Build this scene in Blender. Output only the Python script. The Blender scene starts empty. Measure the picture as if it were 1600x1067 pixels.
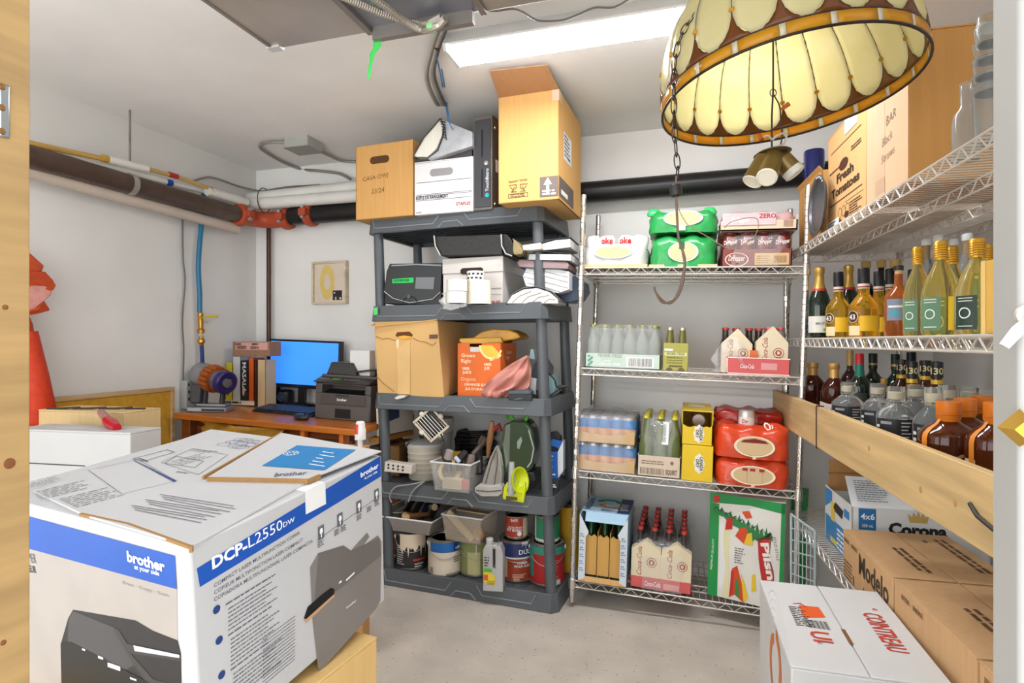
import bpy, math, random
from mathutils import Vector as V, Matrix, Euler
PI = math.pi
rnd = random.Random(11)
S = bpy.context.scene
COL = S.collection
# ---------------------------------------------------------------- camera, world, exposure
F, YAW, H, CX, CY = 900.0, math.radians(17), 1.2, 800.0, 533.5
cd = bpy.data.cameras.new('camera'); cam = bpy.data.objects.new('camera', cd); COL.objects.link(cam)
cam.location = (0, 0, H); cam.rotation_euler = (PI/2, 0, YAW)
cd.sensor_width = 36; cd.lens = 36*F/1600; cd.clip_start = 0.02
S.camera = cam
w = bpy.data.worlds.new('world'); S.world = w; w.use_nodes = True
w.node_tree.nodes['Background'].inputs[0].default_value = (0.95, 0.985, 1.0, 1)
w.node_tree.nodes['Background'].inputs[1].default_value = 2.1
S.view_settings.view_transform = 'Standard'; S.view_settings.look = 'None'
S.view_settings.gamma = 1; S.view_settings.use_curve_mapping = False
S.view_settings.exposure = 0.83
LED_STRENGTH = 25.0

# ---------------------------------------------------------------- photo pixel -> room
cs, sn = math.cos(YAW), math.sin(YAW)
def W(px, py, zc):
    xc = (px-CX)/F*zc
    return V((xc*cs-zc*sn, xc*sn+zc*cs, H+(CY-py)/F*zc))
def ZC(x, y): return -x*sn+y*cs
def X(px, Y): return Y*math.tan(math.atan((px-CX)/F)-YAW)
def Z(py, x, y): return H+(CY-py)/F*ZC(x, y)
def WY(px, py, Y):
    x = X(px, Y); return V((x, Y, Z(py, x, Y)))
def WX(px, py, x):
    b = math.tan(math.atan((px-CX)/F)-YAW); y = x/b; return V((x, y, Z(py, x, y)))
def WZ(px, py, z): return W(px, py, (z-H)*F/(CY-py))

# ---------------------------------------------------------------- materials
MC = {}
def lin(c): return tuple((v/255/12.92 if v/255 <= .04045 else ((v/255+.055)/1.055)**2.4) for v in c)
def mat(rgb, rough=.55, metal=0, kind='plain', trans=0, emit=0, ior=1.45, alpha=1, coat=0):
    key = (tuple(rgb), rough, metal, kind, trans, emit, ior, alpha, coat)
    if key in MC: return MC[key]
    m = bpy.data.materials.new('%s_%d_%d_%d' % (kind, *rgb)); MC[key] = m; m.use_nodes = True
    nt = m.node_tree; b = nt.nodes['Principled BSDF']; L = nt.links.new
    c = lin(rgb)
    b.inputs['Base Color'].default_value = (*c, 1); b.inputs['Roughness'].default_value = rough
    b.inputs['Metallic'].default_value = metal; b.inputs['IOR'].default_value = ior
    b.inputs['Transmission Weight'].default_value = trans; b.inputs['Alpha'].default_value = alpha
    b.inputs['Coat Weight'].default_value = coat
    if emit:
        b.inputs['Emission Color'].default_value = (*c, 1); b.inputs['Emission Strength'].default_value = emit
    if kind == 'flat' or trans: return m
    tc = nt.nodes.new('ShaderNodeTexCoord'); mp = nt.nodes.new('ShaderNodeMapping'); nz = nt.nodes.new('ShaderNodeTexNoise')
    L(tc.outputs['Object'], mp.inputs[0]); L(mp.outputs[0], nz.inputs['Vector'])
    rp = nt.nodes.new('ShaderNodeMapRange'); mx = nt.nodes.new('ShaderNodeMix'); mx.data_type = 'RGBA'; mx.blend_type = 'MULTIPLY'
    mx.inputs['Factor'].default_value = 1; mx.inputs[6].default_value = (*c, 1)
    cfg = {'plain': ((9, 9, 9), 3, .94, .0), 'card': ((60, 60, 3), 3, .955, .06), 'wood': ((3, 3, 40), 4, .72, .03), 'woodx': ((3, 40, 40), 4, .72, .03),
           'paint': ((2.2, 2.2, 2.2), 5, .93, .04), 'steel': ((4, 60, 4), 4, .80, .02), 'worn': ((14, 14, 14), 6, .70, .05),
           'cloth': ((40, 40, 40), 5, .82, .15), 'concrete': ((5, 5, 5), 8, .80, .05), 'duct': ((2.5, 2.5, 2.5), 8, .62, .03), 'glaze': ((9, 9, 3), 3, .80, .0),
           'woody': ((40, 3, 40), 4, .72, .03), 'film': ((9, 9, 22), 4, .88, .25), 'rust': ((10, 10, 10), 8, .55, .05)}[kind]
    mp.inputs['Scale'].default_value = cfg[0]; nz.inputs['Scale'].default_value = 1; nz.inputs['Detail'].default_value = cfg[1]
    rp.inputs['From Min'].default_value = .3; rp.inputs['From Max'].default_value = .7
    rp.inputs['To Min'].default_value = cfg[2]; rp.inputs['To Max'].default_value = 1.04
    L(nz.outputs['Fac'], rp.inputs['Value']); L(rp.outputs[0], mx.inputs[7]); out = mx.outputs[2]
    if kind == 'concrete':
        vo = nt.nodes.new('ShaderNodeTexVoronoi'); vo.inputs['Scale'].default_value = 38
        n2 = nt.nodes.new('ShaderNodeTexNoise'); n2.inputs['Scale'].default_value = 45; n2.inputs['Detail'].default_value = 3
        L(tc.outputs['Object'], vo.inputs['Vector']); L(tc.outputs['Object'], n2.inputs['Vector'])
        ad = nt.nodes.new('ShaderNodeMath'); ad.operation = 'MULTIPLY'; L(vo.outputs['Distance'], ad.inputs[0]); L(n2.outputs['Fac'], ad.inputs[1])
        r2 = nt.nodes.new('ShaderNodeMapRange'); r2.inputs['From Min'].default_value = .02; r2.inputs['From Max'].default_value = .075
        r2.inputs['To Min'].default_value = .35; r2.inputs['To Max'].default_value = 1
        L(ad.outputs[0], r2.inputs['Value'])
        m2 = nt.nodes.new('ShaderNodeMix'); m2.data_type = 'RGBA'; m2.blend_type = 'MULTIPLY'; m2.inputs['Factor'].default_value = 1
        L(out, m2.inputs[6]); L(r2.outputs[0], m2.inputs[7]); out = m2.outputs[2]
    L(out, b.inputs['Base Color'])
    if cfg[3]:
        bp = nt.nodes.new('ShaderNodeBump'); bp.inputs['Strength'].default_value = min(1, cfg[3]*4); bp.inputs['Distance'].default_value = .004
        L(nz.outputs['Fac'], bp.inputs['Height']); L(bp.outputs[0], b.inputs['Normal'])
    return m
INK = (28, 28, 30)

# ---------------------------------------------------------------- mesh builder
class MB:
    def __init__(s, T=None): s.v = []; s.f = []; s.T = T
    def add(s, vs, fs, T=None):
        n = len(s.v)
        for p in vs:
            p = V(p)
            if T is not None: p = T @ p
            if s.T is not None: p = s.T @ p
            s.v.append(p)
        s.f += [tuple(n+i for i in f) for f in fs]; return s
    def hexa(s, p, T=None):   # p: bottom 4 ccw, top 4 ccw
        return s.add(p, [(3, 2, 1, 0), (4, 5, 6, 7), (0, 1, 5, 4), (1, 2, 6, 5), (2, 3, 7, 6), (3, 0, 4, 7)], T)
    def box(s, x0, y0, z0, x1, y1, z1, T=None):
        return s.hexa([(x0, y0, z0), (x1, y0, z0), (x1, y1, z0), (x0, y1, z0), (x0, y0, z1), (x1, y0, z1), (x1, y1, z1), (x0, y1, z1)], T)
    def cbox(s, c, d, T=None):
        return s.box(c[0]-d[0]/2, c[1]-d[1]/2, c[2]-d[2]/2, c[0]+d[0]/2, c[1]+d[1]/2, c[2]+d[2]/2, T)
    def tube(s, pts, r, n=8, closed=False, T=None):
        pts = [V(p) for p in pts]; N = len(pts); R = r if isinstance(r, (list, tuple)) else [r]*N
        vs = []; fs = []; up = None
        for i, p in enumerate(pts):
            a = pts[(i-1) % N] if (closed or i > 0) else p; b = pts[(i+1) % N] if (closed or i < N-1) else p
            d = (b-a).normalized() if (b-a).length > 1e-9 else V((0, 0, 1))
            if up is None: up = V((0, 0, 1)) if abs(d.z) < .9 else V((1, 0, 0))
            up = (up-d*up.dot(d))
            if up.length < 1e-5: up = d.orthogonal()
            up.normalize(); q = d.cross(up)
            for k in range(n):
                t = 2*PI*k/n; vs.append(p+(up*math.cos(t)+q*math.sin(t))*R[i])
        for i in range(N if closed else N-1):
            j = (i+1) % N
            for k in range(n):
                k2 = (k+1) % n; fs.append((i*n+k, i*n+k2, j*n+k2, j*n+k))
        if not closed: fs += [tuple(range(n-1, -1, -1)), tuple((N-1)*n+k for k in range(n))]
        return s.add(vs, fs, T)
    def lathe(s, prof, n=20, T=None, a0=0, a1=2*PI, sx=1, sy=1, sq=0):
        full = abs(a1-a0-2*PI) < 1e-6; m = n if full else n+1; vs = []; fs = []
        for r, z in prof:
            for k in range(m):
                t = a0+(a1-a0)*k/n; c, q = math.cos(t), math.sin(t); g = 1
                if sq: g = 1/((abs(c)**sq+abs(q)**sq)**(1/sq))
                vs.append((r*c*sx*g, r*q*sy*g, z))
        for i in range(len(prof)-1):
            for k in range(n):
                k2 = (k+1) % m; fs.append((i*m+k, i*m+k2, (i+1)*m+k2, (i+1)*m+k))
        if full:
            if prof[0][0] > 1e-6: fs.append(tuple(range(m-1, -1, -1)))
            if prof[-1][0] > 1e-6: fs.append(tuple((len(prof)-1)*m+k for k in range(m)))
        return s.add(vs, fs, T)
    def prism(s, poly, z0, z1, T=None):
        n = len(poly); vs = [(x, y, z0) for x, y in poly]+[(x, y, z1) for x, y in poly]
        fs = [tuple(range(n-1, -1, -1)), tuple(range(n, 2*n))]+[(i, (i+1) % n, n+(i+1) % n, n+i) for i in range(n)]
        return s.add(vs, fs, T)
    def grid(s, fn, nu, nv, T=None, thick=0):
        vs = [fn(i/nu, j/nv) for j in range(nv+1) for i in range(nu+1)]
        fs = [(j*(nu+1)+i, j*(nu+1)+i+1, (j+1)*(nu+1)+i+1, (j+1)*(nu+1)+i) for j in range(nv) for i in range(nu)]
        return s.add(vs, fs, T)
def loc(x, y, z): return Matrix.Translation((x, y, z))
def rot(a, ax): return Matrix.Rotation(math.radians(a), 4, ax)
def frame(O, U, Vv):
    O, U, Vv = V(O), V(U).normalized(), V(Vv).normalized(); N = U.cross(Vv)
    m = Matrix.Identity(4)
    for i in range(3): m[i][0] = U[i]; m[i][1] = Vv[i]; m[i][2] = N[i]; m[i][3] = O[i]
    return m
def dirT(a, b):  # matrix with z along a->b at a
    d = (V(b)-V(a)); q = d.to_track_quat('Z', 'Y'); return Matrix.Translation(V(a)) @ q.to_matrix().to_4x4()

def obj(name, mb, m, parent=None, smooth=30, bevel=0, seg=2, solid=0, sub=0, label=None, stuff=False):
    if not isinstance(mb, MB): me = mb
    else:
        me = bpy.data.meshes.new(name); me.from_pydata([tuple(p) for p in mb.v], [], mb.f); me.validate()
        if smooth:
            me.polygons.foreach_set('use_smooth', [True]*len(me.polygons)); me.set_sharp_from_angle(angle=math.radians(smooth))
        me.materials.append(m)
    o = bpy.data.objects.new(name, me); COL.objects.link(o)
    if parent is not None: o.parent = parent
    if bevel:
        b = o.modifiers.new('b', 'BEVEL'); b.width = bevel; b.segments = seg; b.limit_method = 'ANGLE'; b.angle_limit = math.radians(40)
    if sub:
        b = o.modifiers.new('u', 'SUBSURF'); b.levels = b.render_levels = sub
    if solid:
        b = o.modifiers.new('s', 'SOLIDIFY'); b.thickness = solid; b.offset = 0
    if label: o['label'] = label
    if stuff: o['kind'] = 'stuff'
    return o
def tag(o, label, cat, group=None):
    o['label'] = label; o['category'] = cat
    if group: o['group'] = group
    return o
def thing(name, label, cat, at=(0, 0, 0), rz=0, group=None, eul=None, M4=None):
    o = bpy.data.objects.new(name, None); COL.objects.link(o); o.empty_display_size = .05
    if M4 is not None: o.matrix_world = M4
    else:
        o.location = at; o.rotation_euler = eul if eul else (0, 0, rz)
    return tag(o, label, cat, group)
def struct(name, mb, m, parent=None, **k):
    o = obj(name, mb, m, parent, **k)
    if parent is None: o['kind'] = 'structure'
    return o
KIDS = {}
def dup(root, at, rz=0, label=None, group=None, scale=1, eul=None):
    kids = {}
    for o in bpy.data.objects:
        if o.parent: kids.setdefault(o.parent.name, []).append(o)
    def cp(o, par):
        c = o.copy(); COL.objects.link(c)
        if par: c.parent = par
        for k in kids.get(o.name, []): cp(k, c)
        return c
    r = cp(root, None); r.location = at; r.rotation_euler = eul if eul else (0, 0, rz); r.scale = (scale,)*3
    if label: r['label'] = label
    if group: r['group'] = group
    elif 'group' in r: del r['group']
    return r
# ---------------------------------------------------------------- flat print
TC = {}
def glyphs(s, bold=0, shear=0, spacing=1):
    k = (s, bold, shear, spacing)
    if k not in TC:
        c = bpy.data.curves.new('t', 'FONT'); c.body = s; c.size = 1; c.resolution_u = 2; c.offset = bold; c.shear = shear; c.space_character = spacing
        c.fill_mode = 'FRONT'
        o = bpy.data.objects.new('t', c); COL.objects.link(o); me = o.to_mesh()
        vs = [v.co.copy() for v in me.vertices]; fs = [tuple(p.vertices) for p in me.polygons]
        o.to_mesh_clear(); bpy.data.objects.remove(o); bpy.data.curves.remove(c)
        x0 = min([v.x for v in vs] or [0]); x1 = max([v.x for v in vs] or [1])
        TC[k] = ([V((v.x-x0, v.y, 0)) for v in vs], fs, x1-x0)
    return TC[k]
def text(mb, s, u, v, h, T, wid=None, bold=.012, shear=0, rot90=0, mid=False, spacing=1):
    """letters h tall (cap height) starting at u,v in the plane T"""
    vs, fs, wd = glyphs(s, bold, shear, spacing); k = h/.72; kx = k
    if wid: kx = wid/wd
    off = -wd*kx/2 if mid else 0
    R = loc(u, v, 0) @ rot(rot90, 'Z')
    mb.add([(p.x*kx+off, p.y*k, 0) for p in vs], fs, T @ R); return mb
def write(parent, T, mat_, items, name='lettering', z=.0012):
    mb = MB(); T2 = T @ loc(0, 0, z)
    for it in items:
        a = it[:4]; k = it[4] if len(it) > 4 else {}
        text(mb, *a, T2, **k)
    return obj(name, mb, mat_, parent, smooth=0)
def bars(mb, T, u, v, wd, n, h, gap, ragged=.3, z=.0011, seed=0):
    r = random.Random(seed+n)
    for i in range(n):
        ww = wd*(1-ragged*r.random()); y = v-i*(h+gap); x = u
        while x < u+ww:
            l = min(h*(1.5+4*r.random()), u+ww-x); mb.add([(x, y, z), (x+l, y, z), (x+l, y+h, z), (x, y+h, z)], [(0, 1, 2, 3)], T); x += l+h*.7
    return mb
def quad(mb, T, u0, v0, u1, v1, z=.0008): return mb.add([(u0, v0, z), (u1, v0, z), (u1, v1, z), (u0, v1, z)], [(0, 1, 2, 3)], T)
def poly(mb, T, pts, z=.0008): return mb.add([(a, b, z) for a, b in pts], [tuple(range(len(pts)))], T)
def ell(mb, T, u, v, a, b, z=.0008, n=28, inner=0):
    if not inner: return poly(mb, T, [(u+a*math.cos(2*PI*i/n), v+b*math.sin(2*PI*i/n)) for i in range(n)], z)
    vs = []
    for k in (1, inner): vs += [(u+a*k*math.cos(2*PI*i/n), v+b*k*math.sin(2*PI*i/n), z) for i in range(n)]
    return mb.add(vs, [(i, (i+1) % n, n+(i+1) % n, n+i) for i in range(n)], T)
def panel(parent, T, c, u0, v0, u1, v1, name='printed_panel', z=.0006, rough=.5): return obj(name, quad(MB(), T, u0, v0, u1, v1, z), mat(c, rough, kind='flat') if not hasattr(c, 'name') else c, parent, smooth=0)
def barcode(mb, T, u, v, wd, h, z=.0012, seed=1, vert=False):
    r = random.Random(seed); x = 0
    while x < wd:
        b = wd*(.01+.03*r.random()); b = min(b, wd-x)
        if vert: quad(mb, T, u, v+x, u+h, v+x+b, z)
        else: quad(mb, T, u+x, v, u+x+b, v+h, z)
        x += b+wd*(.015+.02*r.random())
# faces of a box standing at local origin (base centre), size w,d,h : origin = lower left of the face as seen
def FACE(wd, d, h, f):
    return {'f': frame((-wd/2, -d/2, 0), (1, 0, 0), (0, 0, 1)), 'r': frame((wd/2, -d/2, 0), (0, 1, 0), (0, 0, 1)),
            'l': frame((-wd/2, d/2, 0), (0, -1, 0), (0, 0, 1)), 't': frame((-wd/2, -d/2, h), (1, 0, 0), (0, 1, 0))}[f]
# front-left / front-right px at depth Y0/Y1 -> base centre, rz, width, height
def fit(px0, Y0, px1, Y1, pyt, d, z0):
    x0, x1 = X(px0, Y0), X(px1, Y1); a = math.atan2(Y1-Y0, x1-x0); wd = math.hypot(x1-x0, Y1-Y0)
    xm, ym = (x0+x1)/2, (Y0+Y1)/2; h = Z(pyt, xm, ym)-z0
    return (xm-math.sin(a)*d/2, ym+math.cos(a)*d/2, z0), a, wd, h
CARD = (196, 150, 92)
def card(c=CARD): return mat(c, .8, kind='card' if min(c) < 170 else 'paint')
def carton(name, label, at, rz, wd, d, h, c=CARD, open_=False, gap=.003, tape=True, eul=None, cat='box', bevel=.003, group=None):
    t = thing(name, label, cat, at, rz, group, eul); m = card(c); th = .004
    b = MB()
    if not open_: b.box(-wd/2, -d/2, 0, wd/2, d/2, h-.006)
    else:
        b.box(-wd/2, -d/2, 0, wd/2, d/2, th); b.box(-wd/2, -d/2, 0, wd/2, -d/2+th, h); b.box(-wd/2, d/2-th, 0, wd/2, d/2, h)
        b.box(-wd/2, -d/2, 0, -wd/2+th, d/2, h); b.box(wd/2-th, -d/2, 0, wd/2, d/2, h)
    obj('box_body', b, m, t, bevel=0 if open_ else bevel)
    if not open_:
        if wd >= d:
            obj('flap', MB().box(-wd/2, -d/2, h-.006, wd/2, -gap/2, h), m, t, bevel=.0015); obj('flap', MB().box(-wd/2, gap/2, h-.006, wd/2, d/2, h), m, t, bevel=.0015)
        else:
            obj('flap', MB().box(-wd/2, -d/2, h-.006, -gap/2, d/2, h), m, t, bevel=.0015); obj('flap', MB().box(gap/2, -d/2, h-.006, wd/2, d/2, h), m, t, bevel=.0015)
    return t
# ================================================================ room shell
XL, YB, ZT, XR = -2.69, 3.1, 2.31, 1.08
wallm = mat((222, 220, 216), .75, kind='paint'); ceilm = mat((236, 234, 231), .8, kind='paint')
struct('wall_back', MB().box(XL-.1, YB, 0, XR+.1, YB+.1, ZT), mat((240, 238, 235), .75, kind='paint'))
struct('wall_left', MB().box(XL-.1, .2, 0, XL, YB, ZT), wallm)
struct('wall_right', MB().box(XR, .6, 0, XR+.1, YB, ZT), mat((234, 232, 230), .75, kind='paint'))
struct('ceiling', MB().box(XL-.1, -1.6, ZT, XR+.1, YB+.1, ZT+.1), ceilm)
struct('floor', MB().box(XL-.1, -1.6, -.1, XR+.1, YB+.1, 0), mat((196, 187, 176), .7, kind='concrete'))
# wooden door post beside the camera (near left), with strike plate
post = struct('trim_1', MB().box(-.81, .30, 0, -.764, .498, ZT), mat((172, 140, 92), .6, kind='wood'), bevel=.002)
for (px, py, a, b) in ((15, 724, .006, .0052), (8, 480, .003, .006), (5, 1004, .003, .003)):
    p = WX(px, py, -.764); obj('knot', MB().lathe([(0, .0015), (a*.5, .0014), (a, .0008), (a*1.05, 0)], 16, loc(*p) @ rot(90, 'Y')), mat((120, 72, 34), .6, kind='wood'), post)
pl = MB(); a = WX(-4, 128, -.7635); c_ = WX(14, 218, -.7635)
pl.box(-.7645, a.y, c_.z, -.7605, c_.y, a.z); sp = obj('strike_plate', pl, mat((176, 186, 196), .3, .9), post, bevel=.002)
for py in (135, 168, 205):
    p = WX(3, py, -.760); obj('screw', MB().lathe([(.004, 0), (.003, .0014), (0, .0016)], 10, loc(*p) @ rot(90, 'Y')), mat((150, 110, 70), .4, .8), sp)
# white door standing open close to the camera on the right
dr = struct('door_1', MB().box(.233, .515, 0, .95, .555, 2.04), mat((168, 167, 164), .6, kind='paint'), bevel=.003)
p, q, r0 = WY(1569, 541, .5075), WY(1590, 517, .506), WY(1618, 492, .506)
hd = MB(); hd.lathe([(.009, 0), (.009, .004), (.007, .006), (0, .006)], 20, loc(r0.x, .515, r0.z) @ rot(90, 'X'))
hd.tube([(r0.x, .515, r0.z), r0, q, p], [.004, .004, .0042, .0034], 10)
obj('door_handle', hd, mat((225, 222, 214), .35, .6), dr)
p = WY(1592, 668, .513)
dm = MB(); r_ = .014
dm.hexa([(p.x-r_, .512, p.z), (p.x, .512, p.z-r_), (p.x+r_, .512, p.z), (p.x, .512, p.z+r_), (p.x-r_*.6, .500, p.z), (p.x, .500, p.z-r_*.6), (p.x+r_*.6, .500, p.z), (p.x, .500, p.z+r_*.6)])
obj('latch_plate', dm, mat((190, 150, 60), .35, .7), dr)

# ================================================================ ceiling light
lt = thing('ceiling_light', 'long white LED strip light fixed to the ceiling', 'light', (-.21, 1.945, ZT))
def prof_x(mb, pts, x0, x1): return mb.add([(x0, y, z) for y, z in pts]+[(x1, y, z) for y, z in pts], [tuple(range(len(pts))), tuple(range(2*len(pts)-1, len(pts)-1, -1))]+[(i, len(pts)+i, len(pts)+(i+1) % len(pts), (i+1) % len(pts)) for i in range(len(pts))])
obj('housing', prof_x(MB(), [(-.03, 0), (-.075, -.06), (-.07, -.066), (.07, -.066), (.075, -.06), (.03, 0)], -.61, .61), mat((215, 214, 212), .5), lt)
obj('diffuser', prof_x(MB(), [(-.069, -.067), (-.062, -.08), (.062, -.08), (.069, -.067)], -.605, .605), mat((250, 251, 255), .4, kind='flat', emit=LED_STRENGTH), lt)
cap = MB(); prof_x(cap, [(-.03, 0), (-.077, -.06), (-.072, -.072), (-.064, -.083), (.064, -.083), (.072, -.072), (.077, -.06), (.03, 0)], -.618, -.606)
obj('end_cap', cap, mat((220, 219, 217), .5), lt)
cap = MB(); prof_x(cap, [(-.03, 0), (-.077, -.06), (-.072, -.072), (-.064, -.083), (.064, -.083), (.072, -.072), (.077, -.06), (.03, 0)], .606, .618)
obj('end_cap', cap, mat((220, 219, 217), .5), lt)

# ================================================================ duct
du = thing('air_duct', 'galvanised sheet metal duct under the ceiling, overhead at the top of the photo', 'duct', (-.3, 1.1, 2.05))
galv = mat((178, 168, 156), .38, .35, kind='duct'); gal2 = mat((140, 132, 126), .4, .35, kind='duct')
ed = [-.85, -.53, -.20, .36]
for i in range(3): obj('duct_panel', MB().box(ed[i]+.0015, -.42+.0, .004*(i % 2), ed[i+1]-.0015, .30, .20), galv if i != 1 else mat((150, 150, 158), .3, .5, kind='duct'), du, bevel=.002)  # middle panel tinted bluish: a reflection put into the colour
for e in ed[1:3]: obj('drive_cleat', MB().box(e-.012, -.42, -.008, e+.006, .302, .004), gal2, du, bevel=.001)
fl = MB().box(-.52, .285, -.03, -.23, .303, .01); obj('flange', fl, gal2, du)
fl = MB().box(-.855, -.42, -.004, -.845, .304, .2); obj('corner_seam', fl, gal2, du)
fl = MB().box(-.862, .28, -.006, -.82, .306, .004); obj('clip', fl, mat((205, 205, 203), .4, .3), du)
# flexible metal conduit (two runs)
def spline(pts, n=8):
    P = [V(p) for p in pts]; P = [P[0]*2-P[1]]+P+[P[-1]*2-P[-2]]; out = []
    for i in range(1, len(P)-2):
        for k in range(n):
            t = k/n; out.append(.5*((2*P[i])+(-P[i-1]+P[i+1])*t+(2*P[i-1]-5*P[i]+4*P[i+1]-P[i+2])*t*t+(-P[i-1]+3*P[i]-3*P[i+1]+P[i+2])*t**3))
    out.append(P[-2]); return out
flexm = mat((188, 180, 170), .35, .8)
for j, pp in enumerate(([(520, -12), (560, 5), (600, 22), (640, 34), (668, 36), (690, 26)], [(560, -20), (600, 8), (635, 34), (660, 46), (684, 40), (696, 28)])):
    s = spline([WZ(px, py, 2.03-.012*j) for px, py in pp], 22)
    fx = MB().tube(s, [.0085+.0016*(k % 2) for k in range(len(s))], 9)
    tag(obj('flexible_conduit', fx, flexm), ['ribbed flexible metal conduit running under the duct, the upper of two', 'ribbed flexible metal conduit sagging under the duct, the lower of two'][j], 'conduit')
tp = MB(); p0 = WZ(584, 30, 2.025)
def strip(u, v):
    q = WY(588-10*v*(v > .5)+(u-.5)*(15+3*math.sin(v*6)-9*v), 22+102*v, 1.395); return (q.x, q.y+.006*math.sin(v*5), q.z)
tp.grid(strip, 2, 10)
tag(obj('green_tape', tp, mat((70, 205, 95), .5), solid=.0008), 'strip of bright green tape hanging from the duct edge', 'tape')
tp = MB(); q = WZ(674, 43, 2.02); tp.cbox(q, (.02, .03, .015)); 
tag(obj('tape_tab', tp, mat((150, 215, 150), .5), bevel=.004), 'small tab of green tape where the metal conduits end', 'tape')
# cable bundle + loose cables
cb = thing('cable_bundle', 'bundle of grey cables tied together, dropping from the ceiling behind the binder', 'cable', W(690, 20, 2.2))
def child_pts(o, pts): return [V(p)-o.location for p in pts]
for k in range(5):
    dx = (k-2)*4
    pts = spline([WZ(702+dx*.7, 22, 2.29), WZ(686+dx*.8, 58, 2.285), WZ(678+dx*.6, 80+k*2, 2.285), WZ(672+dx*.9, 118, 2.285), WZ(682+dx, 150, 2.28), WY(701+dx*.8, 184, 2.72), WY(724+dx, 230, 2.76)], 6)
    obj('cable', MB().tube(child_pts(cb, pts), .0055, 6), mat([(172, 168, 160), (120, 115, 108), (190, 186, 180), (150, 146, 140), (84, 80, 76)][k], .5), cb)
q = WZ(680, 76, 2.285); obj('cable_tie', MB().lathe([(.017, -.004), (.019, 0), (.017, .004)], 12, loc(*(q-cb.location)) @ rot(25, 'Y')), mat((50, 48, 46), .5), cb)
for j, pp in enumerate(([WZ(682, 88, 2.27), WZ(689, 120, 2.26), WY(694, 150, 2.5), WY(699, 180, 2.5), WY(705, 205, 2.5), WY(716, 228, 2.5), WY(728, 243, 2.52)], [WZ(690, 108, 2.25), WY(697, 150, 2.44), WY(702, 190, 2.44), WY(708, 203, 2.44)])):
    tag(obj('network_cable', MB().tube(spline(pp), .003, 6), mat((60, 120, 175), .45)), ['thin blue network cable dropping across the binder into the white box', 'second thin blue network cable beside the cable bundle'][j], 'cable')
pp = [(758, 15), (775, 17), (800, 14), (815, 18), (835, 30), (850, 33), (880, 31), (905, 22), (930, 12), (960, 11), (990, -6)]
tag(obj('ceiling_wire', MB().tube(spline([WZ(px, py, 2.225) for px, py in pp]), .0035, 6), mat((120, 118, 116), .5)), 'thin grey wire sagging along the ceiling in front of the strip light', 'wire')

# ================================================================ pipes
blackp = mat((52, 44, 40), .35, .3, kind='worn'); black2 = mat((34, 32, 32), .35, .2, kind='worn'); red = mat((178, 74, 44), .45, kind='paint'); boltm = mat((210, 205, 198), .3, .8)
pw = mat((226, 224, 218), .55)
xl = -2.56; A = WX(30, 240, xl); B = WX(368, 334, xl)
sprk = thing('sprinkler_pipe', 'black steel sprinkler pipe along the left wall with red couplings at the corner', 'pipe', A)
rel = lambda o, *pts: [V(p)-o.location for p in pts]
zc_ = (A.z+B.z)/2
A.z = B.z = zc_+.0; A.z = WX(30, 240, xl).z; B.z = WX(368, 334, xl).z
obj('pipe_run', MB().tube(rel(sprk, A, B), .047, 20), mat((92, 74, 64), .32, .3, kind='worn'), sprk)
E0 = WX(390, 341, xl); E1 = V((XL+.32, 2.99, B.z))
C0 = V((xl, B.y+.02, B.z)); CE = V((xl, 2.95, B.z)); CF = V((xl+.20, 2.99, B.z))
obj('elbow', MB().tube(rel(sprk, C0, *[V((xl+.10*(1-math.cos(t)), 2.89+.10*math.sin(t), B.z)) for t in [k*PI/2/6 for k in range(7)]], CF), .05, 18), red, sprk)
def coupling(parent, c, d, r, wd):
    T = dirT(c-parent.location, c-parent.location+d); mb = MB()
    mb.lathe([(r, -wd/2), (r+.012, -wd/2+.003), (r+.016, -wd*.2), (r+.016, wd*.2), (r+.012, wd/2-.003), (r, wd/2)], 24, T)
    for s_ in (-1, 1): mb.cbox((s_*(r+.022), 0, 0), (.034, .04, wd*.9), T)
    o = obj('coupling', mb, red, parent, bevel=.002)
    for s_ in (-1, 1): bb = MB(); bb.tube([(s_*(r+.026), -.036, 0), (s_*(r+.026), .036, 0)], .0075, 6, T=T); bb.cbox((s_*(r+.026), .03, 0), (.022, .012, .02), T); bb.cbox((s_*(r+.026), -.03, 0), (.022, .012, .02), T); obj('bolt', bb, boltm, o)
coupling(sprk, C0+V((0, .015, 0)), V((0, 1, 0)), .05, .055)
coupling(sprk, CF+V((.0, 0, 0)), V((1, 0, 0)), .05, .055)
bp = thing('water_main', 'thick black pipe running level along the back wall', 'pipe', (CF.x, 2.99, B.z))
bx0 = CF.x+.03; zB = 1.975
obj('pipe_run', MB().tube(rel(bp, V((bx0, 2.99, 1.968)), V((XR, 2.99, 1.985))), .055, 20), black2, bp)
coupling(bp, V((bx0+.14, 2.99, 1.97)), V((1, 0, 0)), .056, .055)
for j, (a, b, c2, d2) in enumerate((((62, 262), (352, 341), xl+.015, .026), )):
    tag(obj('conduit', MB().tube([WX(30, 264, -2.6), WX(370, 357, -2.6)], .03, 14), mat((196, 182, 168), .6)), 'beige painted conduit tucked along the wall just under the black sprinkler pipe', 'pipe')  # beige tube laid along the wall below the sprinkler pipe
# white insulated pipes on the back wall
ins = thing('insulated_pipe', 'white insulated pipe with black bands, on the back wall above the black main', 'pipe', (XL+.1, 2.97, 2.06))
for k, dz in ((0, .035), (1, -.03)):
    obj('insulation', MB().tube(rel(ins, WY(390+6*k, 310+9*k, 2.97-.03*k), WY(600, 288+15*k, 2.97-.03*k)), .036, 14), pw, ins)
obj('band', MB().tube(rel(ins, *[WY(413, 313, 2.95)+V((0, .06*math.cos(t), .075*math.sin(t))) for t in [k*PI/9 for k in range(18)]]), .003, 5, closed=True), mat((60, 58, 56), .5), ins)
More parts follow.
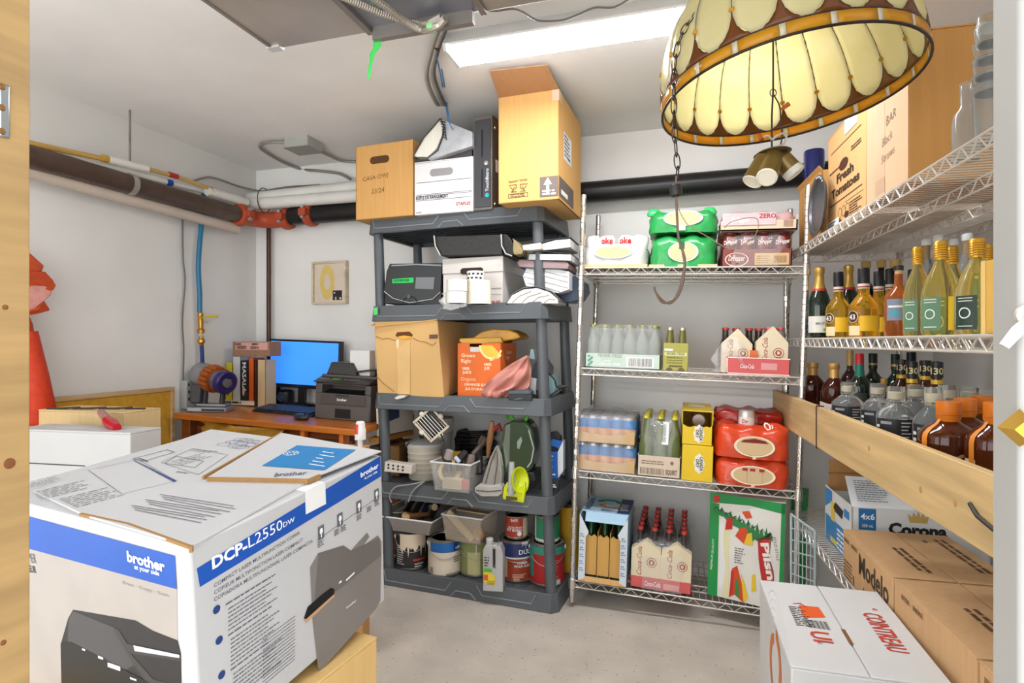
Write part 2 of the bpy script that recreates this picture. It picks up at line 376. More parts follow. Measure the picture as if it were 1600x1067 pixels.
# things lying on the sprinkler pipe: extension poles and rollers
xp = xl+.01
def polepart(name, parent, a, b, r, m, n=10): return obj(name, MB().tube(rel(parent, WX(*a, xp), WX(*b, xp)), r, n), m, parent)
ro = thing('roller_pole', 'bamboo extension pole with white roller sleeves and red band, lying on the sprinkler pipe', 'pole', WX(60, 228, xp))
polepart('pole', ro, (38, 222), (165, 249), .012, mat((200, 160, 84), .5, kind='woody'))
polepart('ferrule', ro, (160, 247), (168, 249), .018, mat((190, 150, 50), .4), 14)
polepart('roller_sleeve', ro, (168, 249), (230, 264), .018, pw, 14)
polepart('tip', ro, (228, 263), (264, 273), .011, mat((205, 168, 100), .5, kind='woody'))
polepart('grip_band', ro, (263, 272), (277, 276), .0135, mat((176, 40, 34), .5), 12)
polepart('shaft', ro, (276, 276), (332, 296), .011, mat((205, 168, 100), .5, kind='woody'))
ro2 = thing('pipe_insulation', 'long white foam tube with blue end, lying behind the bamboo pole on the sprinkler pipe', 'tube', WX(60, 250, xp-.03))
xp = xl-.03
polepart('foam_tube', ro2, (60, 236), (258, 284), .019, pw, 12); polepart('blue_end', ro2, (257, 284), (268, 286), .017, mat((30, 84, 180), .5), 12)
polepart('rod', ro2, (268, 287), (320, 299), .013, pw, 10)
xp = xl+.01
ro3 = thing('white_pipe', 'short white plastic pipe with rounded end beside the red coupling', 'pipe', WX(330, 300, xp))
polepart('tube', ro3, (332, 301), (384, 316), .026, pw, 14); polepart('socket', ro3, (324, 299), (334, 302), .024, mat((214, 210, 196), .5), 14)
# hanger: rod + strap
hg = thing('pipe_hanger', 'speckled threaded rod and steel strap holding the sprinkler pipe', 'hanger', WX(203, 262, xl))
obj('rod', MB().tube(rel(hg, WX(203, 262, xl), V((xl, WX(203, 262, xl).y, ZT))), .005, 8), mat((150, 140, 130), .5, .4, kind='rust'), hg)
q = WX(203, 285, xl)
obj('strap', MB().lathe([(.049, -.013), (.052, -.013), (.052, .013), (.049, .013)], 22, loc(*(V((xl, q.y, A.z+(B.z-A.z)*(q.y-A.y)/(B.y-A.y)))-hg.location)) @ rot(90, 'X')), mat((186, 180, 172), .35, .7), hg)
# blue hose with brass valve
hs = thing('air_hose', 'blue hose dropping down the left wall to a brass valve', 'hose', WX(314, 320, XL+.04))
xh = XL+.05
obj('hose', MB().tube(rel(hs, *spline([WX(318, 302, xh), WX(317, 330, xh), WX(312, 380, xh), WX(310, 420, xh), WX(312, 460, xh), WX(312, 488, xh)])), .0135, 10), mat((36, 112, 150), .4), hs)
vb = MB(); t0 = rel(hs, WX(313, 487, xh), WX(315, 540, xh)); T = dirT(t0[1], t0[0]); Lh = (t0[0]-t0[1]).length
vb.lathe([(.010, 0), (.012, .01), (.02, .02), (.02, .035), (.013, .04), (.013, .05)], 12, T); vb.lathe([(.02, Lh-.12), (.02, Lh-.1), (.013, Lh-.095), (.016, Lh-.06), (.014, Lh-.03), (.016, Lh-.025), (.016, Lh-.01), (.011, Lh)], 12, T)
br = obj('valve', vb, mat((190, 142, 60), .3, .8), hs)
obj('sight_glass', MB().lathe([(.012, .05), (.014, .055), (.014, Lh-.125), (.012, Lh-.12)], 12, T), mat((225, 220, 205), .15, trans=.7), hs)
q0, q1 = rel(hs, WX(316, 496, xh+.02), WX(340, 494, xh+.03)); obj('valve_lever', MB().tube([q0, (q0+q1)/2+V((0, 0, .004)), q1], [.004, .008, .008], 8), mat((215, 190, 40), .4), hs)
obj('lower_hose', MB().tube(rel(hs, WX(315, 538, xh), WX(316, 560, xh), WX(317, 590, xh)), .011, 8), mat((36, 60, 120), .4), hs)
tag(obj('wall_wire', MB().tube(spline([WX(285, 322, XL+.02), WX(286, 400, XL+.02), WX(289, 440, XL+.02), WX(285, 500, XL+.02), WX(287, 545, XL+.02), WX(286, 594, XL+.02)]), .0045, 6), mat((110, 104, 98), .5)), 'thin grey wire hanging down the left wall to the outlet box', 'wire')
ob = thing('outlet_box', 'grey wall outlet box with black socket beside the cork board', 'outlet', WX(290, 614, XL))
q = rel(ob, WX(280, 615, XL), WX(302, 615, XL)); z0, z1 = WX(288, 638, XL).z-ob.location.z, WX(288, 594, XL).z-ob.location.z
obj('box_body', MB().box(0, q[0].y, z0, .05, q[1].y, z1), mat((176, 178, 176), .5), ob, bevel=.004)
obj('plug', MB().lathe([(.026, 0), (.026, .03), (.02, .036), (0, .036)], 16, loc(.05, (q[0].y+q[1].y)/2+.02, (z0+z1)/2) @ rot(90, 'Y')), mat((26, 26, 28), .4), ob)
sl = MB()
for k in range(3): sl.box(.0502, q[0].y+.012, z1-.03-.04*k, .0515, q[0].y+.022, z1-.015-.04*k)
obj('slot', sl, mat((60, 60, 60), .5), ob)
# brown riser in the corner
tag(obj('riser_pipe', MB().tube([WY(420, 356, 3.05), V((WY(420, 356, 3.05).x, 3.05, .3))], .014, 10), mat((86, 62, 46), .45, .3, kind='worn')), 'slim brown pipe rising up the back wall behind the monitor', 'pipe')
# junction box and conduits on ceiling
jb = thing('junction_box', 'grey metal junction box fixed to the ceiling', 'junction box', WZ(478, 215, ZT))
q = WZ(480, 224, 2.27); hw = .115
obj('box_body', MB().cbox(rel(jb, WZ(474, 226, 2.285))[0], (.15, .13, .06)), mat((176, 178, 172), .45, .3), jb, bevel=.003)
obj('cover', MB().cbox(rel(jb, WZ(474, 226, 2.285))[0]-V((0, 0, .031)), (.156, .136, .004)), mat((150, 150, 144), .45, .3), jb)
cbl = MB(); obj('fitting', MB().tube(rel(jb, WZ(490, 232, 2.285), WZ(500, 236, 2.28)), .012, 10), mat((200, 196, 186), .4, .6), jb)
cg = mat((148, 142, 134), .45, .3)
tag(obj('conduit', MB().tube(spline([WZ(452, 223, 2.29), WZ(425, 222, 2.295), WZ(408, 226, 2.295), WZ(410, 234, 2.295), WZ(440, 252, 2.295), WZ(470, 264, 2.295), WY(500, 267, 3.06), WY(530, 271, 3.06), WY(548, 280, 3.06)]), .009, 8), cg), 'grey conduit looping left from the junction box to the back wall', 'conduit')
tag(obj('conduit', MB().tube(spline([WZ(498, 235, 2.285), WZ(515, 243, 2.295), WZ(535, 251, 2.295), WZ(570, 253, 2.295), WZ(600, 252, 2.295)]), .009, 8), cg), 'grey conduit running right from the junction box behind the brown box', 'conduit')
tag(obj('wall_cable', MB().tube(spline([WX(300, 284, XL+.02), WX(318, 278, XL+.02), WX(335, 278, XL+.02), WX(370, 290, XL+.02), WX(398, 297, XL+.02), WY(412, 298, YB-.02), WY(450, 292, YB-.02), WY(500, 289, YB-.02)]), .006, 6), cg), 'grey cable crossing the corner above the white insulated pipe', 'cable')
# picture on back wall
pc = thing('picture_frame', 'small pale framed picture of a faint yellow shape with a dark stamp', 'picture', WY(517, 475, YB))
a, b = rel(pc, WY(492, 476, YB), WY(545, 408, YB)); pw_ = b.x-a.x; ph = b.z-a.z
fm = MB(); t_ = .012
for (x0, z0, x1, z1) in ((a.x, a.z, b.x, a.z+t_), (a.x, b.z-t_, b.x, b.z), (a.x, a.z+t_, a.x+t_, b.z-t_), (b.x-t_, a.z+t_, b.x, b.z-t_)): fm.box(x0, -.035, z0, x1, -.001, z1)
obj('frame', fm, mat((226, 208, 180), .5, kind='wood'), pc)
Tp = frame((a.x+t_, -.02, a.z+t_), (1, 0, 0), (0, 0, 1)); iw, ih = pw_-2*t_, ph-2*t_
obj('print', quad(MB(), Tp, 0, 0, iw, ih, 0), mat((222, 206, 190), .6), pc)
obj('yellow_shape', ell(MB(), Tp, iw*.42, ih*.52, iw*.24, ih*.45, .001, inner=.45), mat((226, 196, 110), .6), pc)
st = MB(); quad(st, Tp, iw*.60, ih*.05, iw*.9, ih*.3, .0015); obj('stamp', st, mat((40, 34, 36), .6), pc)
st = MB(); quad(st, Tp, iw*.68, ih*.06, iw*.72, ih*.13, .002); quad(st, Tp, iw*.82, ih*.07, iw*.87, ih*.12, .002); quad(st, Tp, iw*.63, ih*.22, iw*.68, ih*.26, .002); obj('stamp_mark', st, mat((215, 205, 200), .6), pc)

# ================================================================ black plastic shelving unit
pO = V((-1.464, 2.542, 0)); pA = math.radians(-3.8); PWD, PDP = .914, .455
TZ = [.082, .508, .945, 1.378, 1.815]
def PL(u, v, z): return pO+V((u*math.cos(pA)-v*math.sin(pA)-.068*z/1.8, u*math.sin(pA)+v*math.cos(pA), z))
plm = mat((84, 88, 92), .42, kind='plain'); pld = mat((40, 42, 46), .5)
pu = thing('plastic_shelving', 'dark grey plastic five tier shelving unit against the back wall', 'shelving', pO, pA)
def skew(z): return -.068*z/1.8
def rrect(x0, y0, x1, y1, c): return [(x0+c, y0), (x1-c, y0), (x1, y0+c), (x1, y1-c), (x1-c, y1), (x0+c, y1), (x0, y1-c), (x0, y0+c)]
for i, zt in enumerate(TZ):
    hh = .078 if i else .082; T = loc(skew(zt), 0, 0); mb = MB()
    o_, i_ = rrect(0, 0, PWD, PDP, .025), rrect(.012, .012, PWD-.012, PDP-.012, .022); ob_ = rrect(-.008, -.010, PWD+.008, PDP+.008, .03)
    n = 8; vs = [(x, y, zt-hh) for x, y in ob_]+[(x, y, zt) for x, y in o_]+[(x, y, zt) for x, y in i_]+[(x, y, zt-.014) for x, y in i_]+[(x, y, zt-hh) for x, y in i_]+[(x, y, zt-.03) for x, y in i_]
    fs = []
    for k in range(n):
        k2 = (k+1) % n
        fs += [(k, k2, n+k2, n+k), (n+k, n+k2, 2*n+k2, 2*n+k), (2*n+k, 2*n+k2, 3*n+k2, 3*n+k), (4*n+k2, 4*n+k, 5*n+k, 5*n+k2), (k2, k, 4*n+k, 4*n+k2)]
    fs += [tuple(3*n+k for k in range(n)), tuple(5*n+k for k in range(n-1, -1, -1))]
    mb.add(vs, fs, T); sh = obj('shelf_tier', mb, plm, pu, bevel=.003)
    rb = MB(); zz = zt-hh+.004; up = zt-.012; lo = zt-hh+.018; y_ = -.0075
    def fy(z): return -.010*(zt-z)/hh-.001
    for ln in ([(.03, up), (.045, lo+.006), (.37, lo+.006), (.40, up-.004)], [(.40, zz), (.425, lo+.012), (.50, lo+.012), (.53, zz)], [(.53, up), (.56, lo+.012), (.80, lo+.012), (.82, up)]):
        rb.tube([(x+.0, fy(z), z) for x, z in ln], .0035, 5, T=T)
    obj('rib', rb, mat((128, 130, 134), .4), sh)  # same plastic in a lighter grey: edge highlights put into the colour
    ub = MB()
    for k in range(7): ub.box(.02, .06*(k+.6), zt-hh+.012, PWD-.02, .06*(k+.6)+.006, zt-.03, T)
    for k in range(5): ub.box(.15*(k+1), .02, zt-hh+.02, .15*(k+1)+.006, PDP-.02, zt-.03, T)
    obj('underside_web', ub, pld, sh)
    sl = MB()
    for k in range(12):
        for j in range(3): sl.box(.09+k*.063, .06+j*.12, zt-.0145, .125+k*.063, .14+j*.12, zt-.0125, T)
    obj('deck_pad', sl, mat((70, 74, 78), .5), sh)
for i in range(4):
    z0, z1 = TZ[i]-.02, TZ[i+1]-.07
    for u, v in ((.035, .035), (PWD-.035, .035), (.035, PDP-.035), (PWD-.035, PDP-.035)):
        obj('post', MB().tube([(u+skew(z0), v, z0), (u+skew(z0)*.5+skew(z1)*.5, v, (z0+z1)/2), (u+skew(z1), v, z1)], [.026, .025, .024], 16), plm, pu)

# ================================================================ chrome wire shelving
chrome = mat((214, 209, 202), .24, .9); wirem = mat((224, 219, 212), .34, .55)
def wire_shelf(parent, wd, dp, z, wire=.026, th=.032):
    mb = MB(); r = .0032
    for zz in (z-r, z-th):
        mb.tube([(0, 0, zz), (wd, 0, zz), (wd, dp, zz), (0, dp, zz)], r, 6, closed=True)
    def zig(a, b):
        a, b = V(a), V(b); n = max(4, int((b-a).length/.032)); n += n % 2
        return [a.lerp(b, k/n)+V((0, 0, -r if k % 2 == 0 else -th)) for k in range(n+1)]
    for a, b in (((0, 0), (wd, 0)), ((0, dp), (wd, dp)), ((0, 0), (0, dp)), ((wd, 0), (wd, dp))): mb.tube(zig((*a, z), (*b, z)), .0022, 5)
    o = obj('wire_shelf', mb, wirem, parent)
    d = MB(); n = int(wd/wire)
    for k in range(1, n): d.tube([(wd*k/n, 0, z-.002), (wd*k/n, dp, z-.002)], .0017, 4)
    obj('deck_wires', d, wirem, o, stuff=True)
    t = MB()
    for f in (.33, .67):
        t.tube([(0, dp*f, z-.006), (wd, dp*f, z-.006)], r, 5); t.tube([(0, dp*f, z-th), (wd, dp*f, z-th)], r, 5); t.tube(zig((0, dp*f, z), (wd, dp*f, z)), .002, 4)
    obj('deck_truss', t, wirem, o)
    c = MB().lathe([(.0135, -.04), (.0175, -.038), (.0155, .006), (.0135, .008)], 14); k = None
    for u, v in ((0, 0), (wd, 0), (0, dp), (wd, dp)):
        if k is None: q = k = obj('post_collar', c, chrome, o)
        else: q = k.copy(); COL.objects.link(q)
        q.location = (u, v, z)
    return o
def wire_post(parent, u, v, h):
    p = [(.006, 0), (.011, .004), (.011, .03), (.0127, .032)]; z = .06
    while z < h-.03: p += [(.0127, z), (.0118, z+.0015), (.0118, z+.0025), (.0127, z+.004)]; z += .0254
    p += [(.0127, h-.006), (.011, h), (0, h)]
    obj('post', MB().lathe(p, 12, loc(u, v, 0)), chrome, parent)
mO = V((-.504, 2.57, .02)); mR = math.radians(1.75); MWD, MDP = .914, .44
MZ = [.105, .602, 1.065, 1.515]
mu = thing('wire_shelving', 'chrome four tier wire shelving rack full of soft drinks', 'shelving', mO, eul=(0, mR, 0))
MM = Matrix.Translation(mO) @ Euler((0, mR, 0)).to_matrix().to_4x4()
def MT(u, v, z): return MM @ V((u, v, z))
for z in MZ: wire_shelf(mu, MWD, MDP, z)
for u in (0, MWD):
    for v in (0, MDP): wire_post(mu, u, v, 1.84)
rO = V((.428, 2.88, 0)); rA = math.atan2(-.998, .063); RWD, RDP = 1.83, .457
RZ = [.45, .864, 1.214, 1.592]
ru = thing('wire_shelving', 'long chrome wire shelving rack along the right wall holding liquor bottles', 'shelving', rO, rA)
RM = Matrix.Translation(rO) @ Matrix.Rotation(rA, 4, 'Z')
def RT(u, v, z): return RM @ V((u, v, z))
for z in RZ: wire_shelf(ru, RWD, RDP, z, .022, .034)
for u in (0, RWD):
    for v in (0, RDP): wire_post(ru, u, v, 1.62)
# plank along the front of the bottle shelf
pk = thing('plank', 'pale pine board tied along the front of the lower bottle shelf', 'board', RT(-.1, -.018, .83), rA)
obj('board', MB().box(-.0, -.020, 0, 1.85, 0, .142), mat((208, 176, 124), .55, kind='woodx'), pk, bevel=.002)
def upx(px, v=-.03):   # u on the right rack whose front plane falls on px
    lo, hi = -.2, 2.2
    for _ in range(40):
        m = (lo+hi)/2; q = RT(m, v, 1); 
        a = math.atan2(q.x, q.y)+YAW
        if CX+F*math.tan(a) < px: lo = m
        else: hi = m
    return lo
tie = MB()
for px in (1280,): u = upx(px)+.1; tie.box(u-.004, -.0225, -.004, u+.004, .002, .146)
obj('tie_strap', tie, mat((70, 50, 34), .6), pk)
u = upx(1540)+.1; obj('tie_wire', MB().tube([(u-.03, -.022, .075), (u, -.024, .06), (u+.05, -.022, .05)], .004, 6), mat((40, 34, 28), .6), pk)
for px, z in ((1363, .085), (1500, .06), (1445, .05)): obj('knot', MB().lathe([(.008, 0), (.005, .0005), (0, .0006)], 14, loc(upx(px)+.1, -.0201, z) @ rot(90, 'X')), mat((180, 138, 86), .6), pk)
def puv(t, T, px, py):
    Mw = t.matrix_basis @ T; o = Mw.translation; U = Mw.col[0].xyz; Vv = Mw.col[1].xyz; N = Mw.col[2].xyz
    c = V((0, 0, H)); d = W(px, py, 1)-c; k = (o-c).dot(N)/d.dot(N); q = c+d*k-o
    return q.dot(U), q.dot(Vv)
def pquad(mb, t, T, pts, z=.0008): return poly(mb, T, [puv(t, T, *p) for p in pts], z)
# ================================================================ big printer carton in front
bw_, bd_, bh_ = .531, .587, .384
BM = loc(-.788, .755, .861) @ rot(84.2, 'Z') @ rot(2.7, 'X') @ rot(-5.9, 'Y') @ loc(bw_/2, bd_/2, -bh_)
bx = thing('printer_carton', 'large white and blue printer carton with torn top flaps, nearest box on the left', 'box', M4=BM)
white = mat((186, 186, 188), .55, kind='paint'); blue = mat((18, 78, 168), .4); kraft = mat((150, 112, 66), .8, kind='card'); blk = mat(INK, .45); whp = mat((238, 240, 244), .5)
obj('box_body', MB().box(-bw_/2, -bd_/2, 0, bw_/2, bd_/2, bh_), white, bx, bevel=.004)
Tf, Tl, Tt = FACE(bw_, bd_, bh_, 'f'), FACE(bw_, bd_, bh_, 'l'), FACE(bw_, bd_, bh_, 't')
tt = Tt @ loc(0, 0, 0)
def plate(name, pts, z0, z1, lift=0):
    q = [puv(bx, Tt, *p) for p in pts]; return obj(name, MB().prism(q, z0, z1, Tt), white, bx, bevel=.0008)
fa = plate('top_flap', [(132, 808), (299, 857), (476, 758), (327, 754), (430, 686), (330, 673), (52, 770)], .0005, .005)
fb = plate('top_flap', [(325, 754), (482, 757), (596, 712), (440, 683)], .009, .013)
def edge(par, pts, z0, z1, wd=.0025):
    q = [V((*puv(bx, Tt, *p), 0)) for p in pts]; mb = MB()
    for a, b in zip(q, q[1:]):
        d = (b-a).normalized(); n = V((-d.y, d.x, 0))*wd; mb.hexa([p+V((0, 0, z)) for z in (z0, z1) for p in (a-n, b-n, b+n, a+n)], Tt)
    return obj('corrugated_edge', mb, kraft, par, smooth=0)
edge(fa, [(126, 806), (200, 822), (299, 858)], .0002, .0055); edge(fa, [(300, 857), (298, 860)], -.004, .006)
edge(fb, [(318, 753), (440, 682)], .0035, .0132); edge(fb, [(325, 755), (482, 758), (500, 750)], .0035, .0135)
# prints on the top (measured in the plane of the flaps)
def on(T, z): return T @ loc(0, 0, z)
m1 = MB(); T2 = on(Tt, .0133); pquad(m1, bx, T2, [(409, 728), (507, 735), (556, 703), (464, 696)]); obj('blue_label', m1, mat((28, 118, 178), .5), fb)
m1 = MB(); 
for i in range(5):
    a = puv(bx, T2, 482+9*i*.6, 726-4.8*i); quad(m1, T2, a[0], a[1], a[0]+.004, a[1]-.045+.012*(i % 3), .0016)
c_ = puv(bx, T2, 455, 709)
for k in range(9): ell(m1, T2, c_[0]+.013*math.cos(k*.7), c_[1]+.013*math.sin(k*.7), .006, .006, .0016, 12, inner=.75)
obj('label_print', m1, whp, fb)
def wpx(par, T, m, s, p0, p1, hpx, **k):   # text from pixel p0 to p1, hpx = point above p0 giving cap height
    a, b, c = [V((*puv(bx, T, *p), 0)) for p in (p0, p1, hpx)]; ang = math.degrees(math.atan2((b-a).y, (b-a).x)); hh = abs((c-a).dot(V((-(b-a).y, (b-a).x, 0)).normalized()))
    return write(par, T, m, [(s, a.x, a.y, hh, dict(wid=(b-a).length, rot90=ang, **k))])
bluei = mat((30, 60, 120), .5); grey = mat((96, 98, 104), .6); greyl = mat((150, 150, 152), .6)
wpx(fb, T2, mat((70, 80, 100), .6), 'brother', (428, 745), (478, 742), (431, 739))
T3 = on(Tt, .0052); m1 = MB()
def outline(pts, wd=.0012):
    q = [V((*puv(bx, T3, *p), 0)) for p in pts]; q.append(q[0])
    for a, b in zip(q, q[1:]):
        d = (b-a).normalized(); n = V((-d.y, d.x, 0))*wd; poly(m1, T3, [(p.x, p.y) for p in (a-n, b-n, b+n, a+n)], .0011)
outline([(208, 717), (261, 703), (272, 707), (224, 721)]); outline([(226, 719), (232, 722), (216, 716)]); outline([(252, 723), (300, 701), (356, 711), (310, 742)], .0007); outline([(258, 724), (275, 713), (318, 721), (304, 731)], .0009)
outline([(138, 735), (215, 718), (276, 752), (190, 772)], .0006)
for (p0, p1, p2, n) in (((52, 770), (132, 751), (62, 781), 6), ((92, 781), (168, 762), (118, 793), 7), ((48, 753), (92, 742), (48, 762), 5), ((268, 722), (318, 708), (282, 727), 4), ((300, 702), (340, 706), (296, 704), 2)):
    a, b, c = [V((*puv(bx, T3, *p), 0)) for p in (p0, p1, p2)]; d = (b-a).normalized(); n_ = V((-d.y, d.x, 0))*.0013
    for i in range(n):
        s0 = a.lerp(c, i/(n-1)); Ls = (b-a).length*(1-.2*((i*5) % 3)/2); x = 0
        while x < Ls:
            l = min(.006+.012*rnd.random(), Ls-x); e0, e1 = s0+d*x, s0+d*(x+l); poly(m1, T3, [(q.x, q.y) for q in (e0-n_, e1-n_, e1+n_, e0+n_)], .0011); x += l+.003
for j, p in enumerate(((240, 790), (262, 781), (285, 773))):
    for i in range(3):
        a = puv(bx, T3, p[0]+i*3-35, p[1]+i*3.5); b = puv(bx, T3, p[0]+80+i*3-12*(i == 2), p[1]+18+i*4.6); d = (V((*b, 0))-V((*a, 0))).normalized(); n = V((-d.y, d.x, 0))*.0011
        poly(m1, T3, [(a[0]-n.x, a[1]-n.y), (b[0]-n.x, b[1]-n.y), (b[0]+n.x, b[1]+n.y), (a[0]+n.x, a[1]+n.y)], .0011)
obj('fine_print', m1, grey, fa, smooth=0)
m1 = MB(); pquad(m1, bx, T3, [(207, 719), (211, 720), (276, 752), (272, 753.5)], .0012); obj('blue_rule', m1, bluei, fa)
wpx(fa, T3, grey, 'brother', (274, 738), (292, 741), (275.5, 735))
m1 = MB(); c_ = puv(bx, T3, 378, 693)
for k in range(14): ell(m1, T3, c_[0]+.03*math.sin(k*2.1), c_[1]+.035*math.cos(k*1.3), .014, .02, .0011, 14, inner=.9)
obj('sketch', m1, mat((120, 124, 150), .6), fa)
# text face
m1 = MB(); pquad(m1, bx, Tf, [(307, 888), (594, 712), (595, 744), (312, 917)]); obj('blue_band', m1, blue, bx)
wpx(bx, on(Tf, .0004), whp, 'DCP-', (331, 889), (386, 859), (331, 870), bold=.035)
wpx(bx, on(Tf, .0004), whp, 'L2550', (388, 856), (441, 826), (388, 838), bold=.0)
wpx(bx, on(Tf, .0004), whp, 'DW', (442, 824), (460, 814), (442, 816), bold=.01)
wpx(bx, on(Tf, .0004), whp, 'brother', (563, 746), (591, 730), (563, 738), bold=.03); wpx(bx, on(Tf, .0004), whp, 'at your side', (569, 749), (589, 738), (569, 745), bold=.015)
for i, s in enumerate(('COMPACT LASER MULTIFUNCTION COPIER', 'COPIEUR MULTIFONCTION LASER COMPACT', 'COPIADORA MULTIFUNCIONAL LASER COMPACTA')):
    wpx(bx, Tf, grey, s, (334, 918+i*11), ((468, 834), (473, 845), (488, 847))[i], (334, 911.5+i*11), bold=.004)
m1 = MB(); m2 = MB()
for j, (x0, y0, n) in enumerate(((352, 948, 7), (356, 996, 8), (360, 1050, 8))):
    c_ = puv(bx, Tf, x0-14, y0+4); ell(m1, Tf, *c_, .0075, .0075, .001, 16)
    for i in range(n):
        a = puv(bx, Tf, x0+(4 if i else 0), y0-2+i*6.6); Lx = .115*(1-.25*((i*7+j) % 3)/2); hh = .0022 if i else .003
        bars(m2, Tf, a[0], a[1], Lx, 1, hh, 0, 0, seed=j*10+i)
obj('round_mark', m1, bluei, bx); 
for j in range(14):
    a = puv(bx, Tf, 410, 1000+j*5.5); bars(m2, Tf, a[0], a[1], .085, 1, .0016, 0, 0, seed=60+j)
for j, s in enumerate((500, 530, 560, 588)):
    a = puv(bx, Tf, s-4, 824-(s-500)*.66); quad(m2, Tf, a[0], a[1]-.03, a[0]+.019, a[1], .001)
a, b = puv(bx, Tf, 494, 845), puv(bx, Tf, 594, 774); poly(m2, Tf, [a, b, (b[0], b[1]+.0012), (a[0], a[1]+.0012)], .001)
for s, yy in ((496, 852), (522, 834), (532, 828), (557, 810), (573, 797), (585, 788)):
    a = puv(bx, Tf, s, yy); bars(m2, Tf, a[0], a[1]+.004, .018, 3, .0028, .002, .1, seed=s)
obj('fine_print', m2, grey, bx, smooth=0)
for s in (500, 530, 560, 588):
    m1 = MB(); a = puv(bx, Tf, s-4, 824-(s-500)*.66); ell(m1, Tf, a[0]+.0095, a[1]-.012, .005, .007, .0016, 10); quad(m1, Tf, a[0]+.008, a[1]-.026, a[0]+.011, a[1]-.012, .0016); obj('icon', m1, whp, bx)
m1 = MB(); pquad(m1, bx, Tf, [(484, 886), (497, 864), (536, 852), (548, 860), (573, 832), (577, 838), (567, 853), (590, 836), (596, 846), (594, 938), (588, 950), (500, 1049), (496, 1040), (488, 970)], .0008); obj('printer_picture', m1, mat((124, 118, 114), .5), bx)
m1 = MB()
for a in ([(497, 864), (536, 852), (548, 860), (592, 840), (595, 868), (490, 952)],): pquad(m1, bx, Tf, a, .0011)
obj('picture_shade', m1, mat((104, 98, 95), .5), bx)
m1 = MB(); pquad(m1, bx, Tf, [(540, 905), (553, 893), (553, 896), (540, 908)], .0015); pquad(m1, bx, Tf, [(529, 909), (533, 906), (533, 909), (529, 912)], .0015); obj('picture_highlight', m1, whp, bx)
wpx(bx, on(Tf, .0006), whp, 'brother', (541, 951), (556, 939), (541, 947))
m1 = MB(); pquad(m1, bx, Tf, [(474, 966), (480, 948), (500, 930), (516, 918), (522, 920), (521, 928), (500, 950), (482, 968)], .0016); obj('hand_hole', m1, mat((10, 8, 8), .9), bx)  # flat black shape, nothing cut; the recess's shade is put into the colour
m1 = MB(); pquad(m1, bx, Tf, [(475, 969), (521, 928), (522, 931), (478, 973)], .0018); obj('hole_edge', m1, mat((190, 150, 110), .8), bx)
tp = MB(); u0, u1 = puv(bx, Tf, 477, 800), puv(bx, Tf, 508, 777); v1 = puv(bx, Tf, 478, 803)[1]
tp.box(u0[0], v1, .0012, u1[0], bh_+.001, .0018, Tf); tp.box(u0[0], bh_+.0005, -.05, u1[0], bh_+.0013, .0018, Tf); obj('packing_tape', tp, mat((226, 226, 226), .3), bx)
# picture face (left as seen)
m1 = MB(); pquad(m1, bx, Tl, [(-15, 838), (277, 920), (279, 1100), (-15, 1100)], .0005); obj('printed_panel', m1, mat((166, 157, 150), .5), bx)
m1 = MB(); pquad(m1, bx, Tl, [(-15, 790), (274, 868), (277, 920), (-15, 840)], .0012); obj('blue_band', m1, blue, bx)
wpx(bx, on(Tl, .0008), whp, 'brother', (200, 876), (259, 893), (200, 860), bold=.035); wpx(bx, on(Tl, .0008), whp, 'at your side', (211, 888), (250, 899), (211, 881), bold=.02)
wpx(bx, Tl, mat((140, 134, 130), .6), 'Print · Copy · Scan', (193, 912), (264, 932), (193, 907), bold=0)
wpx(bx, Tl, grey, 'MULTIFUNCTION COPIER', (-16, 866), (58, 880), (-16, 852), bold=0); wpx(bx, Tl, mat((60, 58, 58), .5), 'MULTIFONCTION COPIEUR', (-16, 882), (58, 895), (-16, 872), bold=.02)
for nm, c, zz, ply in (('printer_picture', (38, 36, 38), .0009, [(107, 966), (115, 952), (213, 969), (240, 985), (278, 1000), (283, 1020), (285, 1110), (100, 1110), (96, 1005)]),
                       ('picture_lid', (70, 68, 70), .0012, [(108, 968), (116, 954), (180, 980), (200, 1010), (215, 1036), (192, 1048), (107, 1005)]),
                       ('picture_tray', (58, 56, 56), .0014, [(178, 982), (186, 982), (200, 1005), (282, 1022), (284, 1032), (205, 1020), (240, 1060), (284, 1072), (285, 1085), (230, 1066), (205, 1030)]),
                       ('picture_panel', (22, 22, 24), .0016, [(96, 1004), (112, 1002), (235, 1066), (245, 1110), (98, 1110)]),
                       ('picture_highlight', (196, 196, 200), .002, [(210, 1007), (282, 1022), (282, 1027), (212, 1016)])):
    m1 = MB(); pquad(m1, bx, Tl, ply, zz); obj(nm, m1, mat(c, .35), bx)
m1 = MB()
for (x, y, wd_, h_) in ((170, 1037, 20, 7), (155, 1025, 8, 4), (130, 1013, 5, 3), (205, 1058, 10, 3)): pquad(m1, bx, Tl, [(x, y-h_/2), (x+wd_, y+wd_*.35-h_/2), (x+wd_, y+wd_*.35+h_/2), (x, y+h_/2)], .0022)
obj('picture_button', m1, mat((206, 210, 204), .4), bx)
# kraft carton below it
q = W(589, 950, 1.41); a = math.radians(84); 
carton('cardboard_box', 'plain tan cardboard box on the floor under the printer carton', (q.x-.26*math.cos(a)-.27*math.sin(a), q.y-.26*math.sin(a)+.27*math.cos(a), 0), a, .52, .54, .478, (214, 178, 116))
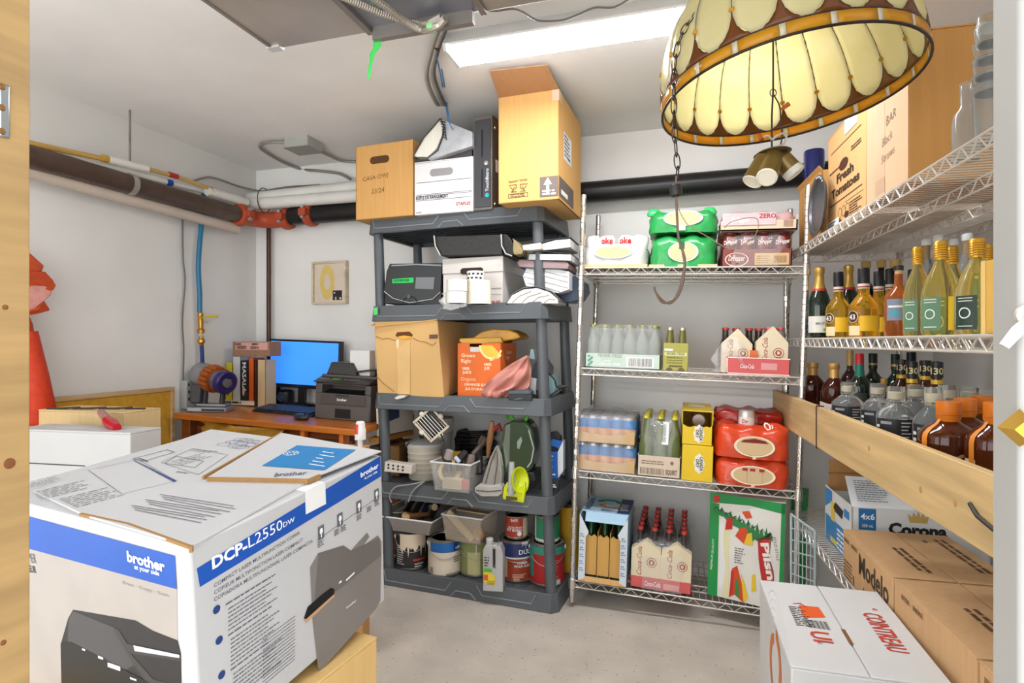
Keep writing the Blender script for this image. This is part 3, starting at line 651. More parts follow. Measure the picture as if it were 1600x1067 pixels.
# ================================================================ white and kraft boxes by the jacket
q = W(199, 690, 1.92)
wb = carton('white_carton', 'narrow white carton with a slit near its top, left of the printer carton', (q.x-.24*math.cos(.10), q.y-.24*math.sin(.1)+.07, 0), .10, .48, .13, .895, (188, 187, 186))
Tw = FACE(.48, .13, .895, 'f'); m1 = MB(); quad(m1, Tw, .05, .775, .30, .779, .001); obj('slit', m1, mat((70, 62, 56), .7), wb)
m1 = MB(); m1.box(.28, -.001, .765, .46, .002, .77, Tw @ rot(-90, 'X')); 
q = W(182, 660, 2.12); kb = carton('kraft_box', 'worn kraft box with dark creased top edge, behind the narrow white carton', (q.x-.21, q.y+.1, 0),   .05, .42, .16, .935, (206, 178, 130))
m1 = MB()
for i in range(7): m1.tube([(-.18+i*.05, -.07+i*.012, .938), (-.10+i*.05, -.055+i*.012, .939+.004*(i % 2))], .004, 5)
obj('crease', m1, mat((70, 58, 44), .8), kb)
q = W(170, 660, 2.2); rt = thing('red_tool', 'small red glossy tool with grey grip lying on the kraft box', 'tool', (W(160, 648, 2.1)))
o0 = rt.location; obj('handle', MB().tube(rel(rt, W(158, 644, 2.13), W(164, 651, 2.09), W(170, 659, 2.05)), [.013, .015, .017], 10), mat((150, 110, 106), .4), rt)
obj('head', MB().tube(rel(rt, W(168, 657, 2.06), W(175, 663, 2.02), W(183, 668, 1.98)), [.018, .022, .014], 10), mat((170, 22, 34), .25), rt)
# cork board
ck = thing('cork_board', 'cork notice board with pale wood frame leaning on the left wall', 'board', (XL+.03, 2.0, 0))
a = WX(271, 604, XL+.03); y1 = a.y; y0 = 1.55; z1 = a.z; fr = MB()
obj('cork', MB().box(-.008, y0-2, .02, .004, y1-2, z1-.01), mat((198, 148, 44), .9, kind='cloth'), ck)
for nm, (ya, za, yb, zb) in (('frame_rail', (y0, z1-.022, y1, z1)), ('frame_rail', (y0, 0, y1, .022)), ('frame_stile', (y1-.022, .022, y1, z1-.022)), ('frame_stile', (y0, .022, y0+.022, z1-.022))):
    obj(nm, MB().box(-.012, ya-2, za, .012, yb-2, zb), mat((206, 172, 128), .5, kind='woody'), ck, bevel=.002)
# jacket on the left wall
jk = thing('jacket', 'orange red rain jacket with pink lined hood hanging on the left wall', 'jacket', (XL, 1.72, 1.6))
orange = mat((192, 72, 30), .6, kind='cloth')
def yz(px, py, x=XL+.14): q = WX(px, py, x); return q.y, q.z
sil = [(58, 486), (66, 505), (72, 535), (76, 565), (79, 600), (83, 640), (82, 655), (74, 668), (56, 674)]
def body(i, j):
    k = j*(len(sil)-1); a = int(min(k, len(sil)-2)); f = k-a; px = sil[a][0]*(1-f)+sil[a+1][0]*f; py = sil[a][1]*(1-f)+sil[a+1][1]*f
    yr, z = yz(px, py); yl = yr-.34-.04*j; t = i*2*PI; m_ = (yr+yl)/2; hw_ = (yr-yl)/2; fold = 1+.16*math.sin(t*5+j*4)+.08*math.sin(t*11-j*7)
    return (.075+.062*math.sin(t)*fold, m_-1.72+hw_*math.cos(t), z-1.6)
obj('coat_body', MB().grid(body, 36, 16), orange, jk, smooth=80)
def hood(pts, x0, wid, nm, m, th=.05):
    mb = MB(); q = [yz(*p) for p in pts]; n = len(q)
    for xx in (0, 1): pass
    vs = [(x0+(.0 if k else 0), y-1.72, z-1.6) for k in (0,) for y, z in q]+[(x0+th+.012*math.sin(i*2.1), y-1.72, z-1.6) for i, (y, z) in enumerate(q)]
    mb.add(vs, [tuple(range(n-1, -1, -1)), tuple(range(n, 2*n))]+[(i, (i+1) % n, n+(i+1) % n, n+i) for i in range(n)])
    return obj(nm, mb, m, jk, bevel=.008, seg=3, smooth=60)
hood([(20, 392), (46, 396), (73, 415), (66, 426), (50, 424), (20, 424)], .05, .1, 'hood_top', orange, .09)
hood([(20, 420), (64, 425), (80, 437), (84, 446), (76, 455), (48, 448), (20, 444)], .04, .1, 'hood', orange, .12)
hood([(20, 452), (48, 446), (82, 448), (75, 462), (48, 482), (20, 492)], .06, .1, 'lining', mat((214, 150, 140), .6, kind='cloth'), .10)
hood([(20, 488), (48, 482), (66, 467), (75, 485), (50, 491), (20, 496)], .05, .1, 'collar', orange, .11)
sl = MB().tube([(.13, *[v-o for v, o in zip(yz(38, 520), (1.72, 1.6))]), (.15, *[v-o for v, o in zip(yz(48, 590), (1.72, 1.6))]), (.15, *[v-o for v, o in zip(yz(60, 655), (1.72, 1.6))]), (.15, *[v-o for v, o in zip(yz(58, 668), (1.72, 1.6))])], [.05, .055, .06, .045], 14)
obj('sleeve', sl, mat((200, 56, 20), .6, kind='cloth'), jk, smooth=80)
q = yz(83, 640); obj('hand_tag', MB().box(.09, q[0]-1.72-.02, q[1]-1.6-.05, .10, q[0]-1.72+.016, q[1]-1.6+.03), mat((216, 176, 140), .6), jk)
obj('hook', MB().tube([(.0, -.1, .0), (.05, -.1, 0), (.06, -.1, .03)], .006, 8), chrome, jk)

# ================================================================ desk
DZ = .822; d0, d1 = V((-2.60, 2.385, 0)), V((-1.505, 2.385, 0)); dA = 0.0; dW = (d1-d0).length; dR = .036
def dz_(x): return DZ-dR*(x-d0.x)
def WD(px, py, up=0):
    z = DZ
    for _ in range(12): p = WZ(px, py, z+up); z = dz_(p.x)
    return p
dk = thing('desk', 'honey brown wooden desk in the left corner', 'desk', d0, dA)
n_desk = len(bpy.data.objects)
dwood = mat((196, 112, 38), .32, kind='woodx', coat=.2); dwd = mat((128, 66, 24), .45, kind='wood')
obj('desk_top', MB().hexa([(0, 0, DZ-.03), (dW, 0, DZ-.03-dR*dW), (dW, .62, DZ-.03-dR*dW), (0, .62, DZ-.03), (0, 0, DZ), (dW, 0, DZ-dR*dW), (dW, .62, DZ-dR*dW), (0, .62, DZ)]), dwood, dk, bevel=.004)
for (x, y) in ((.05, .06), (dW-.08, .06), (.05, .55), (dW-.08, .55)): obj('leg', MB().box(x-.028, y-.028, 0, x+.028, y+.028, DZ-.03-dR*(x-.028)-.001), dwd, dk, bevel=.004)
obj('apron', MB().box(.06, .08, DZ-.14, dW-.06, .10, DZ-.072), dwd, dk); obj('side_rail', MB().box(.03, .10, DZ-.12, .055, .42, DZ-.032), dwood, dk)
for x in (.78, 1.0): obj('rail_bracket', MB().box(x-.012, .03, DZ-.075-dR*x, x+.012, .06, DZ-.033-dR*x), mat((214, 110, 30), .4), dk)
obj('drawer_rail', MB().box(.70, .034, DZ-.115, 1.06, .05, DZ-.100), mat((60, 36, 22), .5), dk)
cl = MB()
def cloth(i, j): 
    x = .16+.52*i; return (x, .06+.10*math.sin(j*PI)+.02*math.sin(9*i), DZ-.034-.12*j*(.6+.4*math.sin(i*PI)))
def drape(i, j):
    q = d0+V((math.cos(dA)*(.16+.52*i)-math.sin(dA)*(.02+.03*math.sin(j*3+i*9)), math.sin(dA)*(.16+.52*i)+math.cos(dA)*(.02+.03*math.sin(j*3+i*9)), 0)); q.z = DZ-.036-dR*(.16+.52*i)-(.03+.10*math.sin(i*PI)**.6)*j; return q
tag(obj('mustard_cloth', MB().grid(drape, 24, 6), mat((188, 140, 48), .7, kind='cloth'), solid=.003, smooth=80), 'mustard yellow cloth bunched under the front edge of the desk', 'cloth')
# cordless vacuum standing in its dock
vq = WD(330, 642); vc = thing('cordless_vacuum', 'grey and copper cordless vacuum body resting on a dock on the desk', 'vacuum', vq, math.radians(22)); vc.scale = (1.2,)*3
sil_ = mat((150, 152, 156), .3, .5); dkg = mat((44, 44, 50), .4); purp = mat((52, 40, 96), .35, .3); cop = mat((176, 92, 34), .3, .5)
obj('dock', MB().box(-.085, -.055, 0, .085, .055, .022).box(-.06, -.02, .022, .07, .05, .034), sil_, vc, bevel=.004)
obj('dock_slot', MB().box(-.02, -.0565, .006, .08, -.05, .016), dkg, vc)
for x in (-.03, .045): obj('handle_strut', MB().tube([(x, .0, .03), (x+.004, .005, .12)], [.012, .010], 10), dkg, vc)
obj('battery', MB().box(-.09, -.012, .034, -.045, .03, .12), mat((70, 70, 76), .4), vc, bevel=.006)
T = dirT((-.085, .06, .165), (.08, -.05, .135))
obj('motor_housing', MB().lathe([(0, -.02), (.04, -.015), (.056, .01), (.058, .05), (.056, .09)], 24, T), sil_, vc)
cy = MB()
for k in range(14): t = 2*PI*k/14; cy.lathe([(.0, .085), (.014, .088), (.016, .115), (.012, .142), (0, .144)], 8, T @ loc(.050*math.cos(t), .050*math.sin(t), 0))
cy.lathe([(.05, .085), (.05, .145)], 20, T); obj('cyclone_ring', cy, cop, vc)
obj('bin_collar', MB().lathe([(.046, .14), (.046, .165), (.05, .166), (.05, .20), (.044, .204)], 24, T), mat((118, 120, 150), .3, .5), vc)
obj('filter_end', MB().lathe([(.05, .175), (.053, .18), (.053, .206), (.046, .212), (.030, .209), (.028, .206), (0, .206)], 28, T), purp, vc)
obj('end_button', MB().lathe([(.022, .206), (.020, .216), (.010, .218), (0, .217)], 20, T), mat((150, 150, 160), .25, .7), vc)
# books on the desk
BY = 2.80
def book(px0, px1, pyt, c, lab, d=.09, txt=None, tc=(240, 240, 240), up=.028):
    xa, xb = X(px0, BY), X(px1, BY)-.001; wd = xb-xa; z0 = dz_(xa)+up; hh = Z(pyt, xa, BY)-z0
    t = thing('book', lab, 'book', (xa, BY, z0)); g = 0
    obj('cover', MB().box(0, 0, 0, .002, d, hh).box(wd-.002-g, 0, 0, wd-g, d, hh).box(0, 0, 0, wd-g, .002, hh), mat(c, .5), t)
    obj('pages', MB().box(.002, .002, .003, wd-.002-g, d-.003, hh-.003), mat((232, 226, 210), .8), t)
    if txt: write(t, frame((wd*.25, 0, hh*.95), (0, 0, -1), (1, 0, 0)), mat(tc, .5), [(txt, 0, 0, wd*.5, dict(wid=hh*.75))])
    return t
for i, (x0, x1, yt, c, lab, tx) in enumerate(((353, 363.5, 567, (216, 196, 34), 'yellow book with dark spots on its spine, leftmost on the desk', 'A L M A N A C'), (364, 376, 557, (206, 204, 204), 'thick pale grey book next to the yellow one', None), (376, 388, 563, (40, 40, 44), 'black book with large white spine title between grey and orange books', 'BASICS'), (388.5, 397, 559, (212, 92, 30), 'orange book standing on the desk', None), (397.5, 402, 562, (58, 40, 34), 'thin dark brown book right of the orange one', None), (402.5, 415, 562, (206, 178, 134), 'cream tan book nearest the monitor', None))):
    if tx == 'A L M A N A C': tx = None
    b_ = book(x0, x1, yt, c, lab, txt='MASALA' if tx else None, up=.028 if x1 < 399 else .0)
    if i == 0:
        m1 = MB()
        for k in range(6): ell(m1, frame((.003, -.0004, .02), (1, 0, 0), (0, 0, 1)), .014, .012+k*.028, .006, .006, .0008, 8)
        obj('spine_spot', m1, mat((60, 56, 30), .6), b_)
    if i == 2:
        m1 = MB(); ell(m1, frame((0, -.0005, 0), (1, 0, 0), (0, 0, 1)), .022, .06, .009, .03, .0009, 12); obj('spine_picture', m1, mat((220, 190, 170), .5), b_)
for j, (zz, c, lab) in enumerate(((0, (222, 210, 176), 'cream book lying flat under the standing books'), )):
    a = V((X(351, BY), BY-.01, dz_(X(351, BY))-.0)); L_ = X(397.5, BY)-a.x; t = thing('book', lab, 'book', a, 0)
    obj('cover', MB().box(0, 0, 0, L_, .2, .003).box(0, 0, .023, L_, .2, .026).box(0, .197, 0, L_, .2, .026), mat(c, .5), t); obj('pages', MB().box(.003, .003, .003, L_-.003, .197, .023), mat((236, 228, 206), .8), t)
    m1 = MB(); bars(m1, frame((0, 0, 0), (1, 0, 0), (0, 0, 1)), .01, .009, L_*.55, 1, .01, 0, 0); obj('spine_print', m1, mat((70, 60, 50), .6), t)
zt = Z(557, X(370, BY), BY)+.004
ab = thing('shipping_box', 'small brown box with a torn pink label lying on top of the books', 'box', (X(363.5, BY-.01), BY-.01, zt)); sw = X(421, BY-.01)-X(363.5, BY-.01)
obj('box_body', MB().box(0, 0, 0, sw, .10, .085), card((150, 112, 84)), ab, bevel=.002)
Tq = frame((0, 0, 0), (1, 0, 0), (0, 0, 1)); m1 = MB(); quad(m1, Tq, .02, .036, sw-.012, .080); obj('torn_label', m1, mat((206, 158, 148), .6), ab)
m1 = MB(); barcode(m1, Tq, .03, .040, .07, .022, .0015, 3); barcode(m1, Tq, .13, .040, .06, .018, .0015, 5); bars(m1, Tq, .02, .066, .05, 1, .009, 0, 0, .0016); bars(m1, Tq, .14, .066, .05, 1, .009, 0, 0, .0016, seed=4); obj('barcode', m1, mat((80, 40, 40), .6), ab)
# monitor
mq = WD(470, 633); mn = thing('monitor', 'black computer monitor showing a plain bright blue screen', 'monitor', mq, dA+.02)
Mi = mn.matrix_basis.inverted(); tlq, trq, blq = Mi @ WY(421.5, 529, mq.y-.012), Mi @ WY(528, 531, mq.y-.012), Mi @ WY(419, 605, mq.y-.012)
x0, x1, z0, z1 = blq.x, trq.x, blq.z, trq.z
obj('casing', MB().box(x0, -.012, z0, x1, .03, z1), mat((24, 26, 36), .35), mn, bevel=.004)
obj('screen', MB().box(x0+.012, -.0135, z0+.022, x1-.012, -.012, z1-.012), mat((60, 140, 250), .3, kind='flat', emit=.5), mn)
obj('stand_neck', MB().box(-.025, .0, .01, .025, .025, z0+.06), mat((20, 20, 22), .35), mn, bevel=.003)
obj('stand_base', MB().lathe([(0, 0), (.10, 0), (.10, .006), (.09, .012), (0, .016)], 28, sx=1.1, sy=.75), mat((20, 20, 22), .3), mn)
sp = thing('speaker', 'small black round speaker with cable in front of the monitor stand', 'speaker', WD(447, 630), dA)
obj('speaker_body', MB().lathe([(0, 0), (.045, 0), (.05, .02), (.045, .075), (.03, .085), (0, .086)], 20), mat((22, 24, 28), .4), sp)
obj('speaker_cone', MB().lathe([(.03, 0), (.028, .006), (.012, .002), (0, .006)], 18, loc(0, -.046, .045) @ rot(90, 'X')), mat((70, 82, 96), .4), sp)
sp2 = thing('speaker', 'black box speaker with two pale discs left of the monitor stand', 'speaker', WD(424, 630), dA)
obj('speaker_body', MB().box(-.04, -.02, 0, .035, .04, .10), mat((24, 24, 26), .4), sp2, bevel=.005)
for x in (-.02, .015): obj('disc', MB().lathe([(.011, 0), (.008, .003), (0, .003)], 14, loc(x, -.021, .075-.01*(x > 0)) @ rot(90, 'X')), mat((160, 156, 146), .4), sp2)
tag(obj('speaker_cable', MB().tube(spline([WD(431, 634, .06), WD(428, 634, .02), WD(440, 636, .004), WD(462, 634, .004), WD(485, 636, .004)]), .003, 6), blk), 'thin black cable trailing between speakers on the desk', 'cable')
# keyboard
ka, kb_ = WD(394, 643), WD(487, 652); kr = math.atan2((kb_-ka).y, (kb_-ka).x); kl = (kb_-ka).length
kbd = thing('keyboard', 'black computer keyboard in front of the monitor', 'keyboard', ka, kr)
obj('key_tray', MB().hexa([(0, 0, 0), (kl, 0, 0), (kl, .13, 0), (0, .13, 0), (0, 0, .012), (kl, 0, .012), (kl, .13, .026), (0, .13, .026)]), mat((30, 36, 48), .4), kbd, bevel=.003)
kc = mat((44, 52, 68), .4)
for r in range(5):
    for c in range(15):
        if (r, c) in ((0, 5), (0, 6), (0, 7)): continue
        x, y = .012+c*(kl-.024)/15, .010+r*.023; zz = .012+y*.11
        if r == c == 0: key = obj('key', MB().box(0, 0, 0, (kl-.024)/15-.003, .019, .009), kc, kbd, bevel=.0015, seg=1)
        else: key = key.copy(); COL.objects.link(key)
        key.location = (x, y, zz); key.rotation_euler = (.11, 0, 0)
obj('space_bar', MB().box(.012+5*(kl-.024)/15, .010, .014, .012+8*(kl-.024)/15-.003, .029, .023), kc, kbd)
ms = thing('mouse', 'dark computer mouse at the front of the desk', 'mouse', WD(471, 656), dA-.3)
obj('mouse_shell', MB().grid(lambda i, j: (.052*math.sin(j*PI)**.6*math.cos(i*2*PI), .032*math.sin(j*PI)**.6*math.sin(i*2*PI), .016+.017*-math.cos(j*PI)), 24, 12), mat((34, 40, 56), .3), ms, smooth=80)
obj('scroll_wheel', MB().tube([(.028, -.004, .030), (.028, .004, .030)], .006, 10), mat((20, 20, 22), .4), ms)
# printer
pa = WD(491.5, 653); pb = V((X(578, pa.y), pa.y, 0)); pb.z = dz_(pb.x); pr = math.atan2((pb-pa).y, (pb-pa).x); pl_ = pb.x-pa.x; pr = 0
pn = thing('printer', 'dark grey desktop laser printer with document feeder beside the monitor', 'printer', pa, pr)
g1, g2 = mat((88, 82, 80), .4), mat((48, 46, 46), .4); hh = Z(589, pa.x, pa.y)-DZ; dd = .30
obj('printer_body', MB().box(0, 0, 0, pl_, dd, hh*.72).box(0, 0, hh*.72, .04, dd, hh).box(pl_-.035, 0, hh*.72, pl_, dd, hh).box(0, .09, hh*.72, pl_, dd, hh).box(0, 0, hh*.95, pl_, .1, hh), g1, pn, bevel=.004)
obj('output_tray', MB().hexa([(.04, .0, hh*.72), (pl_-.035, .0, hh*.72), (pl_-.035, .09, hh*.72), (.04, .09, hh*.72), (.04, 0, hh*.725), (pl_-.035, 0, hh*.725), (pl_-.035, .09, hh*.80), (.04, .09, hh*.80)]), mat((16, 16, 18), .4), pn)
obj('front_door', MB().box(.035, -.004, hh*.42, pl_-.03, 0, hh*.68), mat((80, 74, 72), .4), pn, bevel=.002)
obj('door_latch', MB().box(pl_*.38, -.006, hh*.655, pl_*.62, -.003, hh*.69), g2, pn)
obj('paper_tray', MB().box(.004, -.004, .004, pl_-.004, 0, hh*.38), mat((92, 86, 84), .4), pn, bevel=.002)
obj('tray_grip', MB().box(pl_*.38, -.005, .012, pl_*.66, -.003, .06), mat((18, 16, 16), .5), pn)
write(pn, frame((0, -.0045, 0), (1, 0, 0), (0, 0, 1)), whp, [('brother', pl_*.5, hh*.53, .013, dict(mid=True, bold=.03))])
obj('control_panel', MB().hexa([(0, -.02, hh+.002), (pl_, -.02, hh+.002), (pl_, .05, hh+.002), (0, .05, hh+.002), (0, -.02, hh+.008), (pl_, -.02, hh+.008), (pl_, .05, hh+.030), (0, .05, hh+.030)]), g2, pn, bevel=.002)
Tc = frame((0, -.02, hh+.008), (1, 0, 0), (0, .07, .022)); m1 = MB(); quad(m1, Tc, .09, .02, .14, .05, .002); obj('lcd', m1, mat((80, 120, 60), .3), pn)
m1 = MB()
for k in range(4): ell(m1, Tc, .02+k*.016, .035, .005, .005, .002, 10)
for k in range(6): ell(m1, Tc, .17+k*.016, .035, .005, .005, .002, 10)
obj('button', m1, mat((150, 150, 150), .4), pn)
obj('scanner_lid', MB().box(.0, .05, hh+.004, pl_, dd, hh+.04), g1, pn, bevel=.004)
obj('document_feeder', MB().hexa([(.02, .06, hh+.04), (pl_*.62, .06, hh+.04), (pl_*.62, dd-.01, hh+.04), (.02, dd-.01, hh+.04), (.035, .08, hh+.105), (pl_*.5, .08, hh+.105), (pl_*.5, dd-.03, hh+.105), (.035, dd-.03, hh+.105)]), mat((58, 56, 56), .35), pn, bevel=.006)
obj('feeder_tray', MB().hexa([(pl_*.52, .07, hh+.05), (pl_, .07, hh+.075), (pl_, dd-.02, hh+.075), (pl_*.52, dd-.02, hh+.05), (pl_*.52, .07, hh+.06), (pl_, .07, hh+.085), (pl_, dd-.02, hh+.085), (pl_*.52, dd-.02, hh+.06)]), g2, pn, bevel=.002)
q = WY(565, 556, 2.72); tag(obj('white_adapter', MB().box(q.x-.06, 2.70, DZ, q.x+.06, 2.76, q.z+.03), mat((230, 230, 230), .5), bevel=.004), 'white box standing behind the printer feeder', 'box')
for o in list(bpy.data.objects)[0:]:
    if o.name.split('.')[0] in ('keyboard', 'mouse', 'printer', 'cordless_vacuum', 'speaker', 'monitor') and not o.parent and 'category' in o: o.rotation_euler.y = dR
# spray can on a hidden carton
q = W(563, 693, 2.2); cb2 = carton('kraft_carton', 'kraft carton standing on the floor under the desk, below the aerosol can', (q.x-.10, q.y-.0, 0), .1, .24, .06, q.z-.012, (176, 132, 80))
sc = thing('aerosol_can', 'white and red aerosol can standing in front of the desk', 'can', (q.x, q.y, q.z-.012)); k_ = 2.2/900
h1 = 38*k_
obj('can_body', MB().lathe([(.010, 0), (.010, .026), (.021, .028), (.021, .065), (.019, .07), (.017, h1), (.013, h1+.004), (0, h1+.004)], 20), mat((222, 218, 214), .35), sc)
obj('label_band', MB().lathe([(.0215, .05), (.0215, .066), (.0195, .071), (.0182, h1-.006)], 20, a0=PI*.95, a1=PI*1.55), mat((214, 60, 40), .4), sc)
# ================================================================ on the plastic shelving
TB = [z-.0115 for z in TZ]
def slab(name, parent, o, pts, Y, d, m, **k):   # solid whose front outline is measured at depth Y
    q = [WY(px, py, Y)-V(o) for px, py in pts]; n = len(q)
    mb = MB().add(q+[p+V((0, d, 0)) for p in q], [tuple(range(n)), tuple(range(2*n-1, n-1, -1))]+[(i, n+i, n+(i+1) % n, (i+1) % n) for i in range(n)])
    kk = dict(smooth=40); kk.update(k); return obj(name, mb, m, parent, **kk)
def stand(px, py, z): return WZ(px, py, z)   # front contact point on a level surface
def back(p, r):      # move a front contact point back by r along the view
    d = V((p.x, p.y, 0)).normalized(); return V((p.x, p.y, p.z))+d*r
def hole(t, T, u, v, wd, h, m=None, name='hand_hole', z=.0012):
    n = 10; pts = [(u+wd/2-h/2+h/2*math.cos(a), v+h/2*math.sin(a)) for a in [-PI/2+PI*k/n for k in range(n+1)]]+[(u-wd/2+h/2*math.cos(a), v+h/2*math.sin(a)) for a in [PI/2+PI*k/n for k in range(n+1)]]
    return obj(name, poly(MB(), T, pts, z), m or mat((46, 30, 18), .9), t)
# --- top tier boxes
z0 = TB[4]
p, a, wd, h = fit(556, 2.52, 646, 2.50, 224, .34, z0)
t = carton('cardboard_box', 'brown archive box with handwriting, leftmost on top of the plastic shelving', p, a, wd, .34, h, (206, 156, 92), open_=True)
T = FACE(wd, .34, h, 'f'); hole(t, T, wd*.45, h*.79, wd*.28, h*.10, mat((90, 58, 28), .9))
write(t, T, mat((122, 84, 44), .7), [('CASA OWJ', wd*.13, h*.52, .022, dict(rot90=4, bold=-.005, shear=.1)), ('23/24', wd*.28, h*.34, .024, dict(rot90=3, bold=-.005, shear=.1))])
obj('crease', quad(MB(), T, wd*.5, .0, wd*.502, h*.7, .0006), mat((170, 122, 66), .8), t)
obj('inner_flap', MB().box(-wd/2+.02, -.12, h-.002, wd*.1, .1, h+.012), mat((226, 214, 196), .7, kind='paint'), t)
p, a, wd, h = fit(647.5, 2.50, 739, 2.49, 249, .36, z0)
wbx = carton('archive_box', 'white archive box with black lettering on top of the plastic shelving', p, a, wd, .36, h, (224, 222, 222)); T = FACE(wd, .36, h, 'f')
hole(wbx, T, wd*.5, h*.77, wd*.34, h*.14, mat((150, 146, 146), .8)); dk_ = mat((50, 48, 50), .6)
m1 = MB(); 
for v in (.60, .37, .345, .26): quad(m1, T, wd*.04, h*v, wd*.98, h*(v+.008), .001)
obj('ruled_line', m1, dk_, wbx); write(wbx, T, dk_, [('BOÎTE DE RANGEMENT', wd*.03, h*.285, .017, dict(wid=wd*.56, bold=.03)), ('CAISSE', wd*.03, h*.03, .007)]); write(wbx, T, mat((176, 40, 48), .6), [('STAPLES', wd*.72, h*.12, .015, dict(wid=wd*.24, bold=.03))])
q = WY(694, 240, 2.52); zt = p[2]+h; tr = thing('document_tray', 'dark grey document tray lying on the white archive box', 'tray', (p[0], p[1]-.02, zt+.001), a)
obj('tray_body', MB().hexa([(-wd*.48, -.15, 0), (wd*.46, -.15, 0), (wd*.46, .15, 0), (-wd*.48, .15, 0), (-wd*.48, -.15, .022), (wd*.46, -.15, .05), (wd*.46, .15, .05), (-wd*.48, .15, .022)]), mat((66, 64, 66), .4), tr, bevel=.003)
obj('tray_rim', MB().hexa([(-wd*.5, -.155, .022), (wd*.48, -.155, .05), (wd*.48, .155, .05), (-wd*.5, .155, .022), (-wd*.5, -.155, .027), (wd*.48, -.155, .055), (wd*.48, .155, .055), (-wd*.5, .155, .027)]), mat((40, 38, 40), .4), tr)
bo = WY(690, 240, 2.47); bi = thing('ring_binder', 'fat coil bound binder with clear cover lying on top of the document tray', 'binder', bo)
slab('pages', bi, bo, [(647, 243), (662, 216), (687, 188), (692, 197), (690, 212), (682, 232), (668, 245), (652, 245)], 2.47, .22, mat((226, 222, 208), .7, kind='card'))
slab('cover', bi, bo, [(688, 184), (694, 188), (738, 206), (738, 228), (712, 236), (690, 243), (668, 248), (672, 244), (684, 233), (692, 213), (694, 198)], 2.465, .23, mat((186, 188, 192), .25, coat=.5, kind='worn'), bevel=.002)
m1 = MB(); e_ = [(646, 243), (662, 215), (688, 185)]; q = [WY(*e, 2.463)-bo for e in e_]; m1.tube(q, .003, 5)
m1.tube([WY(*e, 2.463)-bo for e in [(646, 246), (668, 247), (684, 235), (692, 214), (694, 199), (689, 185)]], .003, 5); obj('cover_edge', m1, mat((40, 40, 42), .5), bi)
m1 = MB()
for k in range(7): m1.tube([WY(688+1.2*k*.8, 190+4*k, 2.46)-bo, WY(694+.6*k, 190+4.4*k, 2.455)-bo, WY(697, 193+4.4*k, 2.47)-bo], .0025, 5)
obj('binding_coil', m1, mat((34, 34, 36), .4), bi)
# cash drawer on end
p, a, wd, h = fit(739.5, 2.495, 769, 2.485, 181, .10, z0)
cdw = thing('cash_drawer', 'black cash drawer stood on end between the white archive box and the tall box', 'cash drawer', p, a); T = FACE(wd, .10, h, 'f')
obj('casing', MB().box(-wd/2, -.05, 0, wd/2, .30, h), mat((120, 112, 106), .4, .5), cdw, bevel=.003); obj('drawer_front', MB().box(-wd/2+.008, -.055, .012, wd/2-.006, -.05, h-.018), mat((66, 66, 70), .35), cdw, bevel=.002)
m1 = MB(); quad(m1, T, wd*.46, h*.56, wd*.54, h*.85, .0062); quad(m1, T, wd*.46, h*.13, wd*.54, h*.43, .0062); obj('slot', m1, mat((20, 20, 22), .5), cdw)
obj('lock', MB().lathe([(.010, 0), (.010, .004), (0, .005)], 16, T @ loc(wd*.72, h*.49, .005)), chrome, cdw)
write(cdw, T, mat((222, 228, 230), .4), [('TouchBistro', wd*.84, h*.19, .016, dict(rot90=90, wid=h*.24))], z=.0064); m1 = MB(); ell(m1, T, wd*.76, h*.15, .010, .010, .0064); obj('logo_disc', m1, mat((30, 170, 176), .4), cdw)
m1 = MB()
for v in (.07, .88): m1.lathe([(.009, 0), (.007, .004), (0, .004)], 12, loc(wd/2, -.02, h*v) @ rot(90, 'Y'))
obj('corner_screw', m1, chrome, cdw); obj('side_label', MB().box(wd/2, -.01, h*.42, wd/2+.001, .03, h*.55), mat((230, 230, 230), .6), cdw)
# tall box with open flap
xa = X(779, 2.40); xb = X(873.5, 2.39); aa = math.atan2(-.01, xb-xa); wd = math.hypot(xb-xa, .01); d = .43; z0b = z0+.0; h = 2.268-z0b
p = ((xa+xb)/2-math.sin(aa)*d/2, 2.395+math.cos(aa)*d/2, z0b)
tb = carton('tall_box', 'tall tan shipping box with one open flap and an up arrow, right end', p, aa, wd, d, h, (214, 166, 100), open_=True); T = FACE(wd, d, h, 'f'); Tr = FACE(wd, d, h, 'r')
m1 = MB(); qa, qb, qc, qd = [tb.matrix_basis.inverted() @ v for v in (W(765, 117, 2.33), W(854, 101, 2.28), V((xb, 2.39, 2.268)), V((xa, 2.40, 2.268)))]
for q in (qa, qb): q.z = min(q.z, h+.034)
qa.z = qb.z = h+.025
m1.hexa([qd, qc, qb, qa]+[q+V((0, 0, .004)) for q in (qd, qc, qb, qa)]); obj('flap', m1, mat((184, 138, 96), .8, kind='card'), tb)
gm = mat((104, 92, 84), .6); m1 = MB(); quad(m1, T, wd*.69, .012, wd-.003, h*.215); quad(m1, Tr, .003, .012, d*.62, h*.215); obj('grey_block', m1, gm, tb)
m1 = MB(); ax, ay = wd*.82, h*.13; poly(m1, T, [(ax-.006, ay-.03), (ax+.006, ay-.03), (ax+.006, ay+.005), (ax+.018, ay+.005), (ax, ay+.035), (ax-.018, ay+.005), (ax-.006, ay+.005)], .0016); bars(m1, T, wd*.73, .035, wd*.22, 2, .007, .006, .1, .0016); quad(m1, Tr, .03, .03, .15, .05, .0016); obj('arrow_print', m1, mat((232, 226, 216), .6), tb)
ik = mat((92, 74, 50), .7); write(tb, T, ik, [('TRANSIT TESTED', wd*.17, h*.185, .009, dict(wid=wd*.32, rot90=3, bold=.02))])
m1 = MB()
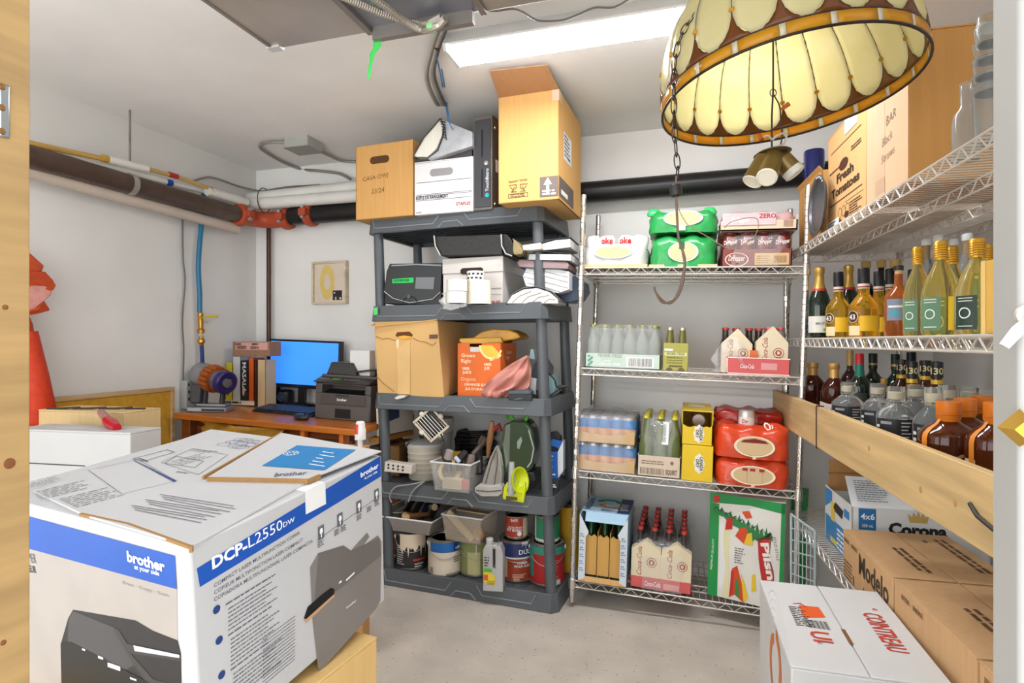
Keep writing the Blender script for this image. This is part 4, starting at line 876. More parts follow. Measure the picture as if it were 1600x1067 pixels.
def stroke(mb, T, pts, wd_, z=.001, close=False):
    q = [V((*p, 0)) for p in pts]
    if close: q.append(q[0])
    for a, b in zip(q, q[1:]):
        d = (b-a).normalized(); n = V((-d.y, d.x, 0))*wd_; poly(mb, T, [(v.x, v.y) for v in (a-n-d*wd_, b-n+d*wd_, b+n+d*wd_, a+n-d*wd_)], z)
    return mb
for s_ in (0, 1):
    ox = wd*(.18+.17*s_); sx = 1 if s_ == 0 else -1; cx = ox+(.0 if s_ == 0 else wd*.14)
    stroke(m1, T, [(cx, h*.165), (cx+sx*wd*.12, h*.165), (cx+sx*wd*.12, h*.135), (cx+sx*wd*.04, h*.10), (cx+sx*wd*.12, h*.10)], .0018); stroke(m1, T, [(cx+sx*wd*.02, h*.15), (cx+sx*wd*.06, h*.12), (cx+sx*wd*.09, h*.145)], .0016)
stroke(m1, T, [(wd*.17, h*.045), (wd*.49, h*.048), (wd*.49, h*.085), (wd*.17, h*.08)], .0013, close=True); bars(m1, T, wd*.2, h*.07, wd*.26, 2, .004, .004, .1); obj('transit_mark', m1, ik, tb)
obj('address_label', quad(MB(), Tr, d*.18, h*.42, d*.52, h*.68), mat((232, 232, 230), .5), tb); m1 = MB(); bars(m1, Tr, d*.21, h*.64, d*.26, 6, .008, .009, .4, .0016); quad(m1, Tr, d*.36, h*.45, d*.46, h*.475, .0016); obj('label_print', m1, mat((90, 96, 104), .6), tb)
m1 = MB().box(wd/2-.03, -d/2-.0008, h-.045, wd/2+.0008, -d/2+.05, h+.001); obj('packing_tape', m1, mat((214, 190, 160), .3), tb)
# --- second tier
z0 = TB[3]; Yf = 2.545
fo = WY(645, 474, Yf); fo.z = z0; ef = thing('expanding_file', 'black expanding file with curved flap, elastic and a green label', 'folder', fo); blkp = mat((18, 19, 20), .42)
Yf2 = Yf
slab('file_body', ef, fo, [(600, 474.5), (608, 414), (691, 413), (689, 476.5)], Yf, .12, blkp, bevel=.003)
slab('file_flap', ef, fo, [(604, 424), (609, 412), (691, 411), (690, 424), (688, 455), (676, 466), (640, 472), (614, 465), (600, 455)], Yf-.004, .005, mat((24, 25, 26), .36), bevel=.001)
def pline(mb, Y, pts, r, o): return mb.tube([WY(px, py, Y)-V(o) for px, py in pts], r, 5)
obj('flap_piping', pline(MB(), Yf-.006, [(600, 455), (614, 466), (640, 473), (676, 467), (688, 456)], .0018, fo), mat((190, 192, 194), .4), ef); obj('top_bar', pline(MB(), Yf-.007, [(612, 415), (650, 413), (690, 414.5)], .004, fo), mat((150, 154, 158), .3, .4), ef)
obj('elastic', pline(MB(), Yf-.010, [(627, 474), (633, 466), (640, 462), (648, 466), (653, 474)], .0015, fo), mat((20, 20, 22), .5), ef); obj('button', MB().lathe([(.013, 0), (.011, .006), (0, .007)], 16, loc(*(WY(639, 463, Yf-.005)-fo)) @ rot(90, 'X')), mat((60, 62, 66), .3), ef)
gl = slab('green_label', ef, fo, [(613, 436), (646, 433.5), (646, 441.5), (613, 442.5)], Yf-.006, .0015, mat((28, 190, 84), .5))
m1 = MB(); Tq = frame(WY(615, 440, Yf-.0065)-fo, (1, 0, 0), (0, 0, 1)); write(ef, Tq, mat((16, 90, 40), .5), [('ACCORD FILES', 0, 0, .011, dict(wid=.085, bold=.03))])
slab('clear_pocket', ef, fo, [(650, 433), (679, 433), (677, 452), (648.5, 451)], Yf-.006, .0015, mat((96, 98, 100), .2))
p, a, wd, h = fit(691, 2.535, 786, 2.515, 402, .30, z0)
sb = thing('archive_box', 'grey white archive box with lid behind the tape rolls on the second tier', 'box', p, a); T = FACE(wd, .30, h, 'f'); bxm = mat((206, 200, 194), .65, kind='paint')
obj('box_body', MB().box(-wd/2+.003, -.147, 0, wd/2-.003, .147, h*.7), bxm, sb, bevel=.002); obj('lid', MB().box(-wd/2, -.15, h*.68, wd/2, .15, h), bxm, sb, bevel=.003)
obj('lid_line', quad(MB(), T, 0, h*.675, wd, h*.684, .0008), mat((90, 84, 78), .7), sb); hole(sb, T, wd*.52, h*.72, wd*.33, h*.13, mat((50, 38, 28), .9), z=.0016)
write(sb, T, mat((176, 40, 48), .6), [('STAPLES', wd*.70, h*.03, .015, dict(wid=wd*.26, bold=.03))]); m1 = MB(); quad(m1, T, wd*.8, h*.34, wd*.97, h*.35); quad(m1, T, wd*.8, h*.22, wd*.97, h*.228); obj('ruled_line', m1, dk_, sb)
po = V((p[0], p[1], p[2]+h)); pf = thing('portfolio_case', 'soft black portfolio case with piped edge lying on the lidded archive box', 'case', po)
slab('case_body', pf, po, [(690, 400), (683, 392), (679, 380), (678, 369), (782, 366), (785, 375), (785, 393), (786, 398)], 2.50, .24, mat((32, 30, 29), .42, kind='cloth'), bevel=.004)
slab('case_end', pf, po, [(783, 366), (790, 365), (797, 372), (804, 384), (806, 394), (800, 400), (788, 399), (785, 390)], 2.49, .2, mat((20, 19, 19), .45), bevel=.004)
obj('piping', pline(MB(), 2.488, [(678, 368), (680, 384), (688, 399)], .003, po), mat((196, 192, 184), .4), pf); obj('piping', pline(MB(), 2.478, [(783, 366), (784, 384), (790, 396), (800, 400)], .003, po), mat((196, 192, 184), .4), pf)
# paint brush + stacked binders on the right
so = WY(845, 474, 2.50); so.z = z0
def flat_stack(lab, pts, Y, d, m, cat='binder', name='binder', cover=None, cm=None, ridge=None):
    o = WY(*pts[0], Y); t = thing(name, lab, cat, o)
    slab('pages', t, o, pts, Y, d, m, bevel=.001)
    if cover: 
        mb = MB(); q = [WY(px, py, Y-.004)-o for px, py in cover]
        for a_, b_ in zip(q, q[1:]): 
            n_ = V((0, 0, .0018)); dd_ = V((0, d+.008, 0)); mb.hexa([a_-n_, b_-n_, b_-n_+dd_, a_-n_+dd_, a_+n_, b_+n_, b_+n_+dd_, a_+n_+dd_])
        obj('cover', mb, cm, t)
    if ridge:
        mb = MB()
        for ln in ridge: pline(mb, Y-.002, ln, .0012, o)
        obj('page_edge', mb, mat((150, 146, 140), .6), t)
    return t
paper = mat((214, 210, 204), .7, kind='card'); dkc = mat((34, 36, 42), .4)
flat_stack('half round open binder with yellowed pages, lowest on the right of the second tier', [(791, 474), (800, 461), (818, 452), (838, 450), (858, 456), (872, 467), (872, 474)], 2.49, .18, paper, cover=[(790, 475), (800, 459), (818, 449.5), (840, 447), (862, 455), (875, 470)], cm=mat((96, 96, 98), .3), ridge=[[(800, 473), (812, 462), (830, 455)], [(815, 473), (826, 463), (846, 457)], [(830, 473), (842, 464), (858, 461)], [(850, 473), (858, 467), (868, 468)]])
flat_stack('bulging stack of loose papers in a clear folder above the half round binder', [(822, 447), (817, 432), (822, 420), (836, 414), (862, 419), (889, 424), (889, 452), (872, 458), (858, 455), (840, 449)], 2.52, .18, mat((222, 222, 222), .6, kind='card'), name='paper_stack', cat='papers', ridge=[[(818, 432), (850, 440), (888, 450)], [(820, 425), (850, 431), (888, 441)], [(826, 420), (850, 424), (888, 433)], [(824, 442), (850, 448), (876, 456)]], cover=[(816, 432), (821, 420), (836, 413)], cm=mat((90, 120, 170), .4))
flat_stack('black binder with mauve cover on the paper stack', [(809, 415), (808, 409), (812, 406), (886, 409), (889, 414), (887, 420), (850, 419), (812, 417)], 2.51, .2, mat((150, 124, 124), .5), cover=[(886, 409), (812, 405.5), (807.5, 410), (811, 417.5), (850, 419.5), (887, 420.5)], cm=dkc)
flat_stack('grey white binder second from the top of the right hand stack', [(826, 404), (827, 397), (892, 397), (892, 407), (826, 405.5)], 2.50, .22, mat((206, 206, 208), .6, kind='card'), cover=[(892, 396), (846, 392.5), (826, 396.5)], cm=dkc)
flat_stack('white folder topmost of the right hand stack, under the brush handle', [(845, 391.5), (846, 381), (868, 375), (891, 373), (891, 386), (868, 389)], 2.505, .2, mat((220, 218, 212), .6, kind='card'), cover=[(840, 381), (866, 373.5), (892, 371)], cm=dkc)
flat_stack('dark blue binder edge hanging out behind the wire rack post', [(872, 470), (874, 455), (884, 436), (898, 431), (912, 440), (914, 455), (905, 468), (890, 472)], 2.60, .14, mat((46, 62, 84), .4), name='binder', cat='binder')
br_ = WY(808, 390, 2.47); pb_ = thing('paint_brush', 'flat tan brush with white handle lying beside the portfolio case', 'brush', br_)
slab('bristles', pb_, br_, [(803, 398), (801, 390), (802, 376), (800, 372), (806, 376), (812, 383), (817, 392), (815, 397)], 2.46, .08, mat((150, 132, 92), .7, kind='cloth'), bevel=.003)
slab('handle', pb_, br_, [(817, 391), (816, 383), (830, 381), (845, 379), (846, 389), (830, 391)], 2.465, .05, mat((208, 204, 186), .5), bevel=.003)
# tape rolls
def tape_roll(lab, pxc, pyb, r, h, zb, c, group=None, wraps=False):
    q = WZ(pxc, pyb, zb); q = back(q, r); t = thing('tape_roll', lab, 'tape', (q.x, q.y, zb)); 
    obj('tape', MB().lathe([(r*.78, 0), (r, 0), (r, h), (r*.78, h), (r*.78, 0)], 28), mat(c, .18, coat=.6), t); obj('core', MB().lathe([(r*.72, 0), (r*.78, 0), (r*.78, h), (r*.72, h), (r*.72, 0)], 24), mat((190, 160, 120), .7), t)
    return t, q
k2 = 2.6/900
ta, qa = tape_roll('clear packing tape roll, lower right of the three standing before the archive box', 749, 474, .055, .052, z0+.0, (236, 230, 212))
tb2, qb = tape_roll('clear packing tape roll stacked on another behind the crinkled plastic bag', 714, 456, .045, .05, z0+.052, (238, 234, 222)); tb3, _ = tape_roll('clear packing tape roll hidden in the crinkled plastic bag', 713, 473, .046, .05, z0, (226, 224, 218))
tb2.location.x, tb2.location.y = tb3.location.x+.003, tb3.location.y
tc_, qc = tape_roll('white tape roll printed with black marks, stacked highest on the clear tape roll', 741, 441, .040, .042, z0+.105, (236, 234, 232)); 
td_, _ = tape_roll('clear packing tape roll in the middle of the right hand pile of tape', 749, 457, .054, .052, z0+.0525, (242, 236, 216)); td_.location.x, td_.location.y = ta.location.x, ta.location.y; tc_.location.x, tc_.location.y = ta.location.x-.02, ta.location.y+.005
m1 = MB()
for k in range(5):
    for zz in (.006, .024):
        a0 = -PI*.9+k*.5+zz*9; m1.lathe([(.0403, zz), (.0403, zz+.009)], 4, a0=a0, a1=a0+.3)
obj('print', m1, mat((40, 40, 44), .5), tc_)
bagm = mat((232, 232, 230), .15, coat=.4, alpha=.55)
r_ = random.Random(3); bo_ = WY(708, 472, 2.48); pbg = MB()
def bagf(i, j):
    px = 689+38*i+4*math.sin(j*9); py = 458+27*j*(1-.35*abs(i-.35)); q = WY(px, py, 2.474-.018*math.sin(i*PI)-.010*r_.random()-.02*j); return q
tag(obj('plastic_bag', pbg.grid(bagf, 12, 9), mat((226, 226, 224), .12, alpha=.5, coat=.5), smooth=25, solid=.0006), 'crinkled clear plastic bag hanging over the second tier lip', 'bag')
tpg = slab('green_tape', None, V((0, 0, 0)), [(584, 481), (590, 480), (590, 491), (584, 492)], 2.522, .002, mat((80, 200, 100), .5)); tag(tpg, 'small green tape square stuck on the left end of the second tier', 'tape')
# --- third tier
z0 = TB[2]
xa, xb = X(588, 2.545), X(691, 2.53); 
oo = V((xa, 2.54, z0)); kb2 = thing('kraft_box', 'battered kraft box with torn hand hole on the third tier', 'box', oo); km = mat((216, 174, 114), .8, kind='paint')
q = [WY(*e)-oo for e in ((590, 616, 2.55), (694, 618, 2.51), (715, 616, 2.78), (612, 612, 2.80))]
for v in q: v.z = 0
tq = [WY(*e)-oo for e in ((585, 501, 2.55), (683, 501, 2.51), (730, 510, 2.82), (600, 505, 2.84))]; zt_ = (tq[0].z+tq[1].z)/2
for v in tq: v.z = zt_
obj('box_body', MB().hexa(q+tq), km, kb2, bevel=.005)
Yk = 2.535; 
obj('top_flap', MB().hexa([V((tq[0].x-.018, tq[0].y-.02, zt_-.03)), V((tq[1].x-.0, tq[1].y-.006, zt_-.0)), V((tq[1].x, tq[1].y+.1, zt_+.005)), V((tq[0].x-.0, tq[0].y+.1, zt_+.01)), V((tq[0].x-.018, tq[0].y-.02, zt_-.026)), V((tq[1].x, tq[1].y-.006, zt_+.004)), V((tq[1].x, tq[1].y+.1, zt_+.009)), V((tq[0].x, tq[0].y+.1, zt_+.022))]), km, kb2)
def pp2(t, o, name, pts, ya, yb, m, th=.002):   # flat piece on a face running from depth ya (left px) to yb
    x0, x1 = min(p_[0] for p_ in pts), max(p_[0] for p_ in pts)
    q_ = [WY(px, py, ya+(yb-ya)*(px-585)/(683-585))-V(o) for px, py in pts]; n = len(q_); mb = MB().add([v-V((0, th, 0)) for v in q_]+q_, [tuple(range(n)), tuple(range(2*n-1, n-1, -1))]+[(i, n+i, n+(i+1) % n, (i+1) % n) for i in range(n)])
    return obj(name, mb, m, t)
pp2(kb2, oo, 'torn_hole', [(618, 524), (621, 519), (640, 518), (645, 523), (643, 527), (632, 529), (622, 527)], 2.549, 2.509, mat((98, 58, 20), .9)); pp2(kb2, oo, 'hole_rim', [(621, 526), (632, 524), (644, 526), (642, 528.5), (630, 530)], 2.5475, 2.5075, mat((236, 170, 60), .7))
pp2(kb2, oo, 'tear', [(619, 533), (623, 529), (624, 540), (621, 548)], 2.549, 2.509, mat((240, 214, 170), .8)); pp2(kb2, oo, 'tape_square', [(671, 523), (684, 522.5), (684, 529), (671, 529.5)], 2.5485, 2.5085, mat((104, 66, 48), .4))
m1 = MB(); 
for pts in ([(587, 525), (598, 530), (606, 528), (618, 532)], [(645, 528), (655, 533), (664, 534), (676, 540), (681, 535)], [(588, 588), (600, 600), (616, 612)]): m1.tube([WY(px, py, 2.548-.04*(px-585)/98)-oo for px, py in pts], .0016, 5)
obj('crease', m1, mat((160, 110, 58), .8), kb2); pp2(kb2, oo, 'tape_seam', [(620, 545), (641, 530), (641, 616), (622, 616)], 2.549, 2.509, mat((222, 182, 122), .35))
tag(slab('torn_scrap', None, V((0, 0, 0)), [(616, 622), (622, 618), (634, 618), (632, 621), (620, 624)], 2.50, .03, mat((222, 218, 210), .6)), 'small torn white scrap under the front edge of the battered kraft box', 'scrap')
p, a, wd, h = fit(715, 2.56, 783, 2.545, 536, .20, z0)
oj = thing('juice_carton', 'orange printed juice case with cut out handle on the third tier', 'box', p, a); om = mat((226, 104, 22), .5); b_ = MB(); th = .004; d = .20
b_.box(-wd/2, -d/2, 0, wd/2, d/2, .005).box(-wd/2, d/2-th, 0, wd/2, d/2, h).box(-wd/2, -d/2, 0, -wd/2+th, d/2, h).box(wd/2-th, -d/2, 0, wd/2, d/2, h)
b_.box(-wd/2, -d/2, 0, wd/2, -d/2+th, h*.84).box(-wd/2, -d/2, h*.84, -wd*.22, -d/2+th, h).box(wd*.06, -d/2, h*.84, wd/2, -d/2+th, h); obj('box_body', b_, om, oj); T = FACE(wd, d, h, 'f'); Tr = FACE(wd, d, h, 'r')
obj('inner_board', MB().box(-wd*.22, -d/2+th+.001, h*.7, wd*.16, -d/2+th+.004, h*.93), mat((214, 210, 204), .7), oj)
ye = mat((240, 190, 60), .5); m1 = MB(); nA = 16
def arc(mb, T, cx, cy, r0, r1, a0, a1, z): 
    vs = [(cx+r*math.cos(a0+(a1-a0)*k/nA), cy+r*math.sin(a0+(a1-a0)*k/nA), z) for r in (r0, r1) for k in range(nA+1)]; return mb.add(vs, [(k, k+1, nA+2+k, nA+1+k) for k in range(nA)], T)
arc(m1, T, wd*.80, h*.96, 0, h*.22, PI, 1.75*PI, .001); obj('orange_slice', m1, ye, oj); m1 = MB(); arc(m1, T, wd*.80, h*.96, h*.22, h*.26, PI, 1.75*PI, .0012); arc(m1, T, wd*.70, h*.96, h*.26, h*.29, 1.55*PI, 1.9*PI, .0012); obj('slice_rind', m1, mat((246, 222, 150), .5), oj)
ojw = mat((250, 226, 190), .5); write(oj, T, ojw, [('Grown', wd*.09, h*.74, h*.07), ('Right', wd*.09, h*.64, h*.07), ('100%', wd*.12, h*.51, h*.05, dict(bold=.03)), ('JUICE', wd*.12, h*.44, h*.05, dict(bold=.03)), ('100%', wd*.62, h*.59, h*.05, dict(bold=.03)), ('JUS', wd*.62, h*.52, h*.05, dict(bold=.03)), ('Organic', wd*.08, h*.31, h*.07, dict(bold=-.01)), ('ORANGE JUICE', wd*.16, h*.22, h*.045, dict(wid=wd*.6, bold=.02)), ("JUS D'ORANGE", wd*.18, h*.14, h*.045, dict(wid=wd*.55, bold=.02))])
write(oj, Tr, ojw, [('Grown', d*.30, h*.80, h*.07), ('Right', d*.30, h*.70, h*.07)])
eo = WY(760, 530, 2.58); mv = thing('padded_envelope', 'mustard padded envelope stuffed on top of the orange juice case', 'envelope', eo); 
slab('envelope_body', mv, eo, [(717, 535), (717, 529), (740, 527), (752, 518), (772, 513.5), (795, 515), (808, 520), (814, 527), (806, 530), (786, 533), (784, 537)], 2.60, .16, mat((214, 152, 34), .35, kind='worn'), bevel=.008, seg=3); slab('envelope_flap', mv, eo, [(718, 533), (718, 528.5), (782, 527), (786, 536), (722, 538)], 2.585, .014, mat((226, 166, 40), .35), bevel=.004)
# pink cloth
pk2 = MB(); r_ = random.Random(8)
ol = [(822, 556), (800, 568), (778, 583), (762, 597), (750, 612), (757, 621)]; orr = [(826, 556), (830, 575), (830, 592), (826, 606), (808, 612), (792, 622)]
def pink(i, j):
    k = j*5; a_ = int(min(k, 4)); f = k-a_; l = [ol[a_][c]*(1-f)+ol[a_+1][c]*f for c in (0, 1)]; r2 = [orr[a_][c]*(1-f)+orr[a_+1][c]*f for c in (0, 1)]
    px = l[0]*(1-i)+r2[0]*i; py = l[1]*(1-i)+r2[1]*i; Y = 2.53-.05*math.sin(i*PI)-.018*math.sin(i*17+j*5)*(.3+j)-.012*math.sin(j*14+i*4); q = WY(px, py, Y); q.z = max(q.z, z0+.004); return q
tag(obj('pink_cloth', pk2.grid(pink, 26, 16), mat((200, 136, 124), .65, kind='plain'), smooth=60, solid=.004), 'dusty pink cloth draped in folds against the orange juice case', 'cloth')
lo_ = WY(845, 615, 2.60); lo_.z = z0; lp = thing('label_printer', 'pale teal desktop device with dark hinged lid behind the right post of the third tier', 'device', lo_); teal = mat((122, 152, 156), .4)
slab('device_body', lp, lo_, [(840, 619), (842, 590), (862, 586), (868, 600), (866, 617)], 2.60, .12, teal, bevel=.004); slab('device_lid', lp, lo_, [(830, 592), (834, 568), (846, 556), (858, 575), (856, 590), (842, 590)], 2.62, .10, mat((70, 84, 90), .35), bevel=.003); slab('paper_slot', lp, lo_, [(827, 560), (829, 545), (834, 546), (836, 562)], 2.62, .04, mat((150, 176, 182), .4), bevel=.002); slab('side_panel', lp, lo_, [(826, 610), (830, 590), (838, 592), (836, 618)], 2.585, .02, mat((220, 222, 220), .5), bevel=.002)
for j, (lab, pts, c) in enumerate((('black power adapter under another at the front of the third tier', [(794, 625), (794, 617), (800, 615), (831, 617), (831, 626)], (40, 42, 46)), ('ribbed grey adapter lying on the black power adapter', [(792, 615.5), (794, 610), (824, 608.5), (829, 613), (829, 616)], (74, 78, 84)))):
    o = WY(*pts[0], 2.47); t = thing('power_adapter', lab, 'adapter', o); slab('adapter_body', t, o, pts, 2.475, .06, mat(c, .35), bevel=.002); m1 = MB()
    for k in range(9 if j else 2): pline(m1, 2.4745, [(797+k*3.3+(6 if not j else 0), pts[0][1]-1), (798+k*3.3+(16 if not j else 0), pts[0][1]-(4.5 if j else 3))], .0012, o)
    obj('ridge', m1, mat((120, 126, 130), .4), t)
cbl = spline([WY(846, 584, 2.57), WY(856, 583, 2.56), WY(866, 593, 2.55), WY(870, 604, 2.55), WY(880, 606, 2.56), WY(884, 603, 2.57)]); ca = thing('power_cable', 'black power cable with a plug looping over the teal device', 'cable', cbl[0])
obj('cord', MB().tube([v-cbl[0] for v in cbl], .004, 6), blk, ca); obj('cord_loop', MB().tube([v-cbl[0] for v in spline([WY(880, 606, 2.56), WY(868, 612, 2.54), WY(855, 620, 2.53), WY(848, 612, 2.54), WY(849, 600, 2.55)])], .003, 6), blk, ca); obj('plug', MB().tube([v-cbl[0] for v in (WY(872, 605, 2.54), WY(880, 604, 2.545), WY(886, 603, 2.55))], [.008, .010, .006], 8), blk, ca)
# --- fourth tier
z0 = TB[1]
def at_base(px, py, r, zz=None): q = back(WZ(px, py, z0 if zz is None else zz), r); q.z = z0 if zz is None else zz; return q
q = at_base(664, 752, .09); kx = ZC(q.x, q.y)/900
bk = thing('plastic_bucket', 'ribbed cream plastic bucket behind the clear bin on the fourth tier', 'bucket', q); hb = Z(692, q.x, q.y)-z0; pr_ = [(0, 0), (.082, 0)]
for k in range(5): zz = hb*(.2+.14*k); pr_ += [(.084+.001*k, zz-.006), (.087+.001*k, zz), (.084+.001*k, zz+.006)]
pr_ += [(.092, hb*.92), (.098, hb*.93), (.098, hb), (.09, hb), (.088, hb*.85), (0, hb*.84)]
obj('bucket_wall', MB().lathe(pr_, 28), mat((216, 206, 190), .5), bk); obj('lid_rim', MB().lathe([(.096, hb*.96), (.101, hb*.97), (.101, hb+.004), (.07, hb+.012), (0, hb+.012)], 28), mat((206, 204, 200), .5), bk)
q2 = V((q.x-.01, q.y+.185, z0)); bk2 = thing('plastic_tub', 'tall pale plastic tub standing behind the ribbed cream bucket', 'tub', q2); h2 = Z(652, q2.x, q2.y)-z0; obj('tub_wall', MB().lathe([(0, 0), (.07, 0), (.078, h2*.9), (.085, h2*.91), (.085, h2), (0, h2)], 24), mat((200, 196, 188), .5), bk2); obj('tub_rib', MB().lathe([(.08, h2*.7), (.083, h2*.72), (.08, h2*.74)], 24), mat((180, 176, 168), .5), bk2)
# work light head
wl_o = WY(674, 663, 2.53); wl = thing('work_light', 'square caged work light tilted on its corner above the bucket', 'work light', wl_o); Tw = frame((0, 0, 0), (1, .2, .12), (-.25, 0, 1)); Tw = Tw @ rot(32, 'Z'); s_ = .052
m1 = MB().box(-s_, -s_, -.03, s_, s_, 0, Tw); obj('lamp_housing', m1, mat((34, 32, 32), .4), wl, bevel=.006); m1 = MB()
fr_ = .012
for (x0, y0, x1, y1) in ((-s_-fr_, -s_-fr_, s_+fr_, -s_), (-s_-fr_, s_, s_+fr_, s_+fr_), (-s_-fr_, -s_, -s_, s_), (s_, -s_, s_+fr_, s_)): m1.box(x0, y0, -.012, x1, y1, .010, Tw)
obj('bezel', m1, mat((206, 192, 168), .45), wl, bevel=.003); m1 = MB()
for k in range(7): x = -s_+2*s_*(k+.5)/7; m1.tube([(x, -s_, .008), (x, s_, .008)], .0018, 5, T=Tw)
obj('guard_grille', m1, mat((150, 146, 140), .3, .7), wl)
obj('yoke', MB().tube([v-wl_o for v in (WY(655, 684, 2.52), WY(640, 690, 2.5), WY(634, 698, 2.5))], .005, 6), mat((60, 58, 56), .4), wl); obj('yoke', MB().tube([v-wl_o for v in (WY(689, 678, 2.52), WY(694, 690, 2.53), WY(686, 704, 2.52))], .005, 6), mat((60, 58, 56), .4), wl); 
for k in range(4): a_ = k*PI/2; obj('corner_knob', MB().lathe([(.012, -.004), (.014, .006), (.008, .012), (0, .012)], 10, Tw @ loc((s_+.008)*math.cos(a_)*1.05, (s_+.008)*math.sin(a_)*1.05, 0)), mat((214, 206, 190), .45), wl)
# power strip
o = WY(622, 732, 2.50); ps = thing('power_strip', 'white power strip with round black sockets on the fourth tier', 'power strip', o); slab('strip_body', ps, o, [(600, 737), (601, 721), (643, 727), (643, 741), (636, 740)], 2.50, .05, mat((214, 206, 194), .45), bevel=.003); m1 = MB()
for k in range(4):
    for dy in (0, 5): m1.lathe([(.0052, 0), (.0052, .002), (0, .002)], 10, loc(*(WY(607+k*7.5, 726+dy+k*1.2, 2.4995)-o)) @ rot(90, 'X'))
obj('socket', m1, mat((36, 34, 34), .5), ps)
# clear bin with tape
q = at_base(718, 770, .10); bn = thing('clear_bin', 'clear plastic bin full of odds and ends at the front of the fourth tier', 'bin', q, math.radians(-4)); clr = mat((232, 232, 230), .2, alpha=.24); bwid = .21; bd2 = .20; bh2 = .135
def openbin(t, wd, d, h, m, taper=.85, th=.004, name='bin_wall'):
    a_, b2 = wd/2, d/2; w_ = taper; O = [(-a_*w_, -b2*w_), (a_*w_, -b2*w_), (a_*w_, b2*w_), (-a_*w_, b2*w_)]; P = [(-a_, -b2), (a_, -b2), (a_, b2), (-a_, b2)]; vs = [(x, y, 0) for x, y in O]+[(x, y, h) for x, y in P]+[(x*.955, y*.955, h) for x, y in P]+[(x*.95, y*.95, th) for x, y in O]
    fs = [(3, 2, 1, 0), (12, 13, 14, 15)]+[f for i in range(4) for f in ((i, (i+1) % 4, 4+(i+1) % 4, 4+i), (4+i, 4+(i+1) % 4, 8+(i+1) % 4, 8+i), (8+i, 8+(i+1) % 4, 12+(i+1) % 4, 12+i))]
    obj(name, MB().add(vs, fs), m, t, bevel=.002); rm = MB()
    for i in range(4): a2, c2 = V((*P[i], h)), V((*P[(i+1) % 4], h)); rm.tube([a2, c2], .004, 6)
    obj('rim', rm, mat((236, 236, 236), .3), t)
openbin(bn, bwid, bd2, bh2, clr)
bq = V(bn.location)
def in_bin(dx, dy, dz): return (bq.x+dx, bq.y+dy, bq.z+dz)
t = thing('masking_tape', 'cream masking tape roll standing upright in the clear bin', 'tape', in_bin(-.03, -.045, .085), eul=(PI/2-.15, 0, .1)); obj('tape', MB().lathe([(.038, -.014), (.055, -.014), (.055, .014), (.038, .014), (.038, -.014)], 28), mat((228, 206, 150), .6), t); obj('core', MB().lathe([(.036, -.014), (.038, -.014), (.038, .014), (.036, .014), (.036, -.014)], 24), mat((180, 150, 110), .7), t)
t = thing('yellow_case', 'small yellow case standing at the back of the clear bin', 'case', in_bin(-.035, .03, .012), .2); obj('case_body', MB().box(-.05, -.012, 0, .045, .012, .155), mat((222, 170, 32), .5), t, bevel=.003)
t = thing('paper_pad', 'pad of cream papers lying in the clear bin', 'paper', in_bin(-.01, -.05, .008), .0); obj('pad', MB().box(-.05, -.02, 0, .05, .012, .05), mat((226, 210, 176), .7), t, bevel=.002); m1 = MB()
for k in range(5): m1.box(-.05, -.0206, .008+k*.008, .05, -.02, .009+k*.008)
obj('page_edge', m1, mat((170, 150, 120), .7), t)
t = thing('red_clip', 'small red clip in the right corner of the clear bin', 'clip', in_bin(.055, -.06, .006)); obj('clip_body', MB().box(-.018, -.01, 0, .018, .008, .05), mat((226, 96, 88), .5), t, bevel=.004)
def tool(name, lab, cat, pieces):
    o = V(pieces[0][1][0]); t = thing(name, lab, cat, o)
    for nm, pts, r, c, *k in pieces: obj(nm, MB().tube([V(p_)-o for p_ in pts], r, 10), mat(c, k[0] if k else .4), t)
    return t
tool('tape_gun', 'dark handled tape tool leaning in the clear bin beside the yellow case', 'tool', [('handle', [WY(701, 738, 2.52), WY(700, 722, 2.53), WY(698, 712, 2.54), WY(694, 704, 2.55)], [.014, .02, .024, .018], (54, 50, 52)), ('pad', [WY(700, 716, 2.525), WY(703, 704, 2.52)], [.022, .018], (170, 160, 152))])
tool('utility_knife', 'black and white gripped knife lying across the clear bin', 'knife', [('grip', [WY(718, 735, 2.53), WY(717, 718, 2.53), WY(728, 706, 2.56)], [.016, .022, .018], (40, 38, 42)), ('blade_cover', [WY(711, 714, 2.51), WY(718, 722, 2.51)], [.010, .010], (200, 205, 226))])
tool('screwdriver', 'grey handled tool standing at the right of the clear bin', 'tool', [('handle', [WY(729, 742, 2.52), WY(735, 722, 2.53), WY(738, 710, 2.54)], [.014, .020, .016], (120, 106, 98)), ('shank', [WY(738, 710, 2.54), WY(752, 695, 2.58), WY(757, 686, 2.6)], [.010, .012, .014], (90, 78, 70))])
tool('caulking_gun', 'black tool with a brown grip poking up behind the clear bin', 'tool', [('barrel', [WY(748, 740, 2.56), WY(748, 712, 2.6), WY(752, 694, 2.62)], [.018, .02, .016], (36, 34, 34)), ('grip', [WY(752, 694, 2.62), WY(757, 682, 2.62)], [.02, .018], (122, 98, 82))])
